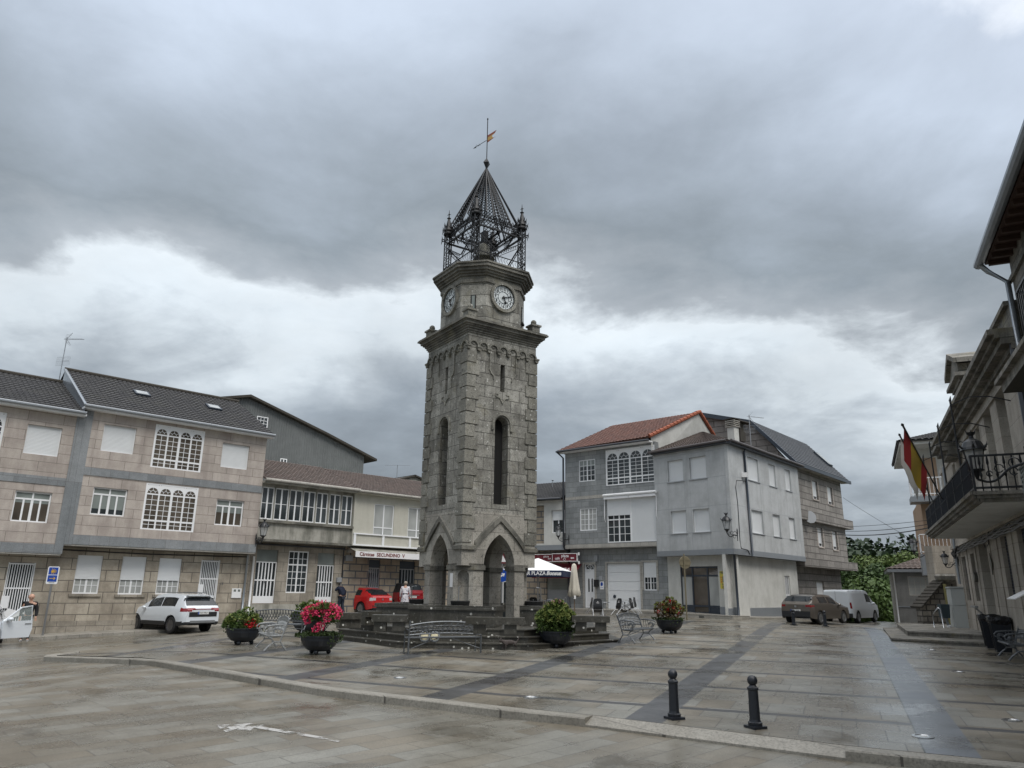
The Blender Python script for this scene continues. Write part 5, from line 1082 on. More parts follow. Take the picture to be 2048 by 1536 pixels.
# ---------------- ironwork ----------------
iz0 = z8t; dC = tc_.y; zt_ = lambda x, y: aty(*t1(x, y), dC).z
pr = 1.12; zTop = zt_(830, 940); zBeam = zTop-.42; 
b = MB()
posts = []; pb4 = [MB() for _ in range(4)]
for k in range(4):
    b = pb4[k]; T = faces[k]; p = T @ Vector((-pr, -pr, 0)); posts.append(p); w = .11
    for sx in (-1, 1):
        for sy in (-1, 1): b.tube([(p.x+sx*w, p.y+sy*w, iz0), (p.x+sx*w, p.y+sy*w, zTop)], .022, 4)
    nn = 9
    for i in range(nn):
        za_, zb_ = iz0+(zTop-iz0)*i/nn, iz0+(zTop-iz0)*(i+1)/nn
        for (ax, ay), (bx_, by_) in (((-1, -1), (1, -1)), ((1, -1), (1, 1)), ((1, 1), (-1, 1)), ((-1, 1), (-1, -1))):
            b.tube([(p.x+ax*w, p.y+ay*w, za_), (p.x+bx_*w, p.y+by_*w, zb_)], .012, 3, False); b.tube([(p.x+bx_*w, p.y+by_*w, za_), (p.x+ax*w, p.y+ay*w, zb_)], .012, 3, False)
for b in pb4: b.build('lattice_post', m['oldiron'], TW)
for k in range(4):
    b = MB(); p = posts[k]; b.lathe([(.20, zTop-.05), (.22, zTop), (.16, zTop+.10), (.20, zTop+.16), (.14, zTop+.3), (.05, zTop+.72), (.09, zTop+.76), (.03, zTop+.8), (.008, zTop+1.15)], (p.x, p.y, 0), 8)
    for zz, rr in ((zTop-.32, .27), (zTop+.12, .24), (zTop+.34, .17)):
        for a in range(8):
            an = a*PI/4; x, y = p.x+rr*cos(an), p.y+rr*sin(an); b.tube([(p.x+.1*cos(an), p.y+.1*sin(an), zz), (x, y, zz+.02), (x+.04*cos(an), y+.04*sin(an), zz+.16)], [.02, .028, .004], 4)
            b.tube([(x, y, zz+.02), (x+.03*cos(an), y+.03*sin(an), zz-.14)], [.025, .005], 4)
    b.ball((p.x, p.y, zTop+.95), .04, 6); b.tube([(p.x-.09, p.y, zTop+.88), (p.x+.09, p.y, zTop+.98)], .012, 3)
    b.build('finial', m['oldiron'], TW)
b = MB()
for k in range(4):
    p, q = posts[k], posts[(k+1) % 4]; d = (q-p)
    b.tube([p+Vector((0, 0, zBeam)), q+Vector((0, 0, zBeam))], .045, 4)
    # upper crested rail
    for dz in (.30, .42): b.tube([p+Vector((0, 0, zBeam+dz)), q+Vector((0, 0, zBeam+dz))], .022, 4)
    for i in range(22):
        t_ = i/22; c = p+d*t_; c2 = p+d*(i+1)/22; b.tube([c+Vector((0, 0, zBeam+.30)), c2+Vector((0, 0, zBeam+.42))], .016, 3, False); b.tube([c+Vector((0, 0, zBeam+.42)), (c+c2)/2+Vector((0, 0, zBeam+.53+(.06 if i % 2 else 0))), c2+Vector((0, 0, zBeam+.42))], [.03, .014, .03], 3, False)
        b.tube([c+Vector((0, 0, zBeam+.30)), (c+c2)/2+Vector((0, 0, zBeam+.22)), c2+Vector((0, 0, zBeam+.30))], .014, 3, False)
    # cusped braces down to the corners
    for a_, c_ in ((p, q), (q, p)):
        P0 = a_+Vector((0, 0, iz0+.62)); P1 = a_+(c_-a_)*.42+Vector((0, 0, iz0+.12)); 
        b.tube([a_+Vector((0, 0, zBeam-.25)), a_+(c_-a_)*.5+Vector((0, 0, zBeam-.95))], .026, 4)
        b.tube([a_+Vector((0, 0, zBeam-.40)), a_+(c_-a_)*.47+Vector((0, 0, zBeam-1.08))], .016, 4)
        for i in range(9):
            c = a_+(c_-a_)*(.05*i+.03)+Vector((0, 0, zBeam-.29-.07*i)); b.tube([c, c+Vector((0, 0, -.13))+(c_-a_)*.01, c+Vector((0, 0, -.10))+(c_-a_)*.035], [.02, .016, .006], 3)
b.build('iron_beams', m['oldiron'], TW)
b = MB(); rp = pr+.12
for k in range(4):
    p, q = faces[k] @ Vector((-rp, -rp, iz0)), faces[k] @ Vector((rp, -rp, iz0)); d = q-p; up = Vector((0, 0, 1)); hR = .62
    b.tube([p+up*hR, q+up*hR], .022, 4); b.tube([p+up*.04, q+up*.04], .016, 4)
    n = 18
    for i in range(n):
        base = p+d*(i+.5)/n; b.tube([base+up*(hR*j/5)+d*(.016 if j % 2 else -.016) for j in range(6)], .010, 3, False)
b.build('railing', m['oldiron'], TW)
# spire: eight lattice strips
zA = zt_(556, 445); zS0 = zt_(700, 915); Rb = 1.42
b = MB()
for k in range(8):
    a = PI/8*0+k*PI/4; sidex = Vector((-sin(a), cos(a), 0)); rad = Vector((cos(a), sin(a), 0)); hwb = .40
    apx_ = Vector((0, 0, zA)); lo = rad*Rb*(1. if k % 2 else .92); lo.z = zS0-(0 if k % 2 else .1)
    def sp(t, s_): 
        c = apx_.lerp(lo, t); return c+sidex*s_*hwb*t*(1.0)
    for s_ in (-1, 1): b.tube([sp(.02+.98*i/8, s_) for i in range(9)], .030, 4)
    b.tube([sp(.1+.9*i/6, 0) for i in range(7)], .012, 3)
    ts = [.05]; 
    while ts[-1] < 1: ts.append(ts[-1]+max(.018, .055*ts[-1]+.012))
    ts[-1] = 1
    for t0, t1_ in zip(ts, ts[1:]):
        for s0, s1 in ((-1, -.33), (-.33, .33), (.33, 1)):
            b.tube([sp(t0, s0), sp(t1_, s1)], .019, 3, False); b.tube([sp(t0, s1), sp(t1_, s0)], .016, 3, False)
    # flared tongue hanging inside
    e = [sp(1, s_) for s_ in (-1, -.33, .33, 1)]; tip = lo*1.0; 
    tl = lo-rad*.28; tl.z = lo.z-.62
    L_ = [sp(1, -1), sp(1, -1)*.55+tl*.45-rad*.05, tl]; Rr_ = [sp(1, 1), sp(1, 1)*.55+tl*.45-rad*.05, tl]
    b.tube(L_, .018, 4); b.tube(Rr_, .018, 4)
    for i in range(7):
        f = i/7; p0 = sp(1, -1).lerp(tl, f); p1 = sp(1, 1).lerp(tl, f); g_ = (i+1)/7; q0 = sp(1, -1).lerp(tl, g_); q1 = sp(1, 1).lerp(tl, g_)
        for s0, s1 in ((0, .33), (.33, .66), (.66, 1)): b.tube([p0.lerp(p1, s0), q0.lerp(q1, s1)], .010, 3, False); b.tube([p0.lerp(p1, s1), q0.lerp(q1, s0)], .010, 3, False)
b.build('lattice_spire', m['oldiron'], TW)
b = MB(); zO = zt_(556, 408); b.lathe([(.03, zA-.25), (.05, zA), (.17, zO), (.02, zt_(556, 372)), (.02, zt_(556, 370))], (0, 0, 0), 4); zTip = zt_(562, 62); b.tube([(0, 0, zt_(556, 380)), (0, 0, zTip-.08)], .022, 6); b.tube([(0, 0, zTip-.1), (0, 0, zTip-.04), (0, 0, zTip+.02)], [.02, .04, .004], 6)
b.build('spire_tip', m['oldiron'], TW)
# weather vane: arrow with pennant in red and yellow
m['vane'] = flat('rust_red_metal', (.22, .055, .03), .5, .2); m['vaney'] = flat('faded_yellow_metal', (.42, .27, .08), .5, .2)
va = R_(20); zv = zt_(558, 228); b = MB(); T = Matrix.Translation((0, 0, zv)) @ Matrix.Rotation(-R_(PH)+R_(24), 4, 'Z') 
ex = Vector((cos(-math.atan2(dR.y, dR.x)), sin(-math.atan2(dR.y, dR.x)), 0)); eD = (Matrix.Rotation(R_(-28), 3, 'Z') @ ex); up = Vector((0, 0, 1)); O = Vector((0, 0, zv))
s_ = .0083
def vp(x, y): return O+ex*((x-560)*s_*.80)-Vector((0, 0, 0))+up*((228-y)*s_*.8)+ (Matrix.Rotation(R_(90), 3, 'Z') @ ex)*(-(x-560)*s_*.30)
b.tube([vp(478, 268), vp(555, 232)], .012, 4); b.face([vp(465, 275), vp(490, 253), vp(480, 266), vp(492, 272)]); b.tube([vp(488, 250), vp(500, 262), vp(516, 258), vp(505, 246)], .010, 4); b.build('vane_arrow', m['oldiron'], TW)
b = MB()
def fl(pts): b.face([vp(*p) for p in pts]); b.face([vp(*p)+Vector((.004, .004, 0)) for p in pts][::-1])
fl([(562, 195), (620, 168), (610, 188), (562, 212)]); fl([(562, 236), (600, 222), (617, 215), (590, 232), (562, 250)]); b.build('vane_pennant', m['vane'], TW); b = MB(); fl([(562, 212), (610, 188), (590, 205), (600, 222), (562, 236)]); b.build('vane_pennant', m['vaney'], TW)
# bell and yoke
m['bell'] = flat('bell_bronze', (.10, .10, .085), .5, .5, var=.3); zb0 = zt_(560, 1150); zb1 = zt_(560, 1040); hB_ = zb1-zb0
b = MB(); b.lathe([(.44, zb0), (.45, zb0+.05), (.36, zb0+hB_*.25), (.31, zb0+hB_*.6), (.27, zb0+hB_*.9), (.18, zb1+.04), (.05, zb1+.06)], (0, 0, 0), 20); bl = b.build('bell', m['bell'], TW, smooth=True)
b = MB(); b.box(-.09, .09, -.3, .3, zb1+.05, zb1+.25); b.prism([(-.1, -.14), (.1, -.14), (.1, .14), (-.1, .14)], zb1+.25, zb1+.62); b.tube([(0, -pr, zb1+.15), (0, pr, zb1+.15)], .05, 6); b.tube([(.0, -.5, iz0), (0, -.5, zb1+.3)], .035, 4); b.tube([(.0, .5, iz0), (0, .5, zb1+.3)], .035, 4); b.build('bell_yoke', m['oldiron'], TW)
r_ = .08; b = MB(); b.box(-H-.02, -H-.005, -H+ck+.04, -H+ck+.22, zImp-.75, zImp-.28); b.build('notice', m['wht'], TW)
# ---------------- stepped platform ----------------
def octp(R, n=8, ph=None): 
    ph = PI/8 if ph is None else ph; return [(R*cos(2*PI*k/n+ph), R*sin(2*PI*k/n+ph)) for k in range(n)]
PF = thing('stepped_platform', 'octagonal dark stone platform with three worn steps under the clock tower', 'platform', (tc_.x+.1, tc_.y+.1, 0), R_(-2))
b = MB(); zg_ = gz(tc_.x, tc_.y-4)
for R, za_, zb_ in ((5.35, zg_-.4, zPl-.37), (4.98, zPl-.40, zPl-.19), (4.62, zPl-.25, zPl)):
    b.prism(octp(R), za_, zb_-.035); b.prism(octp(R+.04), zb_-.035, zb_)
b.build('steps', m['platform'], PF)
# fountain basins in front of each pier
for k in range(4):
    T = Matrix.Translation((tc_.x, tc_.y, 0)) @ Matrix.Rotation(math.atan2(dR.y, dR.x), 4, 'Z') @ faces[k]
    nrm = (T.to_3x3() @ Vector((-1, -1, 0))).normalized(); c = Vector((tc_.x, tc_.y, 0))+nrm*(H*1.414+.18); a = math.atan2(nrm.y, nrm.x)+PI/2
    lab = ['dark lichened fountain basin below the niche facing the photo', 'stone fountain basin at the right foot of the tower behind the round bush', 'stone fountain basin hidden behind the tower', 'stone fountain basin at the left foot of the tower'][k]
    f = thing('fountain_basin', lab, 'fountain', (c.x, c.y, zPl), a, 'fountain basins round the tower')
    b = MB(); L = 1.42; D = .95; th = .18; hg = .66
    for x0, x1, y0, y1 in ((-L, L, -D/2-.4, -D/2-.4+th), (-L, -L+th, -D/2-.4+th+.001, D/2), (L-th, L, -D/2-.4+th+.001, D/2), (-.08, .08, -D/2-.4+th+.001, D/2-.3)): b.box(x0, x1, y0, y1, -.02, hg-.14)
    for x0, x1, y0, y1 in ((-L-.05, -.3, -D/2-.46, -D/2-.4+th+.03), (-.29, L*.55, -D/2-.46, -D/2-.4+th+.03), (L*.55+.01, L+.05, -D/2-.46, -D/2-.4+th+.03), (-L-.05, -L+th+.03, -D/2-.4+th+.04, D/2), (L-th-.03, L+.05, -D/2-.4+th+.04, D/2)): b.box(x0, x1, y0, y1, hg-.14, hg)
    b.build('basin_wall', m['platform'], f); 
    q = MB(); q.box(-L+th, L-th, -D/2-.4+th, D/2, .0, .35); q.build('water', m['glass'], f)
    q = MB(); q.tube([(0, -.05, .3), (0, -.05, 1.25), (0, .12, 1.27)], .018, 6); q.build('water_pipe', m['alu'], f); q = MB(); q.lathe([(.22, .55), (.30, .62), (.34, .78), (.30, .80)], (0, .2, 0), 14); q.build('bowl', m['dark'], f)
# low stone benches on the platform
def stonebench(px, py, w, ang, lab):
    p = ong(px, py); p = onz(px, py, zPl); o = thing('stone_bench', lab, 'bench', (p.x, p.y, zPl), ang, 'low stone benches on the platform')
    b = MB(); b.box(-w/2, w/2, -.26, .26, .26, .44); b.build('seat', m['platform'], o)
    for s in (-1, 1): b = MB(); c = s*w*.26; b.box(c-.17, c+.17, -.17, .17, 0, .259); b.build('leg', m['platform'], o)
    return o
def onz(px, py, z):
    d = ray(px, py); t = (z-CAMZ)/d.z; return Vector((d.x*t, d.y*t, z))
stonebench(697, 1256, .62, .5, 'short low stone bench farthest left on the platform'); stonebench(738, 1250, .6, .9, 'low stone bench half hidden behind the white spotted one')
stonebench(779, 1262, 1.0, .05, 'low stone bench with white lichen spots left of the fountain'); stonebench(990, 1268, 1.62, 0., 'long low stone bench in front of the fountain basin'); stonebench(1182, 1262, 1.15, -.1, 'low stone bench right of the round bush')
# ================= town hall side =================
KP = Plane((18.5, 32), (-sin(R_(24.5)), -cos(R_(24.5)))); ZK = .60; KS = 1.15
def kplace(o): o.location = (o.location.x*KS, o.location.y*KS, CAMZ*(1-KS)); o.scale = (KS,)*3  # scales the building about the camera, moving it outward along the sight lines
Kh = building('town_hall', 'pale granite town hall with a long black balcony, flags and tall dark plaques', 'building', KP)
kplace(Kh); k0, k1 = 2.6, 19.25; kz = 6.75
lowh = [(5.1, 6.15, 1.62, 3.12), (7.45, 8.3, 1.62, 3.12), (9.5, 11.1, ZK, 3.3), (13.5, 14.42, 1.75, 3.28), (15.8, 16.75, 1.8, 3.3)]
uph = [(6.3, 7.0, 4.9, 6.3), (8.2, 8.9, 4.9, 6.3), (10.2, 11.0, 4.4, 6.4), (12.2, 13.0, 4.9, 6.4), (13.9, 15.0, 4.0, 6.45), (15.9, 17.0, 4.0, 6.45)]
b = MB(); b.wall(k0, k1, -.3, kz, lowh+uph, d=.3); b.box(k0, k1, .301, 9, -.3, kz); b.build('wall', m['hall'], Kh)
m['plaque'] = stone('engraved_black_plaque', (.012, .013, .016), (.04, .043, .05), .25, .075, .006, (.10, .10, .11), dirt=0, bump=.1, speck=.1, rough=.85); m['plaque'].node_tree.nodes['Principled BSDF'].inputs['Specular IOR Level'].default_value = .12
for i in (0, 1, 3, 4):
    u0, u1, z0, z1 = lowh[i]; b = MB(); b.box(u0, u1, .10, .14, z0, z1); b.build('plaque', m['plaque'], Kh)
b = MB(); b.box(9.5, 11.1, .26, .3, ZK, 3.3); d_ = b.build('door', m['greyfr'], Kh); b = MB(); b.box(9.6, 10.2, .25, .259, ZK+.9, 3.1); b.box(10.4, 11.0, .25, .259, ZK+.9, 3.1); b.build('pane', m['glass'], d_)
for u0, u1, z0, z1 in uph: win(Kh, (u0, u1, z0, z1), v=.25, kind='two', gl='curtain', fw=.05)
b = MB()
for uu in (4.75, 6.75, 8.85, 11.7, 12.9, 15.1, 17.3): b.box(uu-.10, uu+.10, -.03, .005, ZK, 3.55)
b.box(k0, k1, -.05, -.001, 3.52, 3.62); b.box(k0, k1, -.055, -.001, 6.45, 6.55); b.build('pilasters', m['hall'], Kh)
b = MB(); 
for g, a, c in ((.12, 0, .12), (.30, .12, .26), (.40, .26, .34), (.52, .34, .46)): b.box(5.0, k1, -g, 9, kz+a, kz+c)
for g, a, c in ((.14, -.02, .12), (.30, .12, .24), (.46, .24, .36)): b.box(7.4, 9.2, -g-.25, .4, kz+a-.5, kz+c-.5)
b.box(5.1, k1, -.05, 9, kz+.46, kz+.95); b.box(5.05, k1, -.14, 9, kz+.95, kz+1.05)
b.build('cornice', m['mossy'], Kh)
b = MB(); b.prof([(11.3, kz+.95), (13.1, kz+.95), (13.1, kz+1.45), (12.2, kz+1.85), (11.3, kz+1.45)], -.3, .35); b.prof([(11.0, kz+1.42), (12.2, kz+1.86), (13.4, kz+1.42), (13.4, kz+1.56), (12.2, kz+2.02), (11.0, kz+1.56)], -.42, .4); b.box(11.1, 13.3, -.42, .4, kz+1.06, kz+1.16); b.build('pediment', m['mossy'], Kh)
# balcony
b = MB(); b0, b1, bv = 7.9, 19.1, -1.15
for g, a, c in ((.0, 0, .06), (.06, .06, .13), (.12, .13, .20)): b.box(b0-g, b1+g, bv-g, -.001, 3.62+a, 3.62+c)
b.build('balcony_slab', m['mossy'], Kh); b = MB(); b.box(b0+.12, b1-.1, bv+.12, -.002, 3.60, 3.618); b.build('balcony_soffit', m['render'], Kh)
b = MB(); rt = 4.56; rb = 3.9
for z in (rt, rb): b.tube([(b0, -.05, z), (b0, bv, z), (b1, bv, z), (b1, -.05, z)], .025, 5)
b.tube([(b0, bv, rt-.16), (b1, bv, rt-.16)], .012, 4)
n = 84
for i in range(n+1):
    u = b0+(b1-b0)*i/n; b.tube([(u, bv, rb-.08), (u, bv, rt)], .016 if i % 12 else .03, 4, False)
    if i % 2 == 0: b.tube([(u, bv, (rb+rt)/2-.06), (u, bv, (rb+rt)/2), (u, bv, (rb+rt)/2+.06)], [.008, .028, .008], 5, False)
for z in (rb+.2, rb+.3, rb+.4): b.tube([(b0, bv, z), (b1, bv, z)], .010, 4)
for uu in (b0, b1):
    for i in range(1, 8):
        v = bv*i/8; b.tube([(uu, v, 3.82), (uu, v, rb+.2), (uu, v, rb+.26), (uu, v, rb+.32), (uu, v, rt-.2), (uu, v, rt-.16), (uu, v, rt)], [.012, .014, .03, .014, .014, .028, .012], 5, False)
b.build('railing', m['iron'], Kh)
b = MB(); b.box(b0+.02, b1-.3, bv-.012, bv-.006, rb, rt-.05); b.build('railing_mesh', flat('dark_mesh', (.010, .013, .018), .95, spec=.1), Kh)
# thin flag stays curving out from the wall
for uu in (17.6, 14.6, 12.0, 9.6):
    b = MB(); b.tube([(uu, bv, rt-.3), (uu, bv-.02, 6.1)], .022, 5); b.tube([(uu, bv-.02, 6.1), (uu, bv, 6.22)], [.035, .004], 5); b.tube([(uu, bv-.02, 6.0), (uu, -.8, 6.16), (uu, -.4, 6.14), (uu, 0, 6.0)], .016, 4)
    b.build('canopy_pole', m['iron'], Kh)
b = MB(); P0 = Vector((.0, -.05, 3.55))
for j in range(5):
    b.tube([(4.5+i*.9, -.04-.02*j, 3.50-.05*j-.06*abs(sin(i*1.3+j))) for i in range(16)], .022, 4)
for j in range(4): b.tube([(5.0+.1*j, -.1, 3.5), (4.6, -.15, 3.1+.1*j), (4.2, -.2, 3.3)], .03, 4)
b.tube([(10.8, -.05, 3.45), (11.3, -.06, 3.1), (11.9, -.05, 3.2), (12.2, -.05, 3.5)], .014, 4); b.build('cables', m['black'], Kh)
b = MB(); b.tube([(4.3, -.08, kz-.2), (4.3, -.08, 2.2)], .05, 6); b.build('downpipe', m['zinc'], Kh); b = MB(); b.tube([(k1-.1, -.08, kz+.2), (k1-.1, -.08, 1)], .07, 6); b.build('downpipe', m['dkpipe'], Kh)
b = MB(); b.tube([(8.6, -.12, 2.35), (8.6, -.03, 2.35)], .16, 14); b.build('round_plaque', m['bell'], Kh); b = MB(); b.prof([(11.75, 2.35), (11.9, 2.65), (11.75, 2.95), (11.6, 2.65)], -.05, -.031); b.build('lozenge_plaque', m['bell'], Kh)
b = MB(); b.box(8.1, 9.2, -.28, -.2, 1.42, 1.48); b.tube([(8.7, -.22, 1.42), (8.7, -.02, 1.2)], .03, 6); b.build('wall_lectern', m['alu'], Kh)
def kw(u, v, z): p = KP.xy(u, v); return Vector((p.x*KS, p.y*KS, CAMZ+(z-CAMZ)*KS))
# terrace steps in front of the town hall
def poly_slab(name, pts, z0, z1, mat, lip=.04, par=None):
    b = MB(); b.prism(pts, z0, z1-.05); cx = sum(p[0] for p in pts)/len(pts); cy = sum(p[1] for p in pts)/len(pts)
    b.prism([(cx+(p[0]-cx)*(1+lip/6), cy+(p[1]-cy)*(1+lip/6)) for p in pts], z1-.05, z1); return b.build(name, mat, par, fixn=True)
s1a = onz(1783, 1276, .33); s1b = onz(1992, 1286, .33); s2a = onz(1815, 1262, .50); s2b = onz(1985, 1270, .50)
far_ = Vector((sin(R_(24.5)), cos(R_(24.5))))
w1 = KP.xy(0, 0)*KS; 
ext = lambda a, b_, k: (b_.x+(b_.x-a.x)*k, b_.y+(b_.y-a.y)*k)
TR = thing('terrace_steps', 'two long mossy stone steps up to the terrace before the town hall', 'steps', (s1a.x, s1a.y, .1)); lc = lambda p: (p[0]-s1a.x, p[1]-s1a.y)
poly_slab('lower_step', [lc(p) for p in ((s1a.x, s1a.y), ext(s1a, s1b, .35), (w1.x+1.2, w1.y+0), (s1a.x+far_.x*9.3, s1a.y+far_.y*9.3))], -.3, .23, m['mossy'], par=TR)
poly_slab('upper_step', [lc(p) for p in ((s2a.x, s2a.y), ext(s2a, s2b, .4), (w1.x+1.2, w1.y+0), (s2a.x+far_.x*8.2, s2a.y+far_.y*8.2))], -.3, .40, m['mossy'], par=TR)
# cabinet
cab = thing('utility_cabinet', 'tall pale grey two-door utility cabinet against the town hall wall', 'cabinet', tuple(kw(3.2, 0, .55)), KP.rz)
b = MB(); b.box(0, 1.75, -.5, -.0, .05, 1.72); b.box(-.04, 1.79, -.54, .0, 1.72, 1.78); b.build('body', m['greyp'] if 'greyp' in m else flat('grey_enamel', (.34, .36, .35), .5, var=.1), cab)
b = MB(); 
for x0, x1, z0, z1 in ((.03, .86, .1, .98), (.89, 1.72, .1, .98), (.03, .86, 1.02, 1.68), (.89, 1.72, 1.02, 1.68)): b.box(x0, x1, -.515, -.501, z0, z1)
b.box(1.751, 1.765, -.47, -.03, .1, 1.0); b.box(1.751, 1.765, -.47, -.03, 1.04, 1.68); b.build('door', flat('pale_grey_enamel', (.38, .40, .39), .45, var=.08), cab); b = MB(); b.box(0, 1.75, -.49, -.01, -.02, .049); b.build('plinth', m['black'], cab)
# handrail
hrp = onz(1888, 1256, .50); hr = thing('handrail', 'stainless steel handrail frame on the terrace', 'railing', tuple(hrp), R_(-20)); b = MB(); b.tube([(0, 0, 0), (-.04, 0, .72), (-.1, .03, .80), (-.26, .35, .55), (-.28, .4, .5), (-.28, .4, 0)], .026, 8); b.build('rail', m['steel'], hr, smooth=True)
# info lectern
lp = kw(18.7, -.5, .95); le = thing('info_lectern', 'slanted white information lectern on a dark post by the town hall', 'lectern', tuple(lp), KP.rz)
b = MB(); b.box(-.05, .05, -.03, .03, -.9, .95); b.build('post', m['black'], le); b = MB(); b.T = Matrix.Translation((0, -.1, 1.0)) @ Matrix.Rotation(R_(28), 4, 'X'); b.box(-.5, .5, -.25, .25, -.012, .012); b.build('panel', m['wht'], le)
# --- old stone house, nearest on the right ---
L0 = KP.xy(19.25, .10); LPn = Plane((L0.x, L0.y), KP.d); Lh = building('old_stone_house', 'dark old granite house with grey gutter and brown eaves at the right photo edge', 'building', LPn); kplace(Lh)
lz = 8.75
lh = [(1.6, 2.7, 6.3, 8.0), (4.4, 5.6, 6.3, 8.0), (1.7, 2.8, 3.2, 5.0), (4.4, 5.6, 3.2, 5)]
b = MB(); b.wall(0, 11, -.6, lz, lh, d=.3); b.box(0, 11, .301, 9, -.6, lz); b.build('wall', m['mossy'], Lh)
for r in lh: win(Lh, r, v=.22, kind='two', mat='bronze', gl='glass', mid=.6)
b = MB(); b.box(-.15, 11, -.42, .1, lz-.02, lz+.06); 
for i in range(28): b.box(i*.4, i*.4+.08, -.38, .0, lz-.12, lz-.021)
m['wood'] = flat('brown_eaves_boards', (.055, .03, .022), .7, var=.4, sc=5); b.build('eaves', m['wood'], Lh)
b = MB(); b.tube([(-.22, -.53, lz+.02), (11, -.53, lz+.02)], .10, 10); b.build('gutter', m['zinc'], Lh)
b = MB(); b.box(-.1, 11, -.06, .0, lz-.55, lz-.45); b.build('cornice', m['cornice'], Lh)
pipe(Lh, [(-.05, -.52, lz-.05), (.03, -.42, lz-.25), (.05, -.10, lz-.55), (.05, -.10, 5.8)], .055, 'zinc'); pipe(Lh, [(.05, -.10, 5.8), (.05, -.10, 3.2), (.05, -.1, .2)], .055, 'zinc')
tiles('roof', (-.25, -.48, lz+.1), (11, -.48, lz+.1), (11, 4.5, lz+2.2), (-.25, 4.5, lz+2.2), Lh, 'red_t')
# its balconies
def lbal(u0, u1, z, hgt, dv, lat, label):
    b = MB(); b.box(u0, u1, -dv, -.001, z-.14, z); b.box(u0+.05, u1-.05, -dv+.05, -.001, z-.2, z-.141); b.build('balcony_slab', m['mossy'], Lh)
    b = MB(); c = (u0+.03, u1-.03); v = -dv+.04
    for zz in (z+.06, z+hgt): b.tube([(c[0], 0, zz), (c[0], v, zz), (c[1], v, zz), (c[1], 0, zz)], .025, 5)
    if lat:
        for seg in (((c[0], 0), (c[0], v)), ((c[0], v), (c[1], v))):
            A_, B_ = Vector((*seg[0], 0)), Vector((*seg[1], 0)); n = max(3, int((B_-A_).length/.13))
            for i in range(n):
                for j in range(5):
                    z0_ = z+.06+(hgt-.06)*j/5; z1_q = z+.06+(hgt-.06)*(j+1)/5; p = A_.lerp(B_, i/n); q = A_.lerp(B_, (i+1)/n); mid_ = (p+q)/2
                    b.tube([(p.x, p.y, z0_), (mid_.x, mid_.y, (z0_+z1_q)/2), (q.x, q.y, z1_q)], .014, 3, False); b.tube([(q.x, q.y, z0_), (mid_.x, mid_.y, (z0_+z1_q)/2), (p.x, p.y, z1_q)], .014, 3, False)
    else:
        for seg in (((c[0], 0), (c[0], v)), ((c[0], v), (c[1], v))):
            A_, B_ = Vector((*seg[0], 0)), Vector((*seg[1], 0)); n = max(3, int((B_-A_).length/.12))
            for i in range(n+1): p = A_.lerp(B_, i/n); b.tube([(p.x, p.y, z), (p.x, p.y, z+hgt)], .012, 4, False)
    b.build('balcony_railing', m['iron'] if not lat else flat('green_grey_ironwork', (.05, .06, .055), .5, .2, var=.3), Lh)
lbal(3.5, 6.5, 5.75, .95, .75, False, ''); lbal(.55, 6, 5.35, .02, .9, False, '') if False else None
b = MB(); b.box(1.3, 4.2, -.75, -.001, 5.5, 5.68); b.box(1.2, 4.3, -.85, -.001, 5.681, 5.76); b.build('stone_bracket', m['mossy'], Lh)
lbal(1.9, 6, 3.05, .9, .85, True, '')
b = MB()
for j in range(5): b.tube([(.0, -.12-.02*j, 4.9-.05*j), (.5, -.2, 5.0+.03*j), (1.2, -.25, 5.3), (2.2, -.15, 5.45-.04*j)], .02, 4)
b.build('cables', m['black'], Lh)
# --- orange balcony house beyond the town hall ---
JP = Plane((21.75, 39.2), (cos(R_(25)), -sin(R_(25)))); Jh = building('balcony_house', 'tan house with white balcony rails and dark tiled roof beyond the town hall', 'building', JP)
jz = lambda x, y, c=d5: aty(*c(x, y), 38.4).z
zt1 = jz(270, 905); zf = jz(340, 1190); zr_ = jz(340, 1085); zf2 = aty(1858, 1108, 38.4).z; zb2_ = aty(1858, 1150, 38.4).z
m['tan'] = flat('tan_render', (.36, .25, .17), .8, var=.15); 
b = MB(); b.wall(-.0, 7, zf2, zf, [], v=0); b.box(0, 7, .19, 7, zf2, zf); b.build('wall', m['tan'], Jh)
b = MB(); b.box(.2, 7, .35, 7, zf+.001, zt1); b.build('upper_wall', m['render'], Jh); b = MB(); b.box(.25, 1.0, .3, .349, zf+.1, zf+2.2); b.build('shutter', m['tan'], Jh)
b = MB(); b.box(-.5, 7, -1.2, .3, zf-.28, zf); b.box(-.35, 7, -.7, .4, zb2_, zf2-.001); b.build('balcony_slab', m['gutter'], Jh)
b = MB()
for z0_, z1_q, u0, dv in ((zf, zf+.95, -.42, 1.12), (zf2, zf2+1.0, -.3, .62)):
    for zz in (z1_q, z0_+.12): b.tube([(u0, .3, zz), (u0, -dv, zz), (5, -dv, zz)], .03, 4)
    for i in range(30): b.tube([(u0+i*.17, -dv, z0_), (u0+i*.17, -dv, z1_q)], .014, 4, False)
    for i in range(9): b.tube([(u0, .3-(dv+.3)*i/8, z0_), (u0, .3-(dv+.3)*i/8, z1_q)], .014, 4, False)
b.build('balcony_railing', m['white'], Jh)
b = MB(); b.box(-.7, 7, -1.1, 7.5, zt1, zt1+.18); b.build('eave_board', m['render'], Jh)
tiles('roof', (-.8, -1.2, zt1+.2), (7, -1.2, zt1+.2), (7, 3, zt1+1.3), (-.8+2.2, 3, zt1+1.3), Jh, 'slate_t', .3, .4, .05); tiles('roof', (-.8, 7.5, zt1+.2), (-.8, -1.2, zt1+.2), (1.4, 3, zt1+1.3), (1.4, 3.01, zt1+1.3), Jh, 'slate_t', .3, .4, .05)
b = MB(); b.box(.5, 7, .6, 7, -1.5, zb2_+.02); b.build('ground_floor_wall', m['rubble'], Jh)
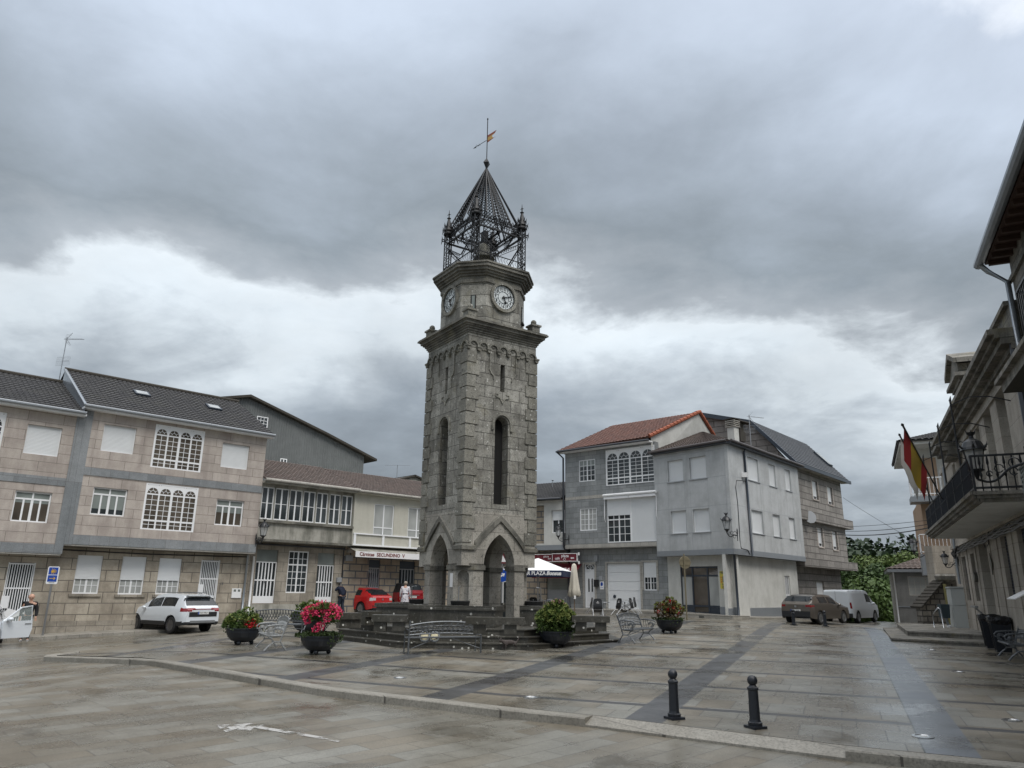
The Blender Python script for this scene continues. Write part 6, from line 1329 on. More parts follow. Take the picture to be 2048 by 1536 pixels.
# column and shed
b = MB(); cp_ = aty(1886, 1180, 36.0)
SHD = thing('stone_shed', 'ruined rubble stone shed with sloping slab roof edge beside the terrace', 'shed', (cp_.x, 36, -.2)); 
q = lambda x, y: ((aty(x, y, 36).x-cp_.x), aty(x, y, 36).z+.2)
zgd = -.5
b.prof([(q(1843, 1215)[0], zgd), (q(1930, 1215)[0], zgd), (q(1930, 1165)[0], q(1930, 1150)[1]), q(1886, 1163), q(1843, 1213)], 0, .5); b.build('wall', m['rubble'], SHD)
b = MB(); p0, p1 = Vector(q(1840, 1216)), Vector(q(1884, 1163))
for k in range(8):
    a = p0.lerp(p1, k/8); c = p0.lerp(p1, (k+1.25)/8); b.prof([(a.x, a.y), (c.x, c.y-.03), (c.x, c.y+.05), (a.x-.04, a.y+.07)], -.2, .8)
b.build('roof_slabs', m['edge'], SHD)
b = MB(); x0, x1 = q(1880, 1130)[0], q(1906, 1130)[0]; b.box(x0, x1+.4, .51, 1.2, zgd, q(1880, 1090)[1]); b.build('pillar', m['hall'], SHD); b = MB(); b.lathe([(.3, 0), (.55, .18), (.6, .35), (.5, .45)], (x0+.35, .1, q(1886, 1163)[1]-.1), 8); b.build('capital_block', m['mossy'], SHD)
b = MB(); b.tube([(q(1889, 1200)[0], -.25, 0), (q(1887, 1200)[0], -.25, q(1887, 1168)[1])], .07, 8); b.build('yellow_pipe', flat('yellow_green_pipe', (.22, .2, .08), .6), SHD)
b = MB(); b.box(q(1896, 1200)[0], q(1902, 1200)[0]+.02, -.06, -.001, q(1896, 1205)[1], q(1896, 1188)[1]); b.build('red_box', m['redpl'], SHD)
# --- small grey house with hip roof ---
IPz = aty(1790, 1190, 50); IP = Plane((IPz.x, 50), (cos(R_(25)), -sin(R_(25)))); Ih = building('outbuilding', 'small grey house with brown red hipped roof and a wide multi-pane window', 'building', IP)
iz = lambda x, y: aty(*d4(x, y), 50).z; ix = lambda x, y: aty(*d4(x, y), 50).x-IPz.x
w0_, w1_ = ix(590, 890), ix(830, 890); ze = iz(500, 785)
m['greyr'] = stone('weathered_grey_render', (.17, .17, .165), (.24, .24, .23), 30, 30, .002, (.2, .2, .2), dirt=.5, dcol=(.09, .09, .085), bump=.2, speck=.15)
b = MB(); b.wall(0, 8, -2, ze, [(w0_, w1_, iz(700, 965), iz(700, 820))]); b.box(0, 8, .181, 7, -2, ze); b.build('wall', m['greyr'], Ih)
win(Ih, (w0_, w1_, iz(700, 965), iz(700, 820)), v=.05, kind='grid', grid=(6, 3), gl='curtain', mat='lightstone', fw=.05)
b = MB(); b.box(0, 8, -.04, -.001, iz(700, 1055), iz(700, 1055)+.06); b.box(-.3, 8.2, -.35, 7.3, ze, ze+.18); b.build('eave', m['gutter'], Ih)
tiles('roof', (-.3, -.35, ze+.2), (8.2, -.35, ze+.2), (8.2, 3.4, ze+1.5), (3.3, 3.4, ze+1.5), Ih, 'brown_t', .3, .4, .05); tiles('roof', (-.3, 7.3, ze+.2), (-.3, -.35, ze+.2), (3.3, 3.4, ze+1.5), (3.3, 3.41, ze+1.5), Ih, 'brown_t', .3, .4, .05)
pipe(Ih, [(.05, -.06, ze), (.05, -.06, -2)], .05, 'white')
b = MB(); b.box(-.02, 0, .3, 7, -2, ze) ; b.build('side_cladding', m['lightstone'], Ih)
# --- trees, wooded ridge ---
def leafmat(name, ca, cb, tr=.25):
    t = NT(name); o = t.tc.outputs['Object']; n = t.noise(o, .35, 4, .6); n2 = t.noise(o, 6, 2)
    c = t.mix(t.M('ADD', t.M('MULTIPLY', n, .7), t.M('MULTIPLY', n2, .4)), ca, cb); t.lk(c, t.b.inputs['Base Color']); t.b.inputs['Roughness'].default_value = .55; t.b.inputs['Specular IOR Level'].default_value = .25; return t.m
m['leafA'] = leafmat('tree_leaves', (.022, .048, .010), (.075, .12, .028)); m['leafB'] = leafmat('yellow_green_leaves', (.04, .07, .016), (.11, .15, .04)); m['leafC'] = leafmat('dark_pine_leaves', (.012, .026, .014), (.035, .055, .028))
m['leafT'] = leafmat('deep_green_leaves', (.016, .038, .010), (.058, .095, .028)); m['bark'] = flat('bark', (.08, .065, .05), .9, var=.4, sc=8)
def crown(rng, lobes, n, sz, flat_=.9):
    b = MB()
    for i in range(n):
        c, r = lobes[rng.randrange(len(lobes))]
        d = Vector((rng.gauss(0, 1), rng.gauss(0, 1), rng.gauss(0, 1))).normalized(); rr = r*(rng.random()**.33 if rng.random() < .3 else (.82+.25*rng.random()))
        p = Vector(c)+Vector((d.x*rr, d.y*rr, d.z*rr*flat_)); s = sz*(.6+.8*rng.random())
        nn = (d+Vector((rng.gauss(0, .6), rng.gauss(0, .6), rng.gauss(0, .6)))).normalized(); e = nn.cross(Vector((rng.gauss(0, 1), rng.gauss(0, 1), rng.gauss(0, 1)))).normalized(); f = nn.cross(e)
        b.face([p-e*s-f*s*.3, p-f*s*.7, p+e*s, p+f*s*.7+nn*s*.2])
    return b
def tree(x, y, h, w, lab, mat, seed, cat='tree', n=9000, sz=.17, zb=None):
    rng = random.Random(seed); z = zb if zb is not None else -4.; t_ = thing('tree', lab, cat, (x, y, z), 0, 'trees beyond the square')
    b = MB(); hh = h-0; b.tube([(0, 0, 0), (.1, 0, hh*.25), (.05, .1, hh*.55), (0, 0, hh*.8)], [.35, .28, .18, .05], 8)
    for k in range(7): a = rng.random()*6.28; z0 = hh*(.25+.07*k); b.tube([(0, 0, z0), (cos(a)*w*.25, sin(a)*w*.25, z0+hh*.1), (cos(a)*w*.42, sin(a)*w*.42, z0+hh*.15)], [.12, .07, .02], 5)
    b.build('trunk', m['bark'], t_)
    lobes = [((rng.uniform(-.32, .32)*w, rng.uniform(-.32, .32)*w, hh*rng.uniform(.32, .86)), rng.uniform(.13, .25)*w) for _ in range(13)]+[((0, 0, hh*.86), .16*w)]
    crown(rng, lobes, n, sz).build('crown', m[mat], t_)
def tx(px, y): return aty(px, 1190, y).x
TL = [(1700, 74, 1103, 9, 'leafC', 'dark green tree at the left edge of the tree group, beside the stone house'), (1722, 66, 1135, 8, 'leafA', 'dense green tree behind the parked white van'), (1750, 80, 1098, 10, 'leafB', 'light olive tree rising in the middle of the tree group'),
      (1758, 62, 1150, 7, 'leafA', 'lower mid green tree left of the small grey house'), (1790, 86, 1092, 10, 'leafA', 'tall green tree directly above the small grey house'), (1822, 78, 1083, 9, 'leafB', 'tall light green tree behind the hanging street lantern'), (1852, 90, 1085, 10, 'leafA', 'green tree beside the tan balcony house'), (1772, 72, 1120, 8, 'leafC', 'dark green tree between the olive trees and the grey house')]
for i, (px, y, ptop, w, mt, lab) in enumerate(TL):
    zt = aty(px, ptop+14, y).z; tree(tx(px, y), y, zt+5, w, lab, mt if mt != 'leafC' else 'leafT', 40+i, zb=-5.)
# wooded ridge
rng = random.Random(5); b = MB(); xs = fr(40, 260, 5); 
def ridge(x, y): t = max(0, min(1, (y-150)/90)); return -7+t*(25+4*sin(x*.035)+3*sin(x*.09+1))
sheet('hill', fr(-20, 330, 10), fr(150, 330, 10), ridge, m['earth'])
for i in range(12000):
    x = rng.uniform(45, 235); y = rng.uniform(165, 245); z = ridge(x, y)+rng.uniform(0, 7)**1; s = rng.uniform(.7, 1.5); e = Vector((rng.gauss(0, 1), rng.gauss(0, 1), rng.gauss(0, .6))).normalized(); f = e.cross(Vector((rng.gauss(0, 1), rng.gauss(0, 1), 1))).normalized(); p = Vector((x, y, z))
    b.face([p-e*s, p-f*s*.6, p+e*s, p+f*s*.6])
w_ = b.build('distant_wood', m['leafC']); tag(w_, 'dark wooded ridge on the far hillside behind the trees', 'wood', kind='stuff')
# undergrowth below the trees
b = MB()
for i in range(26000):
    x = rng.uniform(24, 60); y = rng.uniform(56, 95); p = Vector((x, y, gz(20, 80)-3.5+rng.uniform(0, 5.5))); s = rng.uniform(.09, .2); e = Vector((rng.gauss(0, 1), rng.gauss(0, 1), rng.gauss(0, .6))).normalized(); f = e.cross(Vector((rng.gauss(0, 1), rng.gauss(0, 1), 1))).normalized(); b.face([p-e*s, p-f*s*.6, p+e*s, p+f*s*.6])
w_ = b.build('undergrowth', m['leafA']); tag(w_, 'dense green undergrowth filling the slope below the trees', 'bushes', kind='stuff')
# overhead cables
def cable(p, q, sag, r, lab):
    b = MB(); P = [p.lerp(q, i/16)-Vector((0, 0, sag*4*(i/16)*(1-i/16))) for i in range(17)]; b.tube(P, r, 4); o = b.build('overhead_cable', m['black']); tag(o, lab, 'cable', 'cables over the side street')
pa = aty(1625, 1062, 47.5); pb = aty(1875, 1052, 35.5); 
cable(pa, pb, .35, .03, 'thick black overhead cable, lowest of the bundle'); cable(pa+Vector((0, 0, .12)), pb+Vector((0, 0, .15)), .25, .02, 'black overhead cable in the middle of the bundle'); cable(pa+Vector((0, 0, .25)), pb+Vector((0, 0, .32)), .12, .014, 'thin black overhead cable at the top of the bundle')
cable(aty(1686, 995, 54), aty(1860, 1098, 38), .1, .012, 'single thin cable slanting down from the stone house')
# ================= vehicles =================
def paintm(name, col, metal=.0, rough=.28):
    t = NT(name); o = t.tc.outputs['Object']; n = t.noise(o, 90, 2, .6); n2 = t.noise(o, 1.5, 3)
    t.lk(t.mix(t.M('MULTIPLY', n2, .25), col, tuple(c*.75 for c in col)), t.b.inputs['Base Color']); t.b.inputs['Metallic'].default_value = metal; t.b.inputs['Roughness'].default_value = rough
    t.b.inputs['Coat Weight'].default_value = .8; t.b.inputs['Coat Roughness'].default_value = .05; return t.m
m['cwhite'] = paintm('white_car_paint', (.66, .70, .74)); m['cred'] = paintm('red_car_paint', (.48, .012, .014)); m['cdred'] = paintm('dark_red_car_paint', (.26, .010, .016)); m['cgold'] = paintm('champagne_car_paint', (.13, .115, .10), .5, .3)
m['cglass'] = glass('car_glass', (.010, .012, .014), .03, .6); m['tyre'] = flat('tyre_rubber', (.014, .014, .015), .75); m['rim'] = flat('alloy_rim', (.36, .37, .38), .3, .8); m['drim'] = flat('dark_alloy_rim', (.13, .13, .135), .3, .7)
m['tail'] = flat('red_tail_lens', (.22, .006, .010), .12, coat=1.); m['tailc'] = flat('clear_lens', (.50, .50, .50), .12, coat=1.); m['plate'] = flat('number_plate', (.62, .63, .62), .4, var=.03); m['trim'] = flat('black_trim', (.014, .015, .017), .5); m['lowtrim'] = flat('silver_trim', (.25, .26, .27), .35, .5)
def interp(P, x):
    if x <= P[0][0]: return P[0][1]
    for (a, b_), (c, d_) in zip(P, P[1:]):
        if a <= x <= c:
            t = (x-a)/(c-a) if c > a else 0; return b_+(d_-b_)*t
    return P[-1][1]
def car(label, px, S_, cat='car', group='parked cars'):
    loc, az = px; o = thing(S_.get('nm', 'parked_car'), label, cat, tuple(loc), R_(90-az), group)
    L, Wd, belt, sill = S_['L'], S_['W'], S_['belt'], S_.get('sill', .30); wx = S_['wx']; wr = S_['wr']; top = S_['top']; tum = S_.get('tum', .80)
    xs = [-L/2+L*i/100 for i in range(101)]; xs = sorted(set([round(x, 4) for x in xs]+[round(-L/2+k*.015, 4) for k in range(1, 22)]))
    G = []
    for x in xs:
        e = min(x+L/2, L/2-x); t = max(0, 1-e/.42); w = Wd/2*(1-.14*t**2.4); zt = interp(top, x); bl = min(interp(belt, x) if isinstance(belt, list) else belt, zt-.015)
        arch = 0
        for c in wx:
            d = abs(x-c); Rr = wr+.055
            if d < Rr: arch = max(arch, wr+math.sqrt(Rr*Rr-d*d))
        zs = max(sill+.10*max(0, t-.3), arch); zs = min(zs, bl-.08); ring = [(0, sill+.03), (w-.22, sill+.03), (w-.2, max(zs, sill+.03)), (w*.965, zs)]
        for k in range(1, 13):
            q = k/12; z = zs+(bl-zs)*q; hz = (z-sill)/(bl-sill); ring.append((w*(1-.035*(1-hz)**2-.045*max(0, hz-.55)**1.3*3), z))
        wb = ring[-1][0]; hh = zt-bl; wt = wb-(1-tum)*w*min(1, hh/.5)*1.0
        for k in range(1, 6):
            q = k/6; ring.append((wb+(wt-wb)*q**1.15, bl+hh*.90*q))
        for yq, dz in ((.97, .955), (.86, .985), (.5, 1.0), (0, 1.01)): ring.append((wt*yq, bl+hh*dz))
        G.append(ring)
    n = len(G[0]); parts = {}
    def put(k, q):
        if k in ('window_glass', 'tail_light', 'headlight'):
            cx = sum(p[0] for p in q)/4; cy = sum(p[1] for p in q)/4; fr = S_['cls'].fr
            k += '|'+('L' if cy > 0 else 'R') if k != 'window_glass' else '|'+('f' if cx > fr[0] else ('r' if cx < fr[1] else ('L' if cy > 0 else 'R')+str(sum(cx > a for a in fr[2]))))
        parts.setdefault(k, MB()).face(q)
    for sd in (1, -1):
        for i in range(len(xs)-1):
            for j in range(n-1):
                a, b_, c, d_ = G[i][j], G[i][j+1], G[i+1][j+1], G[i+1][j]; X = (xs[i]+xs[i+1])/2; y = (a[0]+c[0])/2; z = (a[1]+c[1])/2
                P = [(xs[i], sd*a[0], a[1]), (xs[i+1], sd*d_[0], d_[1]), (xs[i+1], sd*c[0], c[1]), (xs[i], sd*b_[0], b_[1])]
                put(S_['cls'](X, abs(y), z, j, n), P if sd < 0 else P[::-1])
    for i, s_ in ((0, 1), (len(xs)-1, -1)):
        for j in range(2, n-1):
            a, b_ = G[i][j], G[i][j+1]; z = (a[1]+b_[1])/2
            for (f0, f1) in ((-1, -.72), (-.72, -.3), (-.3, .3), (.3, .72), (.72, 1)):
                P = [(xs[i], a[0]*f0, a[1]), (xs[i], a[0]*f1, a[1]), (xs[i], b_[0]*f1, b_[1]), (xs[i], b_[0]*f0, b_[1])]
                put(S_['cls'](xs[i]*1.0, abs(f0+f1)/2*a[0], z, -1, n), P if s_ < 0 else P[::-1])
    mats = {'body': S_['mat'], 'window_glass': 'cglass', 'trim': 'trim', 'tail_light': S_.get('tail', 'tail'), 'headlight': 'tailc', 'roof': S_.get('roofm', S_['mat'])}
    for k, mb in parts.items():
        k = k.split('|')[0]; mb.build(k, m[mats[k]], o, smooth=(k in ('body', 'roof', 'window_glass')))
    for c in wx:
        for s_ in (-1, 1):
            y = s_*(Wd/2-.12); b = MB(); b.T = Matrix.Translation((c, y, wr)) @ Matrix.Rotation(-s_*PI/2, 4, 'X')
            b.lathe([(wr*.62, -.10), (wr*.93, -.105), (wr, -.07), (wr, .06), (wr*.93, .10), (wr*.66, .105), (wr*.64, .07)], (0, 0, 0), 24); t_ = b.build('wheel', m['tyre'], o, smooth=False)
            b = MB(); b.T = Matrix.Translation((c, y, wr)) @ Matrix.Rotation(-s_*PI/2, 4, 'X')
            b.lathe([(wr*.66, .085), (wr*.70, .108), (wr*.66, .10), (wr*.62, .05), (.02, .03)], (0, 0, 0), 20)
            for k in range(5):
                a = 2*PI*k/5; ca, sa = cos(a), sin(a); b.prism([(-sa*.035, ca*.035), (ca*wr*.66-sa*.05, sa*wr*.66+ca*.05), (ca*wr*.66+sa*.05, sa*wr*.66-ca*.05), (sa*.035, -ca*.035)], .055, .095)
            b.build('rim', m[S_.get('rim', 'rim')], t_)
    b = MB(); x = -L/2-.006; pz = S_.get('pz', .62); b.box(x-.012, x, -.26, .26, pz-.055, pz+.055); p = b.build('number_plate', m['plate'], o); b = MB(); b.box(x-.0135, x-.0125, .21, .26, pz-.055, pz+.055); b.build('blue_band', m['bluesign'], p)
    q = text(S_.get('num', '1234 ABC'), o, (x-.0135, 0, pz), .095, 'trim', rot=(PI/2, 0, -PI/2), ext=.001, name='plate_number'); q.parent = p
    for s_ in (-1, 1):
        mx_ = S_.get('mx', .75); b = MB(); zz = interp(belt, mx_) if isinstance(belt, list) else belt; b.T = Matrix.Translation((mx_, s_*(Wd/2+.06), zz+.06)); b.ball((0, 0, 0), .10, 8, .75); b.tube([(0, -s_*.12, -.05), (0, 0, 0)], .03, 5); b.build('mirror', m[S_['mat']], o, smooth=True)
    for k, (c_, s_, mt) in enumerate(S_.get('extra', ())):
        b = MB(); b.cbox(c_, s_); b.build(S_['exn'][k], m[mt], o)
    return o
def mkcls(L, wins, front, rear, tl, hl=None, low=.42, arch=None, cabz=.0, roof=None, mask=None):
    def f(x, y, z, j, n):
        if j in (0, 1, 2): return 'trim'
        if mask:
            r = mask(x, y, z, j, n)
            if r: return r
        side = 16 <= j <= 19
        if tl(x, y, z): return 'tail_light'
        if hl and hl(x, y, z): return 'headlight'
        if z < low and j != -1: 
            if arch: return 'trim'
        if j == -1 and z < low: return 'trim'
        if arch:
            for c, r in arch:
                if (x-c)**2+(z-.33)**2 < r*r and j < 15: return 'trim'
        if side and any(a < x < b_ for a, b_ in wins): return 'window_glass'
        if j >= 16 and (front[0] < x < front[1] or rear[0] < x < rear[1]) and y < .80: return 'window_glass' if y < front[2] else 'body'
        if roof and j >= 15 and x > rear[0]: return 'roof'
        return 'body'
    f.fr = (front[0], rear[1] if rear[0] < 5 else -9, [a for a, _ in wins]); return f
def backplace(px, py, az, rx, ry, dz=ROAD, Y=None):      # locate a car by the ground point of one rear wheel
    p = ong(px, py, dz) if Y is None else aty(px, py, Y); f = Vector((sin(R_(az)), cos(R_(az)), 0)); l = Vector((-f.y, f.x, 0)); c = p-f*rx-l*ry; c.z = gz(c.x, c.y)+rdz(c.x, c.y)+.005; return c, az
# white SUV
L = 4.5
SUV = dict(L=L, W=1.86, belt=[(-2.25, 1.02), (-1.2, 1.04), (.9, .98), (2.25, .80)], wx=(1.38, -1.3), wr=.35, sill=.33, mat='cwhite', rim='drim', pz=.86, num='7327 MKF', mx=.72, tum=.78,
  top=[(-2.25, .98), (-2.2, 1.08), (-2.12, 1.16), (-1.85, 1.47), (-1.72, 1.58), (-1.1, 1.65), (-.3, 1.66), (.30, 1.58), (1.15, 1.12), (1.3, 1.07), (2.0, .96), (2.2, .82), (2.25, .6)],
  cls=mkcls(L, [(-1.45, -.42), (-.34, .62)], (.42, 1.13, .72), (-2.11, -1.80, .66), lambda x, y, z: x < -1.9 and .92 < z < 1.06 and y > .48, lambda x, y, z: x > 2.0 and .62 < z < .8 and y > .5, low=.50, arch=((1.38, .435), (-1.3, .435))),
  exn=('diffuser', 'light_bar', 'spoiler', 'roof_rail', 'roof_rail', 'plate_recess'), extra=(((-2.262, 0, .50), (.05, 1.2, .10), 'lowtrim'), ((-2.258, 0, 1.02), (.012, 1.0, .03), 'tail'), ((-1.86, 0, 1.575), (.24, 1.2, .035), 'cwhite'), ((-.55, .62, 1.70), (1.8, .03, .03), 'lowtrim'), ((-.55, -.62, 1.70), (1.8, .03, .03), 'lowtrim'), ((-2.253, 0, .80), (.01, 1.35, .20), 'trim')))
car('white SUV with black wheel arches parked nose-in by the pink house', backplace(341, 1268, -56, -1.3, .82), SUV)
# red hatchback
L = 4.1
RED = dict(L=L, W=1.74, belt=[(-2.05, .92), (0, .90), (2.05, .72)], wx=(1.25, -1.2), wr=.305, sill=.24, mat='cred', tail='tailc', pz=.52, num='0892 DFJ', mx=.62, tum=.76,
  top=[(-2.05, .88), (-2.0, .96), (-1.85, 1.0), (-1.35, 1.32), (-1.0, 1.40), (-.3, 1.44), (.3, 1.40), (1.05, .98), (1.2, .93), (1.9, .76), (2.0, .66), (2.05, .5)],
  cls=mkcls(L, [(-1.12, -.32), (-.22, .55)], (.36, 1.03, .68), (-1.82, -1.36, .62), lambda x, y, z: x < -1.86 and .72 < z < .86 and y > .5, low=.30),
  exn=('bumper_strip', 'lower_bumper', 'badge'), extra=(((-2.062, 0, .44), (.02, 1.55, .03), 'trim'), ((-2.055, 0, .29), (.04, 1.5, .10), 'trim'), ((-2.056, 0, .78), (.012, .10, .10), 'rim')))
rp_ = backplace(722, 1229, -54, -1.2, .76); rc = car('bright red hatchback parked by the house with its front door open', rp_, RED)
def cardoor(par, hinge, ang, mat, Ld=1.15, nm='open_door'):
    b = MB(); b.T = Matrix.Translation(hinge) @ Matrix.Rotation(ang, 4, 'Z')
    b.prof([(-Ld, .30), (0, .30), (0.02, .88), (-Ld-.04, .90), (-Ld-.08, .6)], -.03, .03); o = b.build(nm, m[mat], par, label='open front door')
    b = MB(); b.T = Matrix.Translation(hinge) @ Matrix.Rotation(ang, 4, 'Z'); P = [(0, 0, .88), (-.12, 0, .98), (-.62, 0, 1.36), (-Ld+.05, 0, 1.42), (-Ld-.03, 0, .9)]; b.tube(P, .03, 5); b.build('window_frame', m[mat], o)
    b = MB(); b.T = Matrix.Translation(hinge) @ Matrix.Rotation(ang, 4, 'Z'); b.face([(0, 0, .88), (-.12, 0, .98), (-.62, 0, 1.36), (-Ld+.05, 0, 1.42), (-Ld-.03, 0, .9)]); b.build('pane', m['pglass'], o)
    return o
t = NT('see_through_glass'); t.b.inputs['Base Color'].default_value = (.55, .62, .60, 1); t.b.inputs['Roughness'].default_value = .05; t.b.inputs['Alpha'].default_value = .35; m['pglass'] = t.m
cardoor(rc, (.72, .86, 0), R_(-60), 'cred')
# dark red car
L = 4.3
DRD = dict(L=L, W=1.80, belt=[(-2.15, 1.05), (0, 1.02), (2.15, .82)], wx=(1.3, -1.25), wr=.32, sill=.26, mat='cdred', roofm='trim', pz=.80, num='5180 LKW', mx=.7, tum=.80,
  top=[(-2.15, 1.0), (-2.1, 1.12), (-1.98, 1.42), (-1.85, 1.54), (-1.0, 1.60), (-.2, 1.60), (.4, 1.52), (1.15, 1.08), (1.3, 1.03), (2.0, .86), (2.1, .74), (2.15, .5)],
  cls=mkcls(L, [(-1.5, -.4), (-.3, .62)], (.45, 1.12, .70), (-2.08, -1.92, .62), lambda x, y, z: x < -1.95 and .9 < z < 1.04 and y > .55, low=.40, roof=True),
  exn=('chrome_strip', 'lower_bumper'), extra=(((-2.162, 0, .90), (.02, .9, .035), 'rim'), ((-2.155, 0, .40), (.04, 1.6, .18), 'trim')))
f_ = Vector((sin(R_(-44)), cos(R_(-44)), 0)); l_ = Vector((-f_.y, f_.x, 0)); pc = rp_[0]-l_*2.75+f_*.55; pc.z = gz(pc.x, pc.y)+ROAD+.1
car('dark red hatchback with black roof partly hidden behind the tower', (pc, -44), DRD)
# champagne hatchback
L = 4.3
GLD = dict(L=L, W=1.80, belt=[(-2.15, .98), (0, .96), (2.15, .76)], wx=(1.3, -1.3), wr=.315, sill=.26, mat='cgold', pz=.66, num='7466 GGK', mx=.7, tum=.76,
  top=[(-2.15, .96), (-2.1, 1.02), (-2.0, 1.08), (-1.62, 1.36), (-1.2, 1.44), (-.4, 1.47), (.3, 1.43), (1.1, 1.02), (1.25, .98), (2.0, .80), (2.1, .7), (2.15, .5)],
  cls=mkcls(L, [(-1.25, -.35), (-.25, .6)], (.38, 1.08, .70), (-1.98, -1.6, .66), lambda x, y, z: x < -1.85 and .84 < z < .94 and y > .42, low=.40),
  exn=('bumper_panel', 'badge'), extra=(((-2.157, 0, .50), (.03, 1.5, .26), 'trim'), ((-2.158, 0, .86), (.012, .10, .10), 'rim')))
car('champagne brown hatchback parked beside the corner house', backplace(1640, 1245, 48, -1.3, -.80, Y=39), GLD)
# white van
L = 4.4
VAN = dict(nm='parked_van', L=L, W=1.82, belt=[(-2.2, 1.12), (2.2, .95)], wx=(1.35, -1.35), wr=.315, sill=.26, mat='cwhite', pz=.62, num='3051 HTC', mx=1.0, tum=.88,
  top=[(-2.2, 1.70), (-2.16, 1.76), (-2.1, 1.80), (-1, 1.83), (.4, 1.81), (.75, 1.72), (1.4, 1.15), (1.55, 1.08), (2.05, .92), (2.15, .8), (2.2, .6)],
  cls=mkcls(L, [(.15, .95)], (.8, 1.38, .76), (9, 9, 0), lambda x, y, z: x < -2.08 and .78 < z < 1.15 and y > .76, low=.40),
  exn=('bumper', 'door_seam', 'door_rail'), extra=(((-2.215, 0, .42), (.06, 1.75, .20), 'trim'), ((-2.203, 0, 1.15), (.008, .02, 1.15), 'greyfr'), ((-2.203, 0, .74), (.01, 1.3, .02), 'greyfr')))
car('white panel van parked ahead of the champagne hatchback', backplace(1716, 1246, 44, -1.35, -.80, Y=44), VAN, 'van')
# white hatchback cut by the left edge
L = 4.1
WH = dict(RED, mat='cwhite', tail='tail', num='6642 JPC', exn=('lower_bumper', 'grille'), extra=(((2.05, 0, .33), (.03, 1.3, .12), 'trim'), ((2.055, 0, .55), (.02, .7, .10), 'trim')),
  cls=mkcls(L, [(-1.12, -.32), (-.22, .55)], (.36, 1.03, .68), (-1.82, -1.36, .62), lambda x, y, z: x < -1.86 and .72 < z < .86 and y > .5, lambda x, y, z: x > 1.8 and .55 < z < .74 and y > .46, low=.30))
az_ = 150.; p_ = ong(2, 1296, ROAD); f_ = Vector((sin(R_(az_)), cos(R_(az_)), 0)); l_ = Vector((-f_.y, f_.x, 0)); c_ = p_-f_*1.25-l_*.98; c_.z = gz(c_.x, c_.y)+ROAD
wc = car('white hatchback at the left photo edge with its door wide open', (c_, az_), WH)
o = cardoor(wc, (.72, .88, 0), R_(-48), 'cwhite', 1.1); b = MB(); b.T = Matrix.Translation((.72, .88, 0)) @ Matrix.Rotation(R_(-48), 4, 'Z'); b.box(-1.1, -.85, .03, .05, .77, .80); b.build('handle', m['lowtrim'], o)
b = MB(); b.T = Matrix.Translation((.72, .88, 0)) @ Matrix.Rotation(R_(-48), 4, 'Z'); b.ball((-.15, .13, .97), .11, 8, .7); b.build('mirror', m['cwhite'], o, smooth=True)
# car roof just over the crest
hp = aty(1772, 1246, 56); hp.z = gz(hp.x, hp.y)+ROAD+.0
o = car('silver car mostly below the crest, only its roof showing', (hp, 60), dict(GLD, mat='rim', num='2217 BRV'))
o.location.z = aty(1772, 1243, 56).z-1.47

# ================= people and the cat =================
def skin(name, V, E, Rr, mat, parent=None, sub=2, loc=None):
    me = bpy.data.meshes.new(name); me.from_pydata([tuple(v) for v in V], E, []); o = bpy.data.objects.new(name, me); C.objects.link(o)
    o.modifiers.new('s', 'SKIN'); 
    for i, d in enumerate(me.skin_vertices[0].data): r = Rr[i]; d.radius = r if isinstance(r, tuple) else (r, r); d.use_root = (i == 0)
    s = o.modifiers.new('u', 'SUBSURF'); s.levels = sub; s.render_levels = sub
    nm = bpy.data.meshes.new_from_object(o.evaluated_get(bpy.context.evaluated_depsgraph_get())); bpy.data.objects.remove(o)
    nm.materials.clear(); nm.materials.append(m[mat]); nm.polygons.foreach_set('use_smooth', [True]*len(nm.polygons)); o = bpy.data.objects.new(name, nm); C.objects.link(o)
    if parent: o.parent = parent
    return o
m['skin'] = flat('skin', (.48, .28, .20), .55, var=.05); m['hairw'] = flat('white_hair', (.55, .54, .50), .8, var=.2, sc=30); m['hairg'] = flat('grey_brown_hair', (.26, .22, .18), .8, var=.2, sc=30)
m['jacket'] = flat('navy_jacket', (.010, .016, .040), .8, var=.25, sc=8); m['jeans'] = flat('dark_jeans', (.018, .028, .045), .8, var=.3, sc=10); m['shoe'] = flat('white_shoes', (.5, .5, .5), .6); m['blk'] = flat('black_clothes', (.008, .008, .01), .85)
t = NT('white_patterned_coat'); n_ = t.noise(t.tc.outputs['Object'], 14, 3, .6); t.lk(t.mix(t.ramp(n_, [(.52, 0.), (.6, 1.)]), (.60, .58, .60), (.20, .19, .26)), t.b.inputs['Base Color']); t.b.inputs['Roughness'].default_value = .8; m['coat'] = t.m
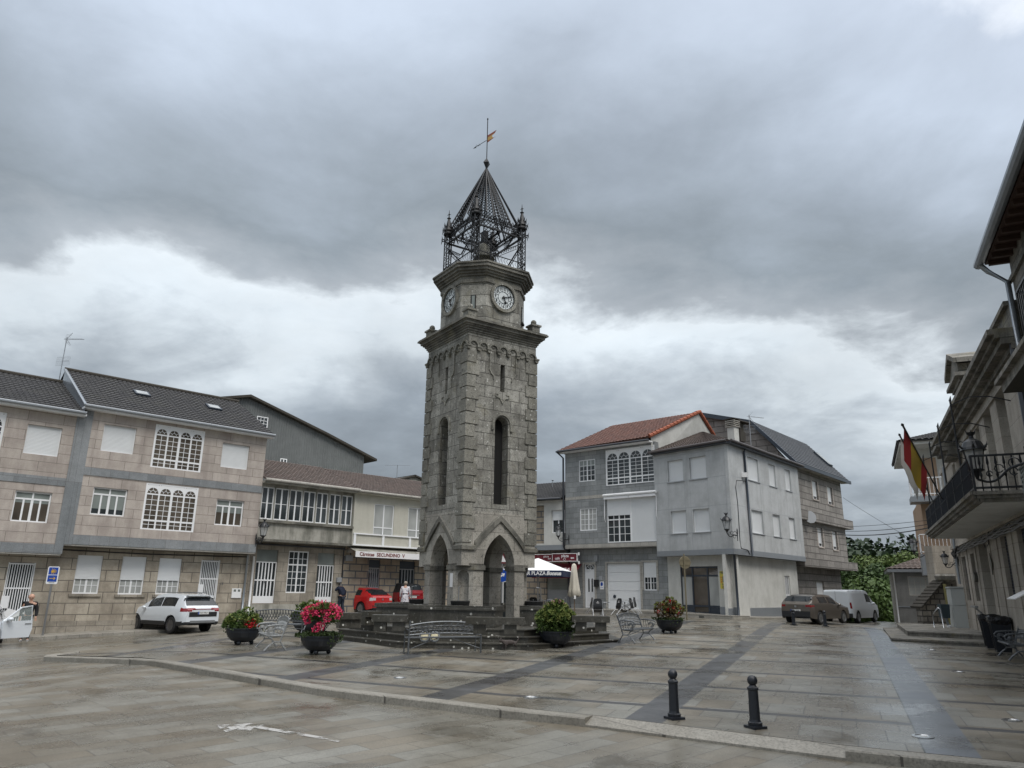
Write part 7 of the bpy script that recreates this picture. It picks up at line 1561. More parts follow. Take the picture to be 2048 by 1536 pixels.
def person(label, loc, rz, J, clothes, hair, h=1.0):
    # J: joints; body one continuous skin mesh
    N_ = ['pelvis', 'waist', 'chest', 'neck', 'chin', 'head', 'crown', 'lsh', 'lel', 'lwr', 'rsh', 'rel', 'rwr', 'lhip', 'lkn', 'lan', 'ltoe', 'rhip', 'rkn', 'ran', 'rtoe']
    RR = dict(pelvis=.13, waist=.12, chest=.14, neck=.055, chin=.07, head=.095, crown=.06, lsh=.065, rsh=.065, lel=.043, rel=.043, lwr=.030, rwr=.030, lhip=.085, rhip=.085, lkn=.055, rkn=.055, lan=.036, ran=.036, ltoe=.035, rtoe=.035)
    E = [('pelvis', 'waist'), ('waist', 'chest'), ('chest', 'neck'), ('neck', 'chin'), ('chin', 'head'), ('head', 'crown'), ('chest', 'lsh'), ('lsh', 'lel'), ('lel', 'lwr'), ('chest', 'rsh'), ('rsh', 'rel'), ('rel', 'rwr'), ('pelvis', 'lhip'), ('lhip', 'lkn'), ('lkn', 'lan'), ('lan', 'ltoe'), ('pelvis', 'rhip'), ('rhip', 'rkn'), ('rkn', 'ran'), ('ran', 'rtoe')]
    V = [Vector(J[k])*h for k in N_]; R0 = [RR[k]*h for k in N_]; EE = [(N_.index(a), N_.index(b_)) for a, b_ in E]
    # hands: palm, thumb, four fingers
    for s in 'lr':
        w = Vector(J[s+'wr'])*h; e = Vector(J[s+'el'])*h; d = (w-e).normalized(); sd = d.cross(Vector((0, 0, 1)) if abs(d.z) < .9 else Vector((1, 0, 0))).normalized(); pi_ = len(V); V.append(w+d*.06); R0.append((.036, .018)); EE.append((N_.index(s+'wr'), pi_))
        for k, (o_, ln) in enumerate(((-.028, .075), (-.010, .085), (.010, .08), (.027, .065))):
            V.append(w+d*.10+sd*o_); R0.append(.009); EE.append((pi_, len(V)-1)); V.append(w+d*(.10+ln*.7)+sd*o_+Vector((0, 0, -.012))); R0.append(.008); EE.append((len(V)-2, len(V)-1))
        V.append(w+d*.055+sd*.055); R0.append(.010); EE.append((pi_, len(V)-1))
    o = skin('person', V, EE, R0, 'skin'); o.location = loc; o.rotation_euler = (0, 0, rz); tag(o, label, 'person')
    for nm, pts, mat in clothes:
        ks = [k for k in pts if isinstance(k, str)]; Vc = [Vector(J[k])*h for k in ks]; ex = [p for p in pts if not isinstance(p, str)]
        rad = ex[0]; Ec = [(ks.index(a), ks.index(b_)) for a, b_ in E if a in ks and b_ in ks]
        if len(ex) > 1:
            for (a, p, r) in ex[1]: Vc.append(Vector(p)*h); Ec.append((ks.index(a), len(Vc)-1)); rad = {**rad, len(Vc)-1: r}
        Rc = [(rad[k] if k in rad else RR[k]*1.25)*h if not isinstance(rad.get(k), tuple) else tuple(q*h for q in rad[k]) for k in ks]+[rad[i] for i in range(len(ks), len(Vc))]
        skin(nm, Vc, Ec, Rc, mat, o)
    hd = Vector(J['head'])*h; b = MB(); f = Vector((1, 0, 0)); b.T = Matrix.Translation(hd+Vector((-.015, 0, .035))*h); b.ball((0, 0, 0), .112*h, 12, 1.0); hr_ = b.build('hair', m[hair], o, smooth=True)
    b = MB()
    for s in (-1, 1): b.ball((hd.x+.088*h, hd.y+s*.033*h, hd.z+.0), .012*h, 6)
    b.build('eyes', m['blk'], o); b = MB(); b.tube([(hd.x+.09*h, hd.y, hd.z), (hd.x+.118*h, hd.y, hd.z-.035*h), (hd.x+.09*h, hd.y, hd.z-.045*h)], [.010, .018, .01], 6); b.build('nose', m['skin'], o, smooth=True)
    b = MB(); b.box(hd.x+.082*h, hd.x+.094*h, hd.y-.025*h, hd.y+.025*h, hd.z-.075*h, hd.z-.066*h); b.build('mouth', m['redpl'], o)
    b = MB()
    for s in ('l', 'r'): a, t_ = Vector(J[s+'an'])*h, Vector(J[s+'toe'])*h; b.tube([a+Vector((-.05, 0, -.045)), (a+t_)/2+Vector((0, 0, -.02)), t_+Vector((.03, 0, -.0))], [.045, .05, .03], 8)
    b.build('shoes', m['shoe' if 'coat' not in clothes[0][2] else 'blk'], o, smooth=True)
    return o
base = dict(pelvis=(0, 0, .95), waist=(0, 0, 1.10), chest=(0, 0, 1.34), neck=(0, 0, 1.50), chin=(.02, 0, 1.56), head=(.02, 0, 1.63), crown=(.01, 0, 1.69), lsh=(0, .19, 1.42), lel=(-.02, .25, 1.16), lwr=(.06, .26, .92), rsh=(0, -.19, 1.42), rel=(-.02, -.25, 1.16), rwr=(.06, -.26, .92),
            lhip=(0, .09, .88), lkn=(.02, .10, .50), lan=(0, .11, .08), ltoe=(.16, .12, .04), rhip=(0, -.09, .88), rkn=(.02, -.10, .50), ran=(0, -.11, .08), rtoe=(.16, -.12, .04))
man = dict(base, chest=(.10, 0, 1.32), neck=(.17, 0, 1.46), chin=(.22, 0, 1.50), head=(.25, 0, 1.56), crown=(.25, 0, 1.62), lsh=(.12, .19, 1.39), lel=(.30, .33, 1.22), lwr=(.50, .40, 1.06), rsh=(.10, -.19, 1.39), rel=(.02, -.27, 1.14), rwr=(.10, -.27, .90), lkn=(.12, .10, .50), lan=(.0, .10, .08), ltoe=(.15, .1, .04), rkn=(.0, -.09, .5), ran=(-.14, -.10, .08), rtoe=(.02, -.10, .03))
jk = ['pelvis', 'waist', 'chest', 'lsh', 'lel', 'lwr', 'rsh', 'rel', 'rwr', dict(pelvis=(.185, .16), waist=(.18, .15), chest=(.19, .16), lsh=.095, rsh=.095, lel=.070, rel=.070, lwr=.05, rwr=.05)]
tr_ = ['pelvis', 'lhip', 'lkn', 'lan', 'rhip', 'rkn', 'ran', dict(pelvis=.14, lhip=.105, rhip=.105, lkn=.078, rkn=.078, lan=.06, ran=.06)]
mp = ong(681, 1230, ROAD); mp.z = gz(mp.x, mp.y)+ROAD
person('person with white hair in navy jacket and jeans leaning into the red car', mp, R_(150), man, [('jacket', jk, 'jacket'), ('trousers', tr_, 'jeans')], 'hairw', 1.03)
wp = ong(808, 1233, ROAD); wp = Vector((wp.x*.995, wp.y*.995, 0)); wp.z = gz(wp.x, wp.y)+ROAD+.12
coat = ['pelvis', 'waist', 'chest', 'lsh', 'lel', 'lwr', 'rsh', 'rel', 'rwr', dict(pelvis=(.19, .17), waist=(.17, .15), chest=(.17, .15), lsh=.085, rsh=.085, lel=.06, rel=.06, lwr=.045, rwr=.045, **{}), [('pelvis', (0, 0, .44), .24)]]
coat[-2][9] = .24
wo = person('person in a long white patterned coat standing behind the dark red car', wp, R_(100), base, [('coat', coat, 'coat'), ('trousers', tr_, 'blk')], 'hairg', .97)
b = MB(); b.lathe([(.25, .42), (.225, .62), (.20, .85), (.185, 1.02)], (0, 0, 0), 16); b.build('coat_skirt', m['coat'], wo, smooth=True)
lp_ = ong(2, 1290, ROAD); pp = lp_+Vector((-.12, 1.5, 0)); pp.z = gz(pp.x, pp.y)+ROAD
person('person in black clothes behind the open white car door', pp, R_(-60), base, [('jacket', jk, 'blk'), ('trousers', tr_, 'blk')], 'skin', 1.0)
m['fur'] = flat('grey_tabby_fur', (.055, .045, .042), .9, var=.5, sc=25, bump=.5)
cp0 = ong(1018, 1300)
V = [(-.02, 0, .20), (.12, 0, .205), (.20, 0, .235), (.27, 0, .255), (.315, 0, .245), (-.16, 0, .20), (-.24, 0, .20), (-.29, 0, .29), (-.31, 0, .39), (.13, .045, .13), (.12, .045, .06), (.135, .045, .01), (.13, -.045, .13), (.17, -.045, .06), (.19, -.045, .01), (-.17, .05, .14), (-.22, .05, .075), (-.18, .05, .01), (-.17, -.05, .14), (-.19, -.05, .075), (-.13, -.05, .01)]
E = [(0, 1), (1, 2), (2, 3), (3, 4), (0, 5), (5, 6), (6, 7), (7, 8), (1, 9), (9, 10), (10, 11), (1, 12), (12, 13), (13, 14), (5, 15), (15, 16), (16, 17), (5, 18), (18, 19), (19, 20)]
Rr = [(.068, .075), (.062, .07), .04, .048, .025, .062, .022, .016, .012, .03, .018, .016, .03, .018, .016, .04, .02, .016, .04, .02, .016]
ct = skin('cat', V, E, Rr, 'fur'); ct.location = cp0; ct.rotation_euler = (0, 0, R_(205)); ct.scale = (1.05,)*3; tag(ct, 'grey tabby cat walking on the wet paving by the steps', 'cat')
b = MB()
for s in (-1, 1): b.lathe([(.022, 0), (.012, .025), (.002, .05)], (.262, s*.028, .29), 5)
b.build('ears', m['fur'], ct)

# ================= planters and plants =================
m['petalp'] = flat('pink_petals', (.62, .035, .12), .6, var=.3, sc=20); m['petalr'] = flat('red_petals', (.50, .010, .020), .6, var=.3, sc=20); m['petall'] = flat('pale_pink_buds', (.42, .22, .24), .7, var=.3); m['soil'] = flat('soil', (.03, .022, .016), .95)
m['leafD'] = leafmat('dark_shrub_leaves', (.03, .06, .016), (.09, .14, .035)); m['leafE'] = leafmat('shrub_leaves_with_light_tips', (.09, .13, .035), (.26, .29, .09)); m['ivy'] = leafmat('dark_ground_ivy', (.018, .035, .012), (.055, .08, .028)); m['leafr'] = leafmat('reddish_leaves', (.05, .05, .02), (.15, .09, .04))
def leaf(b, p, d, ln, w, rng):
    d = d.normalized(); s = d.cross(Vector((rng.gauss(0, 1), rng.gauss(0, 1), rng.gauss(0, 1)))).normalized(); u = d.cross(s)*ln*.12
    b.face([p, p+d*ln*.5+s*w+u, p+d*ln, p+d*ln*.5-s*w+u])
def planter(px, py, lab, R=.52):
    p = ong(px, py); o = thing('planter', lab, 'planter', tuple(p), 0, 'round black bowl planters')
    b = MB(); h = .40; b.lathe([(.02, .07), (.20, .075), (.34, .13), (.44, .23), (.50, .36), (.515, .455), (.54, .46), (.54, .485), (.48, .485), (.46, .43)], (0, 0, 0), 28); b.build('bowl', m['navy'], o, smooth=False)
    for k in range(3): a = 2*PI*k/3+.5; b = MB(); b.ball((.27*cos(a), .27*sin(a), .065), .068, 10); b.build('foot', m['navy'], o, smooth=True)
    b = MB(); b.lathe([(.46, .42), (.3, .45), (.02, .46)], (0, 0, 0), 20); b.build('soil', m['soil'], o); return p
def bush(nm, lab, p, seed, lobes, n, ll, lw, mat, flowers=None, ivy=0, stems=6, extra=None, cat='shrub'):
    rng = random.Random(seed); t_ = thing(nm, lab, cat, (p.x, p.y, p.z+.44)); b = MB()
    for i in range(n):
        c, r = lobes[rng.randrange(len(lobes))]; d = Vector((rng.gauss(0, 1), rng.gauss(0, 1), rng.gauss(0, .9)+.2)).normalized(); rr = r*(.35+.68*rng.random()**.5); q = Vector(c)+d*rr
        q.z = max(q.z, .02)
        for k in range(5): dd = (d+Vector((rng.gauss(0, .8), rng.gauss(0, .8), rng.gauss(0, .5)+.2))); leaf(b, q, dd, ll*rng.uniform(.7, 1.2), lw, rng)
    b.build('foliage', m[mat], t_)
    if extra: 
        b = MB()
        for i in range(int(n*.25)):
            c, r = lobes[rng.randrange(len(lobes))]; d = Vector((rng.gauss(0, 1), rng.gauss(0, 1), abs(rng.gauss(0, 1)))).normalized(); q = Vector(c)+d*r*1.02
            for k in range(5): leaf(b, q, d*.7+Vector((rng.gauss(0, .7), rng.gauss(0, .7), rng.gauss(0, .5)+.3)), ll*.9, lw, rng)
        b.build('young_foliage', m[extra], t_)
    b = MB()
    for k in range(stems):
        c, r = lobes[k % len(lobes)]; c = Vector(c); a = rng.random()*6.28; b.tube([(.06*cos(a), .06*sin(a), -.03), (c.x*.45+rng.gauss(0, .03), c.y*.45, c.z*.5), (c.x, c.y, c.z)], [.018, .013, .006], 5)
    b.build('stems', m['bark'], t_)
    if flowers:
        mt, spots, fr_ = flowers
        for s_ in spots:
            b = MB(); c = Vector(s_)
            for k in range(60):
                d = Vector((rng.gauss(0, 1), rng.gauss(0, 1), rng.gauss(0, 1))).normalized(); q = c+d*fr_*rng.uniform(.4, 1); leaf(b, q, d+Vector((rng.gauss(0, .5), rng.gauss(0, .5), rng.gauss(0, .5))), fr_*.55, fr_*.24, rng)
            b.build('flower_cluster', m[mt], t_)
    if ivy:
        b = MB()
        for i in range(ivy):
            a = rng.random()*6.28; r = rng.uniform(.15, .56+.08*sin(3*a+seed)); z = .02+rng.uniform(0, .10); 
            if r > .5: z -= rng.uniform(0, .30)*max(0, sin(2*a+seed)); r += .04
            for k in range(3): leaf(b, Vector((r*cos(a), r*sin(a), z)), Vector((cos(a)*.6+rng.gauss(0, .5), sin(a)*.6+rng.gauss(0, .5), rng.gauss(0, .5)+.2)), .06, .020, rng)
        b.build('ivy', m['ivy'], t_)
    return t_
p = planter(484, 1289, 'black bowl planter farthest left, beside the cast iron bench'); bush('azalea', 'bushy green shrub with red flowers on its right side', p, 1, [((-.25, 0, .25), .25), ((.05, .05, .32), .27), ((.28, 0, .2), .2), ((-.42, -.1, .12), .15), ((0, -.2, .2), .2)], 330, .11, .024, 'leafD', ('petalr', [(.26, -.2, .10), (.36, -.12, .15), (.30, -.1, .24), (.16, -.24, .18), (.40, -.05, .06)], .085), 220, extra='leafE')
p = planter(612, 1267, 'black bowl planter hidden behind the pink rhododendron'); bush('green_shrub', 'plain leafy green shrub behind the pink rhododendron', p, 2, [((-.2, 0, .3), .28), ((.1, .05, .4), .28), ((.3, 0, .2), .2), ((-.38, -.1, .12), .15)], 260, .12, .026, 'leafD', None, 160, extra='leafE')
p = planter(637, 1308, 'black bowl planter holding the pink rhododendron'); rng = random.Random(9)
L_ = [((.28*cos(a)+.02, .22*sin(a), z*.74), .14) for a, z in ((0, .85), (1, .95), (2, .8), (3, .9), (4, .82), (5, .98), (5.6, .72))]+[((0, 0, .68), .18), ((-.38, 0, .50), .12), ((.40, 0, .52), .12)]
fl_ = [(x_*.9, y_, z_*.74) for x_, y_, z_ in ((-.50, -.05, .88), (-.34, -.15, .98), (-.18, -.1, 1.06), (-.03, -.18, 1.10), (.06, .05, 1.14), (-.1, .1, 1.16), (.18, -.12, 1.02), (.32, -.1, 1.08), (.44, -.02, .98), (.52, .02, .88), (-.42, -.2, .78), (-.22, -.25, .86), (.0, -.28, .90), (.26, -.25, .88), (-.36, -.2, .60), (.24, -.28, .70), (-.06, -.25, .30), (.06, -.22, .42), (-.28, .1, 1.0), (.38, .12, 1.0), (.14, .15, 1.08), (-.50, .1, .78), (.50, -.15, .80))]
bush('rhododendron', 'tall rhododendron with a crown of bright pink flowers', p, 3, L_, 230, .12, .024, 'leafD', ('petalp', fl_, .105), 900, stems=10, extra='leafE')
p = planter(1112, 1295, 'black bowl planter under the big round bush'); bush('round_bush', 'large rounded bush with pale green tips and pink buds', p, 4, [((0, 0, .42), .46), ((-.28, -.05, .32), .33), ((.28, 0, .32), .33), ((0, -.2, .3), .36), ((.05, .1, .62), .30)], 1000, .115, .026, 'leafD', ('petall', [(-.25, 0, .82), (-.1, -.1, .90), (.1, -.05, .92), (.25, .05, .84), (.0, .1, .95), (-.35, .05, .72)], .055), 500, extra='leafE')
p = planter(1340, 1266, 'black bowl planter farthest right, beside the cast iron bench'); bush('red_azalea', 'spiky olive shrub dotted with dark red flowers', p, 5, [((-.3, 0, .42), .25), ((.05, .05, .55), .28), ((.33, 0, .38), .22), ((0, -.15, .3), .25)], 300, .12, .022, 'leafr', ('petalr', [(-.45, -.15, .35), (-.1, -.22, .42), (.12, -.25, .5), (.30, -.2, .3), (.4, -.1, .48), (.02, -.1, .72), (.2, 0, .7), (-.25, -.1, .6)], .055), 300, extra='leafE')

# ================= benches =================
def castbench(label, p, rz, mat, w=1.5, group='cast iron benches'):
    o = thing('iron_bench', label, 'bench', tuple(p), rz, group)
    def side(x):
        b = MB(); f = lambda y, z: (x, y, z)
        b.tube([f(.30, 0), f(.22, .10), f(.12, .24), f(.16, .40), f(.22, .60), f(.31, .84), f(.36, .88)], [.028, .022, .022, .024, .022, .022, .012], 6)
        b.tube([f(-.30, 0), f(-.20, .12), f(-.05, .24), f(-.14, .34), f(-.24, .40)], [.028, .022, .022, .022, .02], 6); b.tube([f(-.05, .24), f(.12, .24)], .02, 5)
        b.tube([f(-.24, .41), f(-.05, .40), f(.16, .40)], .024, 6)
        b.tube([f(.24, .66), f(.10, .70), f(-.12, .68), f(-.26, .66), f(-.33, .60), f(-.31, .53), f(-.25, .54), f(-.25, .59)], [.018, .02, .024, .024, .02, .018, .015, .01], 6)
        for k in range(3): a0 = k*.0; r = .10-.028*k; b.tube([f(-.17+r*cos(q*PI/5), .52+r*sin(q*PI/5)) for q in range(9)], .012, 5)
        for yy in (-.08, .0, .08): b.tube([f(yy, .40), f(yy+.04, .69)], .010, 4)
        return b
    for s in (-1, 1): side(s*w/2).build('side_frame', m[mat], o)
    b = MB(); zt = lambda x: .83+.07*(1-(2*x/w)**2); zb = lambda x: .50+.03*(1-(2*x/w)**2); yb = lambda z: .20+.13*(z-.45)/.4; n = 22
    b.tube([(-w/2+w*i/n, yb(zt(-w/2+w*i/n)), zt(-w/2+w*i/n)) for i in range(n+1)], .018, 5); b.tube([(-w/2+w*i/n, yb(zb(-w/2+w*i/n)), zb(-w/2+w*i/n)) for i in range(n+1)], .015, 5)
    for k in range(17):
        for sg in (-1, 1):
            x0 = -w/2+w*(k+.0)/16; P = []
            for i in range(6):
                t_ = i/5; x = x0+sg*.16*sin(t_*PI/2)
                if abs(x) > w/2: x = math.copysign(w/2, x)
                z = zb(x)+(zt(x)-zb(x))*t_; P.append((x, yb(z), z))
            b.tube(P, .013, 4, False)
    for zf in (.35, .68): b.tube([(-w/2+w*i/n, yb(zb(0)+(zt(0)-zb(0))*zf), zb(-w/2+w*i/n)+(zt(-w/2+w*i/n)-zb(-w/2+w*i/n))*zf) for i in range(n+1)], .008, 4)
    b.build('backrest', m[mat], o)
    b = MB(); b.tube([(-w/2, -.25, .405), (w/2, -.25, .405)], .024, 6); b.tube([(-w/2, .15, .40), (w/2, .15, .40)], .018, 6)
    for k in range(1, 9): y = -.25+.05*k-.0; b.tube([(-w/2, y, .40), (w/2, y, .40)], .008, 4)
    for k in range(1, 14): x = -w/2+w*k/14; b.tube([(x-.05, -.25, .40), (x+.05, .15, .40)], .008, 4, False); b.tube([(x+.05, -.25, .40), (x-.05, .15, .40)], .008, 4, False)
    b.build('seat', m[mat], o)
    b = MB(); b.tube([(-w/2, -.1, .24), (w/2, .1, .38)], .013, 5); b.tube([(w/2, -.1, .24), (-w/2, .1, .38)], .013, 5); b.build('brace', m[mat], o); return o
castbench('silver grey cast iron bench seen from its end, left of the rhododendron', ong(541, 1298), R_(-63), 'benchl', 1.45)
castbench('cast iron bench half hidden behind the leftmost planters', ong(560, 1273), R_(175), 'bench', 1.6)
castbench('grey cast iron bench facing the photo beside the rightmost planter', ong(1274, 1283), R_(57), 'bench', 1.7)
pf = ong(2022, 1313); castbench('dark cast iron bench at the right photo edge below the town hall', pf+Vector((KP.d.x, KP.d.y, 0))*.85, KP.rz, 'bench', 1.7)
# centre bench seen from behind
pl_, pr_ = ong(810, 1308), ong(958, 1304); cx_ = (pl_+pr_)/2; w = (pr_-pl_).length-.06
o = thing('park_bench', 'long grey bench with fan-patterned arched back, seen from behind in front of the steps', 'bench', tuple(cx_), math.atan2(pr_.y-pl_.y, pr_.x-pl_.x)+PI)
for s in (-1, 1):
    b = MB(); x = s*w/2; b.tube([(x, .22, 0), (x, .22, .45), (x, .30, .86), (x, .31, .88)], [.028, .024, .022, .012], 6); b.tube([(x, -.26, 0), (x, -.24, .40), (x, .22, .43)], .022, 6); b.tube([(x, .26, .62), (x, -.10, .64), (x, -.26, .60), (x, -.24, .42)], .018, 6); b.build('side_frame', m['bench'], o)
b = MB(); zt = lambda x: .76+.10*(1-(2*x/w)**2); zb = lambda x: .50+.05*(1-(2*x/w)**2); yb = lambda z: .22+.09*(z-.45)/.4; n = 26; P = lambda x, t_: (x, yb(zb(x)+(zt(x)-zb(x))*t_), zb(x)+(zt(x)-zb(x))*t_)
for t_, r in ((0, .022), (1, .022), (.33, .013), (.66, .013)): b.tube([P(-w/2+w*i/n, t_) for i in range(n+1)], r, 5)
for k in range(-11, 12):
    x1 = k/11*w/2*1.02; x0 = x1*.55; b.tube([P(max(-w/2, min(w/2, x0+(x1-x0)*i/5+.04*sin(i*1.2)*(1 if k % 2 else -1))), i/5) for i in range(6)], .014, 4, False)
for c in (-.72, -.4, 0, .4, .72):
    for r in (.10, .16): b.tube([P(max(-w/2, min(w/2, c*w/2+r*1.5*cos(PI*i/8))), .05+r*4.6*sin(PI*i/8)) for i in range(9)], .012, 4, False)
b.build('backrest', m['bench'], o)
b = MB(); b.tube([(-w/2, -.24, .41), (w/2, -.24, .41)], .022, 6); b.tube([(-w/2, .22, .43), (w/2, .22, .43)], .020, 6)
for k in range(1, 9): b.tube([(-w/2, -.24+.05*k, .415), (w/2, -.24+.05*k, .415)], .009, 4)
b.build('seat', m['bench'], o); b = MB(); b.tube([(-w/2, .2, .12), (-w*.1, .1, .40)], .012, 5); b.tube([(w/2, .2, .12), (w*.1, .1, .40)], .012, 5); b.build('brace', m['bench'], o)
# twin floodlights behind it
m['lens'] = flat('cream_lamp_lens', (.62, .56, .38), .3, var=.05)
for i, (fx, lab) in enumerate(((849, 'left one of two low round floodlights on the steps'), (869, 'right one of two low round floodlights on the steps'))):
    p = aty(fx, 1277, tc_.y-4.72); p.z = .22; o = thing('floodlight', lab, 'floodlight', tuple(p), 0, 'floodlights on the platform steps')
    b = MB(); b.lathe([(.10, 0), (.12, .03), (.04, .06)], (0, .05, 0), 10); b.T = Matrix.Translation((0, 0, .15)) @ Matrix.Rotation(R_(80), 4, 'X'); b.lathe([(.03, -.14), (.12, -.10), (.155, .0), (.155, .03), (.13, .035), (.13, .01)], (0, 0, 0), 18); b.build('housing', m['gutter'], o); b = MB(); b.T = Matrix.Translation((0, 0, .15)) @ Matrix.Rotation(R_(80), 4, 'X'); b.lathe([(.13, .012), (.09, .03), (.01, .035)], (0, 0, 0), 18); b.build('lens', m['lens'], o, smooth=True)

# ================= street furniture =================
def bollard(px, py, lab, h=None):
    p = ong(px, py); o = thing('bollard', lab, 'bollard', tuple(p), .4, 'ball-topped bollards'); s = .78 
    b = MB(); b.box(-.12, .12, -.12, .12, 0, .035); b.build('base', m['navy'], o)
    b = MB(); b.lathe([(.10, .035), (.105, .08), (.085, .09), (.078, .12), (.072, .52), (.082, .535), (.082, .56), (.062, .575), (.045, .60)], (0, 0, 0), 18); b.build('post', m['navy'], o, smooth=False)
    b = MB(); b.ball((0, 0, .66), .078, 14); b.build('ball', m['navy'], o, smooth=True); return o
bollard(1349, 1438, 'dark ball-topped bollard on the kerb, left of the near pair'); bollard(1511, 1456, 'dark ball-topped bollard on the kerb, right of the near pair')
bollard(1588, 1251, 'distant ball-topped bollard in front of the champagne car'); bollard(1651, 1253, 'distant ball-topped bollard in front of the white van')
def lantern(lab, p, wall, size=1., rz=0., brk=True):
    # p lamp centre bottom; wall = fixing point; arm of scrollwork between
    o = thing('wall_lantern', lab, 'lantern', tuple(p), 0, 'black wall lanterns'); s = size; w = Vector(wall)-Vector(p)
    b = MB(); b.lathe([(.27*s, .50*s), (.25*s, .56*s), (.23*s, .60*s), (.19*s, .69*s), (.10*s, .76*s), (.05*s, .78*s), (.045*s, .84*s), (.10*s, .92*s), (.07*s, .92*s)], (0, 0, 0), 14)
    for k in range(6):
        a = k*PI/3; b.tube([(.25*s*cos(a), .25*s*sin(a), .55*s), (.31*s*cos(a), .31*s*sin(a), .60*s), (.32*s*cos(a), .32*s*sin(a), .67*s)], [.03*s, .02*s, .005*s], 5); b.tube([(.07*s*cos(a), .07*s*sin(a), .88*s), (.12*s*cos(a), .12*s*sin(a), .98*s)], [.02*s, .005*s], 4)
    b.build('cap', m['iron'], o)
    b = MB()
    for k in range(6): a = k*PI/3; b.tube([(.23*s*cos(a), .23*s*sin(a), .50*s), (.14*s*cos(a), .14*s*sin(a), .06*s)], .011*s, 4)
    b.lathe([(.16*s, .03*s), (.17*s, .06*s), (.10*s, .0), (.05*s, -.08*s), (.03*s, -.16*s)][::-1], (0, 0, 0), 12); b.build('frame', m['iron'], o)
    b = MB(); b.lathe([(.135*s, .06*s), (.22*s, .50*s)], (0, 0, 0), 6); b.build('pane', m['lampglass'], o)
    b = MB(); P = []
    for i in range(13): t_ = i/12; P.append(Vector((w.x*t_, w.y*t_, -.16*s+(w.z+.16*s)*t_-.16*s*sin(PI*min(1, t_*1.6))))) 
    b.tube(P, .028*s, 6); d = Vector((w.x, w.y, 0)); d = d.normalized() if d.length > .01 else Vector((1, 0, 0)); 
    for (t_, r, dz) in ((.45, .09, .12), (.75, .11, .14), (.72, .08, -.16), (.25, .06, .05)):
        c = Vector((w.x*t_, w.y*t_, w.z*t_-.16*s*(1-t_)+dz*s*.6)); b.tube([c+d*(r*s*cos(a*PI/5))+Vector((0, 0, r*s*sin(a*PI/5))) for a in range(10)], .014*s, 5)
    b.tube([w+Vector((0, 0, -.30*s)), w+Vector((0, 0, .34*s))], [.02*s, .035*s], 6); b.tube([w+Vector((0, 0, .1*s)), w+Vector((0, 0, .42*s))], [.045*s, .008*s], 6); b.build('bracket', m['iron'], o); return o
t = NT('lamp_glass'); t.b.inputs['Base Color'].default_value = (.55, .57, .58, 1); t.b.inputs['Roughness'].default_value = .2; t.b.inputs['Alpha'].default_value = .45; m['lampglass'] = t.m
def lw(P, cr, x, y, v):
    u, z = P.uz(*cr(x, y), v)
    if P is KP: return kw(u, v, z)
    q = P.xy(u, v); return Vector((q.x, q.y, z))
lantern('black lantern on the corner between pink house and glazed house', lw(LP, c6, 287, 1045, -.55), lw(LP, c6, 238, 1075, -.02), .92)
lantern('black lantern on the light grey corner house', lw(GP, d2, 556, 833, -.5), lw(GP, d2, 624, 868, -.02), .95)
lantern('black lantern between the cafe house and the red roofed house', lw(FP, d1, 256, 912, -.9), lw(FP, d1, 326, 935, -.05), .85)
lantern('large ornate black lantern in front of the town hall balcony', kw(18.9, -1.05, 4.25), kw(19.35, -.22, 4.35), 1.05)
sp_ = aty(1828, 1103, 37); lantern('small black lantern hanging over the side street trees', sp_, aty(1850, 1110, 37.5)+Vector((.3, 0, 0)), .8)
lantern('black lantern with cables at the town hall corner', kw(4.3, -.45, 2.9), kw(4.3, -.02, 3.0), .6)
# route sign on its post
_u, _z = LP.uz(90, 1240, -.45); _q = LP.xy(_u, -.45); sp0 = Vector((_q.x, _q.y, gz(_q.x, _q.y))); o = thing('route_sign', 'blue and white route sign with yellow shell and arrow on grey post', 'sign', tuple(sp0), R_(20)); z1 = aty(103, 1133, sp0.y).z-sp0.z; z0 = aty(103, 1168, sp0.y).z-sp0.z
b = MB(); b.tube([(0, .04, -.1), (0, .04, z1-.05)], .04, 10); b.build('post', m['alu'], o); b = MB(); hw = (z1-z0)*.30; 
def rr_(hw, zc, hh, r=.05): return [(sx*(hw-r)+r*cos(a), zc+sz*(hh-r)+r*sin(a)) for sx, sz, a0 in ((1, 1, 0), (-1, 1, 90), (-1, -1, 180), (1, -1, 270)) for a in (R_(a0), R_(a0+30), R_(a0+60), R_(a0+90))]
zc = (z0+z1)/2; b.prof(rr_(hw, zc, (z1-z0)/2), -.02, .0); pn = b.build('panel', m['wht'], o); b = MB(); hh = (z1-z0)/2; b.box(-hw*.80, hw*.80, -.026, -.021, zc+.03, zc+hh*.90); b.box(-hw*.80, hw*.80, -.026, -.021, zc-hh*.74, zc-.0); b.build('blue_field', m['bluesign'], pn)
b = MB(); m['signyel'] = flat('sign_yellow', (.70, .42, .03), .45)
for k in range(9): a = R_(-80+20*k); b.tube([(-hw*.35, -.029, zc+hh*.45), (-hw*.35+hw*.95*cos(a), -.029, zc+hh*.45+hw*.55*sin(a))], .009, 4)
b.tube([(-hw*.5, -.029, zc-hh*.36), (hw*.3, -.029, zc-hh*.36)], .014, 4); b.prof([(hw*.2, zc-hh*.36-.07), (hw*.55, zc-hh*.36), (hw*.2, zc-hh*.36+.07), (hw*.3, zc-hh*.36)], -.031, -.027); b.build('shell_and_arrow', m['signyel'], pn)
b = MB(); b.box(-hw*.5, hw*.5, -.024, -.021, zc-hh*.88, zc-hh*.83); b.build('small_print', m['grey_text'], pn)
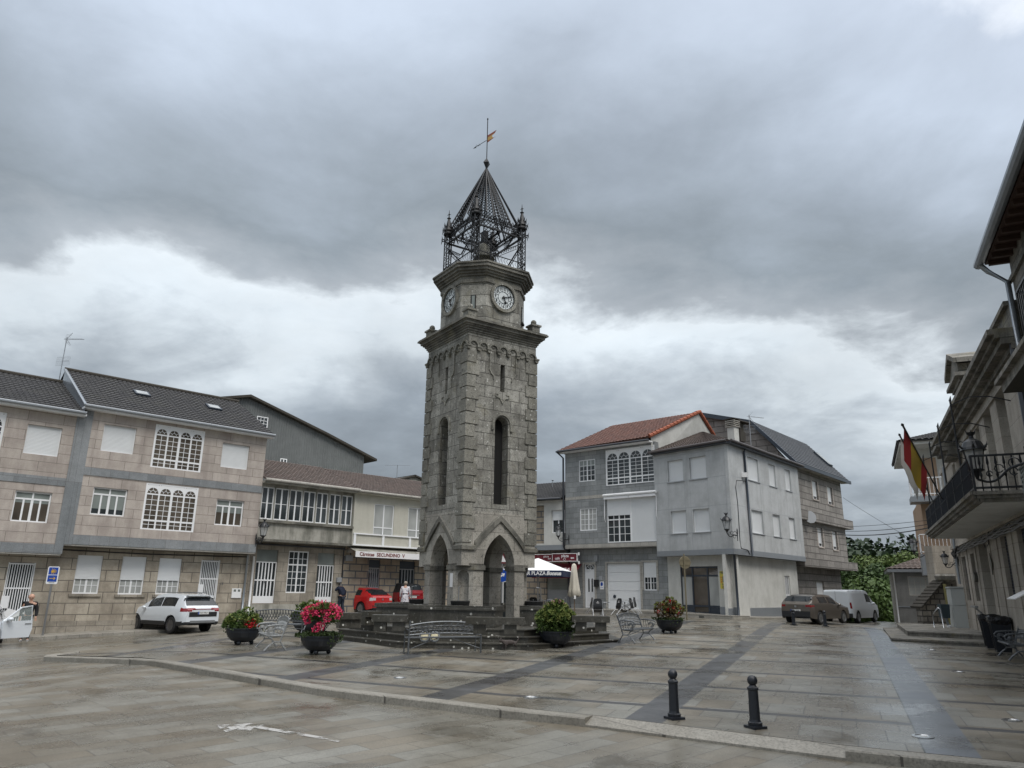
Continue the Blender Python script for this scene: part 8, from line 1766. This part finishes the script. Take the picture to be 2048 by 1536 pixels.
# round sign seen from behind
sp1 = ong(1374, 1240); sp1.y += .0; o = thing('road_sign', 'tan back of a round road sign on a tall pole', 'sign', tuple(sp1), R_(10)); zt_2 = aty(1373, 1108, sp1.y).z-sp1.z; zc = aty(1375, 1125, sp1.y).z-sp1.z
m['signback'] = flat('sign_back', (.20, .175, .115), .5, .3); b = MB(); b.tube([(0, 0, 0), (0, 0, zt_2)], .035, 8); b.build('pole', m['signback'], o); b = MB(); b.T = Matrix.Translation((.05, .05, zc)) @ Matrix.Rotation(PI/2, 4, 'X'); b.lathe([(.30, 0), (.31, .015), (.30, .03)], (0, 0, 0), 24); b.T = None
for z in (-.12, .12): b.box(-.2, .3, .0, .02, zc+z-.02, zc+z+.02)
b.build('disc', m['signback'], o)
# blue round sign beyond the arch
q_ = aty(1004, 1151, 37); o = thing('road_sign', 'round blue sign with white arrow seen through the tower arch', 'sign', (q_.x, q_.y, gz(q_.x, q_.y)), 0); zc = q_.z-gz(q_.x, q_.y)
b = MB(); b.tube([(0, .05, 0), (0, .05, zc+.4)], .035, 8); b.build('pole', m['alu'], o); b = MB(); b.T = Matrix.Translation((0, .0, zc)) @ Matrix.Rotation(PI/2, 4, 'X'); b.lathe([(.30, 0), (.30, .012)], (0, 0, 0), 28); ds = b.build('disc', m['bluesign'], o); b = MB(); b.T = Matrix.Translation((0, .001, zc)) @ Matrix.Rotation(PI/2, 4, 'X'); b.grid([[(r*cos(2*PI*k/28), r*sin(2*PI*k/28), .0125) for k in range(28)] for r in (.275, .30)], True); b.T = Matrix.Translation((0, -.014, zc)) @ Matrix.Rotation(R_(-35), 4, 'Y'); b.box(-.16, .06, -.002, 0, -.035, .035); b.prof([(.04, -.10), (.18, 0), (.04, .10)], -.002, 0); b.build('arrow', m['wht'], ds)
b = MB(); b.T = Matrix.Translation((0, .0, zc+.85)); b.prof([(-.32, -.28), (.32, -.28), (0, .30)], 0, .012); b.build('warning_triangle', m['redpl'], o) ; b = MB(); b.T = Matrix.Translation((0, -.002, zc+.85)); b.prof([(-.20, -.21), (.20, -.21), (0, .15)], -.002, 0); b.build('triangle_field', m['wht'], o)
b = MB(); b.tube([(0, .05, zc), (0, .05, zc+1.1)], .03, 6); b.build('pole_extension', m['alu'], o)
# parasols
pb = ong(1149, 1234); o = thing('closed_parasol', 'closed cream parasol on a wooden pole in front of the cafe', 'parasol', tuple(pb)); zt_2 = aty(1149, 1127, pb.y).z-pb.z; zb_2 = aty(1149, 1193, pb.y).z-pb.z
m['canvas'] = flat('cream_canvas', (.50, .47, .40), .85, var=.12, sc=10); m['canvasw'] = flat('white_canvas', (.74, .75, .75), .8, var=.05); m['navyc'] = flat('navy_valance', (.012, .02, .06), .7)
b = MB(); b.tube([(0, 0, 0), (0, 0, zt_2)], .028, 8); b.build('pole', flat('pole_wood', (.16, .11, .07), .6), o); b = MB(); rows = []; hh = zt_2-zb_2
for t_, r in ((0, .03), (.03, .10), (.08, .13), (.45, .20), (.8, .28), (.97, .33), (1, .24)): rows.append([((r+.05*sin(6*a)*t_)*cos(a), (r+.05*sin(6*a)*t_)*sin(a), zt_2-hh*t_+.03*cos(6*a)*(t_ > .9)) for a in [2*PI*k/36 for k in range(36)]])
b.grid(rows, True); b.build('folded_canopy', m['canvas'], o, smooth=True); b = MB(); b.box(-.05, .05, -.37, -.34, zb_2-.12, zb_2+.05); b.build('tag', m['wht'], o); b = MB(); b.cbox((0, 0, .04), (.5, .5, .08)); b.build('base', m['gutter'], o)
pa_ = aty(1076, 1145, 40.5); g_ = gz(pa_.x, pa_.y)+.1; o = thing('open_parasol', 'open white parasol with navy lettered valance beside the tower', 'parasol', (pa_.x, pa_.y, g_), R_(-14)); zv = aty(1100, 1141, 39).z-g_; za = aty(1066, 1116, 40.5).z-g_; hw = 1.62
b = MB(); rm = [(-hw, -hw), (hw, -hw), (hw, hw), (-hw, hw)]
for i in range(4): a, c = rm[i], rm[(i+1) % 4]; b.face([(*a, zv), (*c, zv), (0, 0, za)]); b.face([(*a, zv-.002), (0, 0, za-.002), (*c, zv-.002)])
b.build('canopy', m['canvasw'], o); b = MB()
for i in range(4): a, c = rm[i], rm[(i+1) % 4]; b.face([(*a, zv), (*c, zv), (c[0], c[1], zv-.30), (a[0], a[1], zv-.30)])
vl = b.build('valance', m['navyc'], o); text('CAFE BAR PLAZA', o, (-.22, -hw-.006, zv-.15), .27, 'wht', bold=.006, sx=.92); text('Bonsua', o, (1.15, -hw-.006, zv-.15), .26, 'wht', bold=.012, shear=.3)
b = MB(); b.tube([(0, 0, 0), (0, 0, za)], .03, 8)
for a in rm: b.tube([(0, 0, zv-.35), (a[0]*.5, a[1]*.5, (za+zv)/2)], .012, 4)
b.build('pole', m['alu'], o)
# cafe chairs and tables
def chair_mesh(par, tilt=0., T=None):
    T0 = T or Matrix(); b = MB(); b.T = T0
    b.grid([[(x, -.22, .44), (x, 0, .425), (x, .20, .43), (x, .235, .47), (x*.98, .27, .62), (x*.94, .31, .78), (x*.80, .335, .88), (x*.5, .345, .905)] for x in (-.23, -.12, 0, .12, .23)]); b.grid([[(x, -.22, .43), (x, 0, .415), (x, .20, .42), (x, .245, .465), (x*.98, .28, .62), (x*.94, .32, .78), (x*.80, .345, .88), (x*.5, .355, .905)] for x in (-.23, -.12, 0, .12, .23)]); b.build('seat_shell', m['black'], par, smooth=True)
    b = MB(); b.T = T0
    for s in (-1, 1):
        b.tube([(s*.24, -.26, 0), (s*.24, -.20, .42), (s*.24, -.22, .64), (s*.25, .20, .66), (s*.22, .29, .70)], .014, 6); b.tube([(s*.24, .33, 0), (s*.24, .20, .42), (s*.235, .30, .80)], .014, 6)
    b.tube([(-.24, -.21, .40), (.24, -.21, .40)], .012, 5); b.tube([(-.24, .2, .40), (.24, .2, .40)], .012, 5); b.build('frame', m['alu'], par)
    b = MB(); b.T = T0; b.tube([(0, .335, .74), (.02, .335, .76), (0, .335, .78), (-.02, .335, .76), (0, .335, .74)], .008, 4); b.box(-.07, .07, .320, .328, .69, .705); b.build('printed_mark', m['wht'], par)
GC = 'folded cafe chairs leaning on the tables'
def chair(lab, px, py, rz, tilt, proto=[None]):
    p = ong(px, py); 
    if proto[0] is None: o = thing('cafe_chair', lab, 'chair', (0, 0, 0), 0, GC); chair_mesh(o); proto[0] = o
    else: o = dup(proto[0], label=lab)
    o.location = p; o.rotation_euler = (R_(tilt), 0, R_(rz)); return o
def table(lab, px, py, proto=[None]):
    p = ong(px, py)
    if proto[0] is None:
        o = thing('cafe_table', lab, 'table', (0, 0, 0), 0, 'cafe tables'); b = MB(); b.lathe([(.36, .70), (.37, .715), (.36, .73)], (0, 0, 0), 24); b.build('table_top', m['gutter'], o); b = MB(); b.tube([(0, 0, .05), (0, 0, .70)], .03, 8)
        for k in range(4): a = PI/4+k*PI/2; b.tube([(0, 0, .12), (.28*cos(a), .28*sin(a), .01)], .016, 5)
        for s in (-1, 1): b.tube([(s*.02, 0, .55), (s*.22, 0, .40), (s*.20, 0, .2), (s*.03, 0, .12)], .013, 5)
        b.build('leg_frame', m['alu'], o); proto[0] = o
    else: o = dup(proto[0], label=lab)
    o.location = p; return o
table('cafe table farthest left, under the open parasol', 1106, 1226); table('cafe table right of the closed parasol', 1206, 1233); table('cafe table in front of the white garage door', 1250, 1231)
chair('cafe chair tipped onto its table right of the closed parasol, back towards us', 1196, 1238, 178, 24); chair('cafe chair seen edge-on, tipped from the left onto the table by the closed parasol', 1183, 1233, 95, 24)
chair('cafe chair leaning right onto the table before the garage door', 1237, 1236, 115, 27); chair('cafe chair leaning left onto the table before the garage door', 1265, 1235, -118, 27); chair('cafe chair right behind the left-leaning one at the garage door', 1271, 1232, -112, 24)
chair('cafe chair standing close to the tower under the open parasol', 1068, 1228, 170, 0); chair('cafe chair left of the table under the open parasol', 1086, 1224, 100, 10); chair('cafe chair right of the table under the open parasol', 1126, 1223, -95, 12)
# bins
def bigbin(lab, p, rz, lid, h=1.05):
    o = thing('litter_bin', lab, 'bin', tuple(p), rz, 'dark litter bins'); b = MB(); b.grid([[(sx*w_, sy*w_*1.1, z) for sx, sy in ((-1, -1), (1, -1), (1, 1), (-1, 1))] for w_, z in ((.17, .04), (.24, h-.12), (.25, h-.10), (.25, h-.04))], True); b.face([(-.17, -.187, .04), (.17, -.187, .04), (.17, .187, .04), (-.17, .187, .04)]); b.build('body', m['navy'], o)
    b = MB()
    for x in (-.12, 0, .12): b.tube([(x, -.20, .1), (x*1.3, -.27, h-.15)], .014, 4)
    b.build('ribs', m['black'], o)
    b = MB(); rng = random.Random(3); rows = []
    for r, z in ((.23, h-.22), (.275, h-.10), (.27, h-.02), (.22, h+.0), (.18, h-.06)): rows.append([((r+rng.uniform(-.02, .02))*1.05*max(-1, min(1, 1.25*cos(2*PI*k/20))), (r+rng.uniform(-.02, .02))*1.1*max(-1, min(1, 1.25*sin(2*PI*k/20))), z+rng.uniform(-.03, .02)) for k in range(20)])
    b.grid(rows, True); b.build('bin_bag', m['bag'], o)
    if lid: b = MB(); b.box(-.24, -.20, -.24, -.05, .62, .72); b.build('sticker', m['yellow'], o)
m['bag'] = flat('black_bin_bag', (.010, .010, .012), .22, var=.3, bump=.6, sc=12)
bigbin('black bin with plastic bag and yellow sticker, left of the pair by the steps', ong(1988, 1299), KP.rz, True); bigbin('black bin with plastic bag, right of the pair, next to the bench', ong(2003, 1307)+Vector((.08, 0, 0)), KP.rz, False)
p = ong(1893, 1256); p = onz(1893, 1257, .45); o = thing('post_bin', 'small teal grey bin on a post at the terrace end', 'bin', tuple(p), 0); b = MB(); b.prof([(-.15, .42), (.15, .42), (.19, .98), (-.19, .98)], -.14, .14); b.build('body', flat('teal_grey_plastic', (.03, .05, .06), .45), o); b = MB(); b.tube([(.12, .0, .05), (.02, 0, .5)], .05, 8); b.build('leg', m['gutter'], o); b = MB(); b.lathe([(.09, 0), (.09, .12), (.06, .14)], (.13, 0, 0), 10); b.build('foot', m['wht'], o)
p = ong(604, 1214, 0); o = thing('wall_bin', 'low dark litter bin standing against the glazed house wall', 'bin', tuple(p), LP.rz); b = MB(); b.prof([(-.30, 0), (.30, 0), (.34, .52), (-.34, .52)], -.25, .25); b.build('body', m['black'], o); b = MB(); b.box(-.38, .38, -.28, .28, .521, .60); b.tube([(.38, -.1, .5), (.46, -.1, .42), (.46, -.1, .3)], .03, 5); b.build('lid', m['navy'], o)
# recessed ground lights
for i, (x, y, lab) in enumerate(((1846, 1473, 'round recessed ground light on the blue strip nearest the kerb'), (2024, 1441, 'round recessed ground light at the right photo edge'), (1916, 1344, 'round recessed ground light midway along the right paving'), (1862, 1300, 'round recessed ground light nearest the terrace steps'), (1062, 1395, 'round recessed ground light left of the near bollards'), (800, 1356, 'round recessed ground light below the long bench'))):
    p = ong(x, y); o = thing('ground_light', lab, 'ground light', tuple(p), 0, 'recessed ground lights'); n_ = Vector((-.012, -.022, 1)).normalized(); o.rotation_euler = n_.to_track_quat('Z', 'Y').to_euler()
    b = MB(); b.lathe([(.145, -.02), (.145, .008), (.105, .010), (.10, .004)], (0, 0, 0), 28); b.build('ring', m['steel'], o); b = MB(); b.lathe([(.10, .0), (.02, .008)], (0, 0, 0), 20); b.build('lens', m['curtain'], o)
# aerials
def aerial(lab, p, h, rz, kind=0):
    o = thing('roof_aerial', lab, 'antenna', tuple(p), rz, 'television aerials'); b = MB(); b.tube([(0, 0, -.4), (0, 0, h)], .022, 6); b.build('mast', m['alu'], o)
    b = MB()
    if kind == 0:
        b.tube([(-.15, 0, h-.1), (1.0, 0, h-.16)], .012, 4)
        for k in range(14): x = .15+k*.06; b.tube([(x, -.10, h-.1-.05*x), (x, .10, h-.1-.05*x)], .006, 3)
        for sg in (-1, 1):
            for k in range(4): b.tube([(-.02+.02*k, -.12, h-.1+sg*.06*k), (.08+.03*k+.0, .12, h-.1+sg*(.05+.09*k))], .008, 3)
            b.tube([(0, 0, h-.1), (.28, 0, h-.1+sg*.32)], .01, 4)
        b.build('yagi', m['alu'], o); b = MB(); zz = h*.42; b.tube([(-.02, 0, zz), (.35, 0, zz)], .012, 4)
        for x0 in (-.38, .02):
            for k in range(7): b.tube([(x0+.06*k, .03, zz-.22), (x0+.06*k, .03, zz+.22)], .005, 3)
            for z in (-.22, 0, .22): b.tube([(x0, .03, zz+z), (x0+.36, .03, zz+z)], .005, 3)
        b.build('grid_reflector', m['alu'], o)
    elif kind == 1:
        b.tube([(-.9, 0, h-.02), (.9, 0, h-.02)], .010, 4)
        for k in range(9): x = -.8+k*.2; b.tube([(x, -.25+.02*k, h-.02), (x, .25-.02*k, h)], .007, 3)
        b.build('yagi', m['alu'], o)
    else: b.lathe([(.05, h), (.09, h+.05), (.02, h+.10)], (0, 0, 0), 8); b.build('cowl', m['gutter'], o)
pt_ = LP.xy(uAB-.35, V5); aerial('tall aerial between the two pink houses', (pt_.x, pt_.y, zrA+.2), LP.z(*c4(442, 60), V5)-zrA-.1, R_(-10))
q_ = aty(*c6(1178, 690), 52); aerial('wide thin aerial over the butcher house roof', q_, aty(*c6(1178, 568), 52).z-q_.z, 0, 1)
q_ = aty(*d2(708, 250), 44.5); aerial('aerial beside the chimney of the corner house', q_, aty(*d2(706, 95), 44.5).z-q_.z, R_(10))
q_ = aty(*d1(218, 582), 52); aerial('short vent pole on the cafe house roof', q_, aty(*d1(218, 540), 52).z-q_.z, 0, 2)
# flags
m['flagr'] = flat('flag_red', (.50, .010, .015), .8, var=.15); m['flagy'] = flat('flag_yellow', (.62, .42, .02), .8, var=.15); m['flagw'] = flat('flag_white', (.60, .60, .58), .8, var=.1)
def pole_(cr, x0, y0, x1, y1, v0, v1): a = lw(KP, cr, x0, y0, v0); c = lw(KP, cr, x1, y1, v1); return a, c
A1, B1 = pole_(d5, 395, 1200, 178, 795, -1.18, -2.5); A2, B2 = pole_(d5, 345, 1215, 162, 850, -1.18, -2.3)
def flag(lab, A_, B_, bands, seed, fly=1.25, hoist=.62, nm='flag'):
    o = thing(nm, lab, 'flag', tuple(A_)); a, c = Vector((0, 0, 0)), B_-A_; b = MB(); b.tube([a, c], .022, 6); b.tube([c, c+(c-a).normalized()*.14], [.035, .004], 6); b.build('pole', m['iron'], o); Lp = (c-a).length; d = (a-c).normalized(); rng = random.Random(seed)
    cut = 0.
    for w_, mt in bands:
        b = MB(); rows = []; n = 6
        for i in range(n+1):
            s = cut+w_*i/n; row = []; top_ = c+d*(.22+s*Lp*hoist)
            for j in range(13):
                t_ = j/12; fold = .055*sin(s*11+t_*2.2)*min(1, t_*3); row.append(top_+Vector((-.10*t_+fold*.6, fold*1.6-.05*t_, -fly*t_*(.78+.28*s)))+d*(-.22*t_*s*Lp*hoist)) 
            rows.append(row)
        b.grid(rows); b.build('stripe', m[mt], o, smooth=True); cut += w_
    return o
fo = flag('red and yellow flag hanging from a pole on the town hall balcony', A1, B1, [(.26, 'flagr'), (.48, 'flagy'), (.26, 'flagr')], 1, .92, .5)
flag('white flag hanging half furled behind the red and yellow flag', A2, B2, [(1., 'flagw')], 2, .95, .5)
# stone steps edge weeds are left to the ground material; small street bits
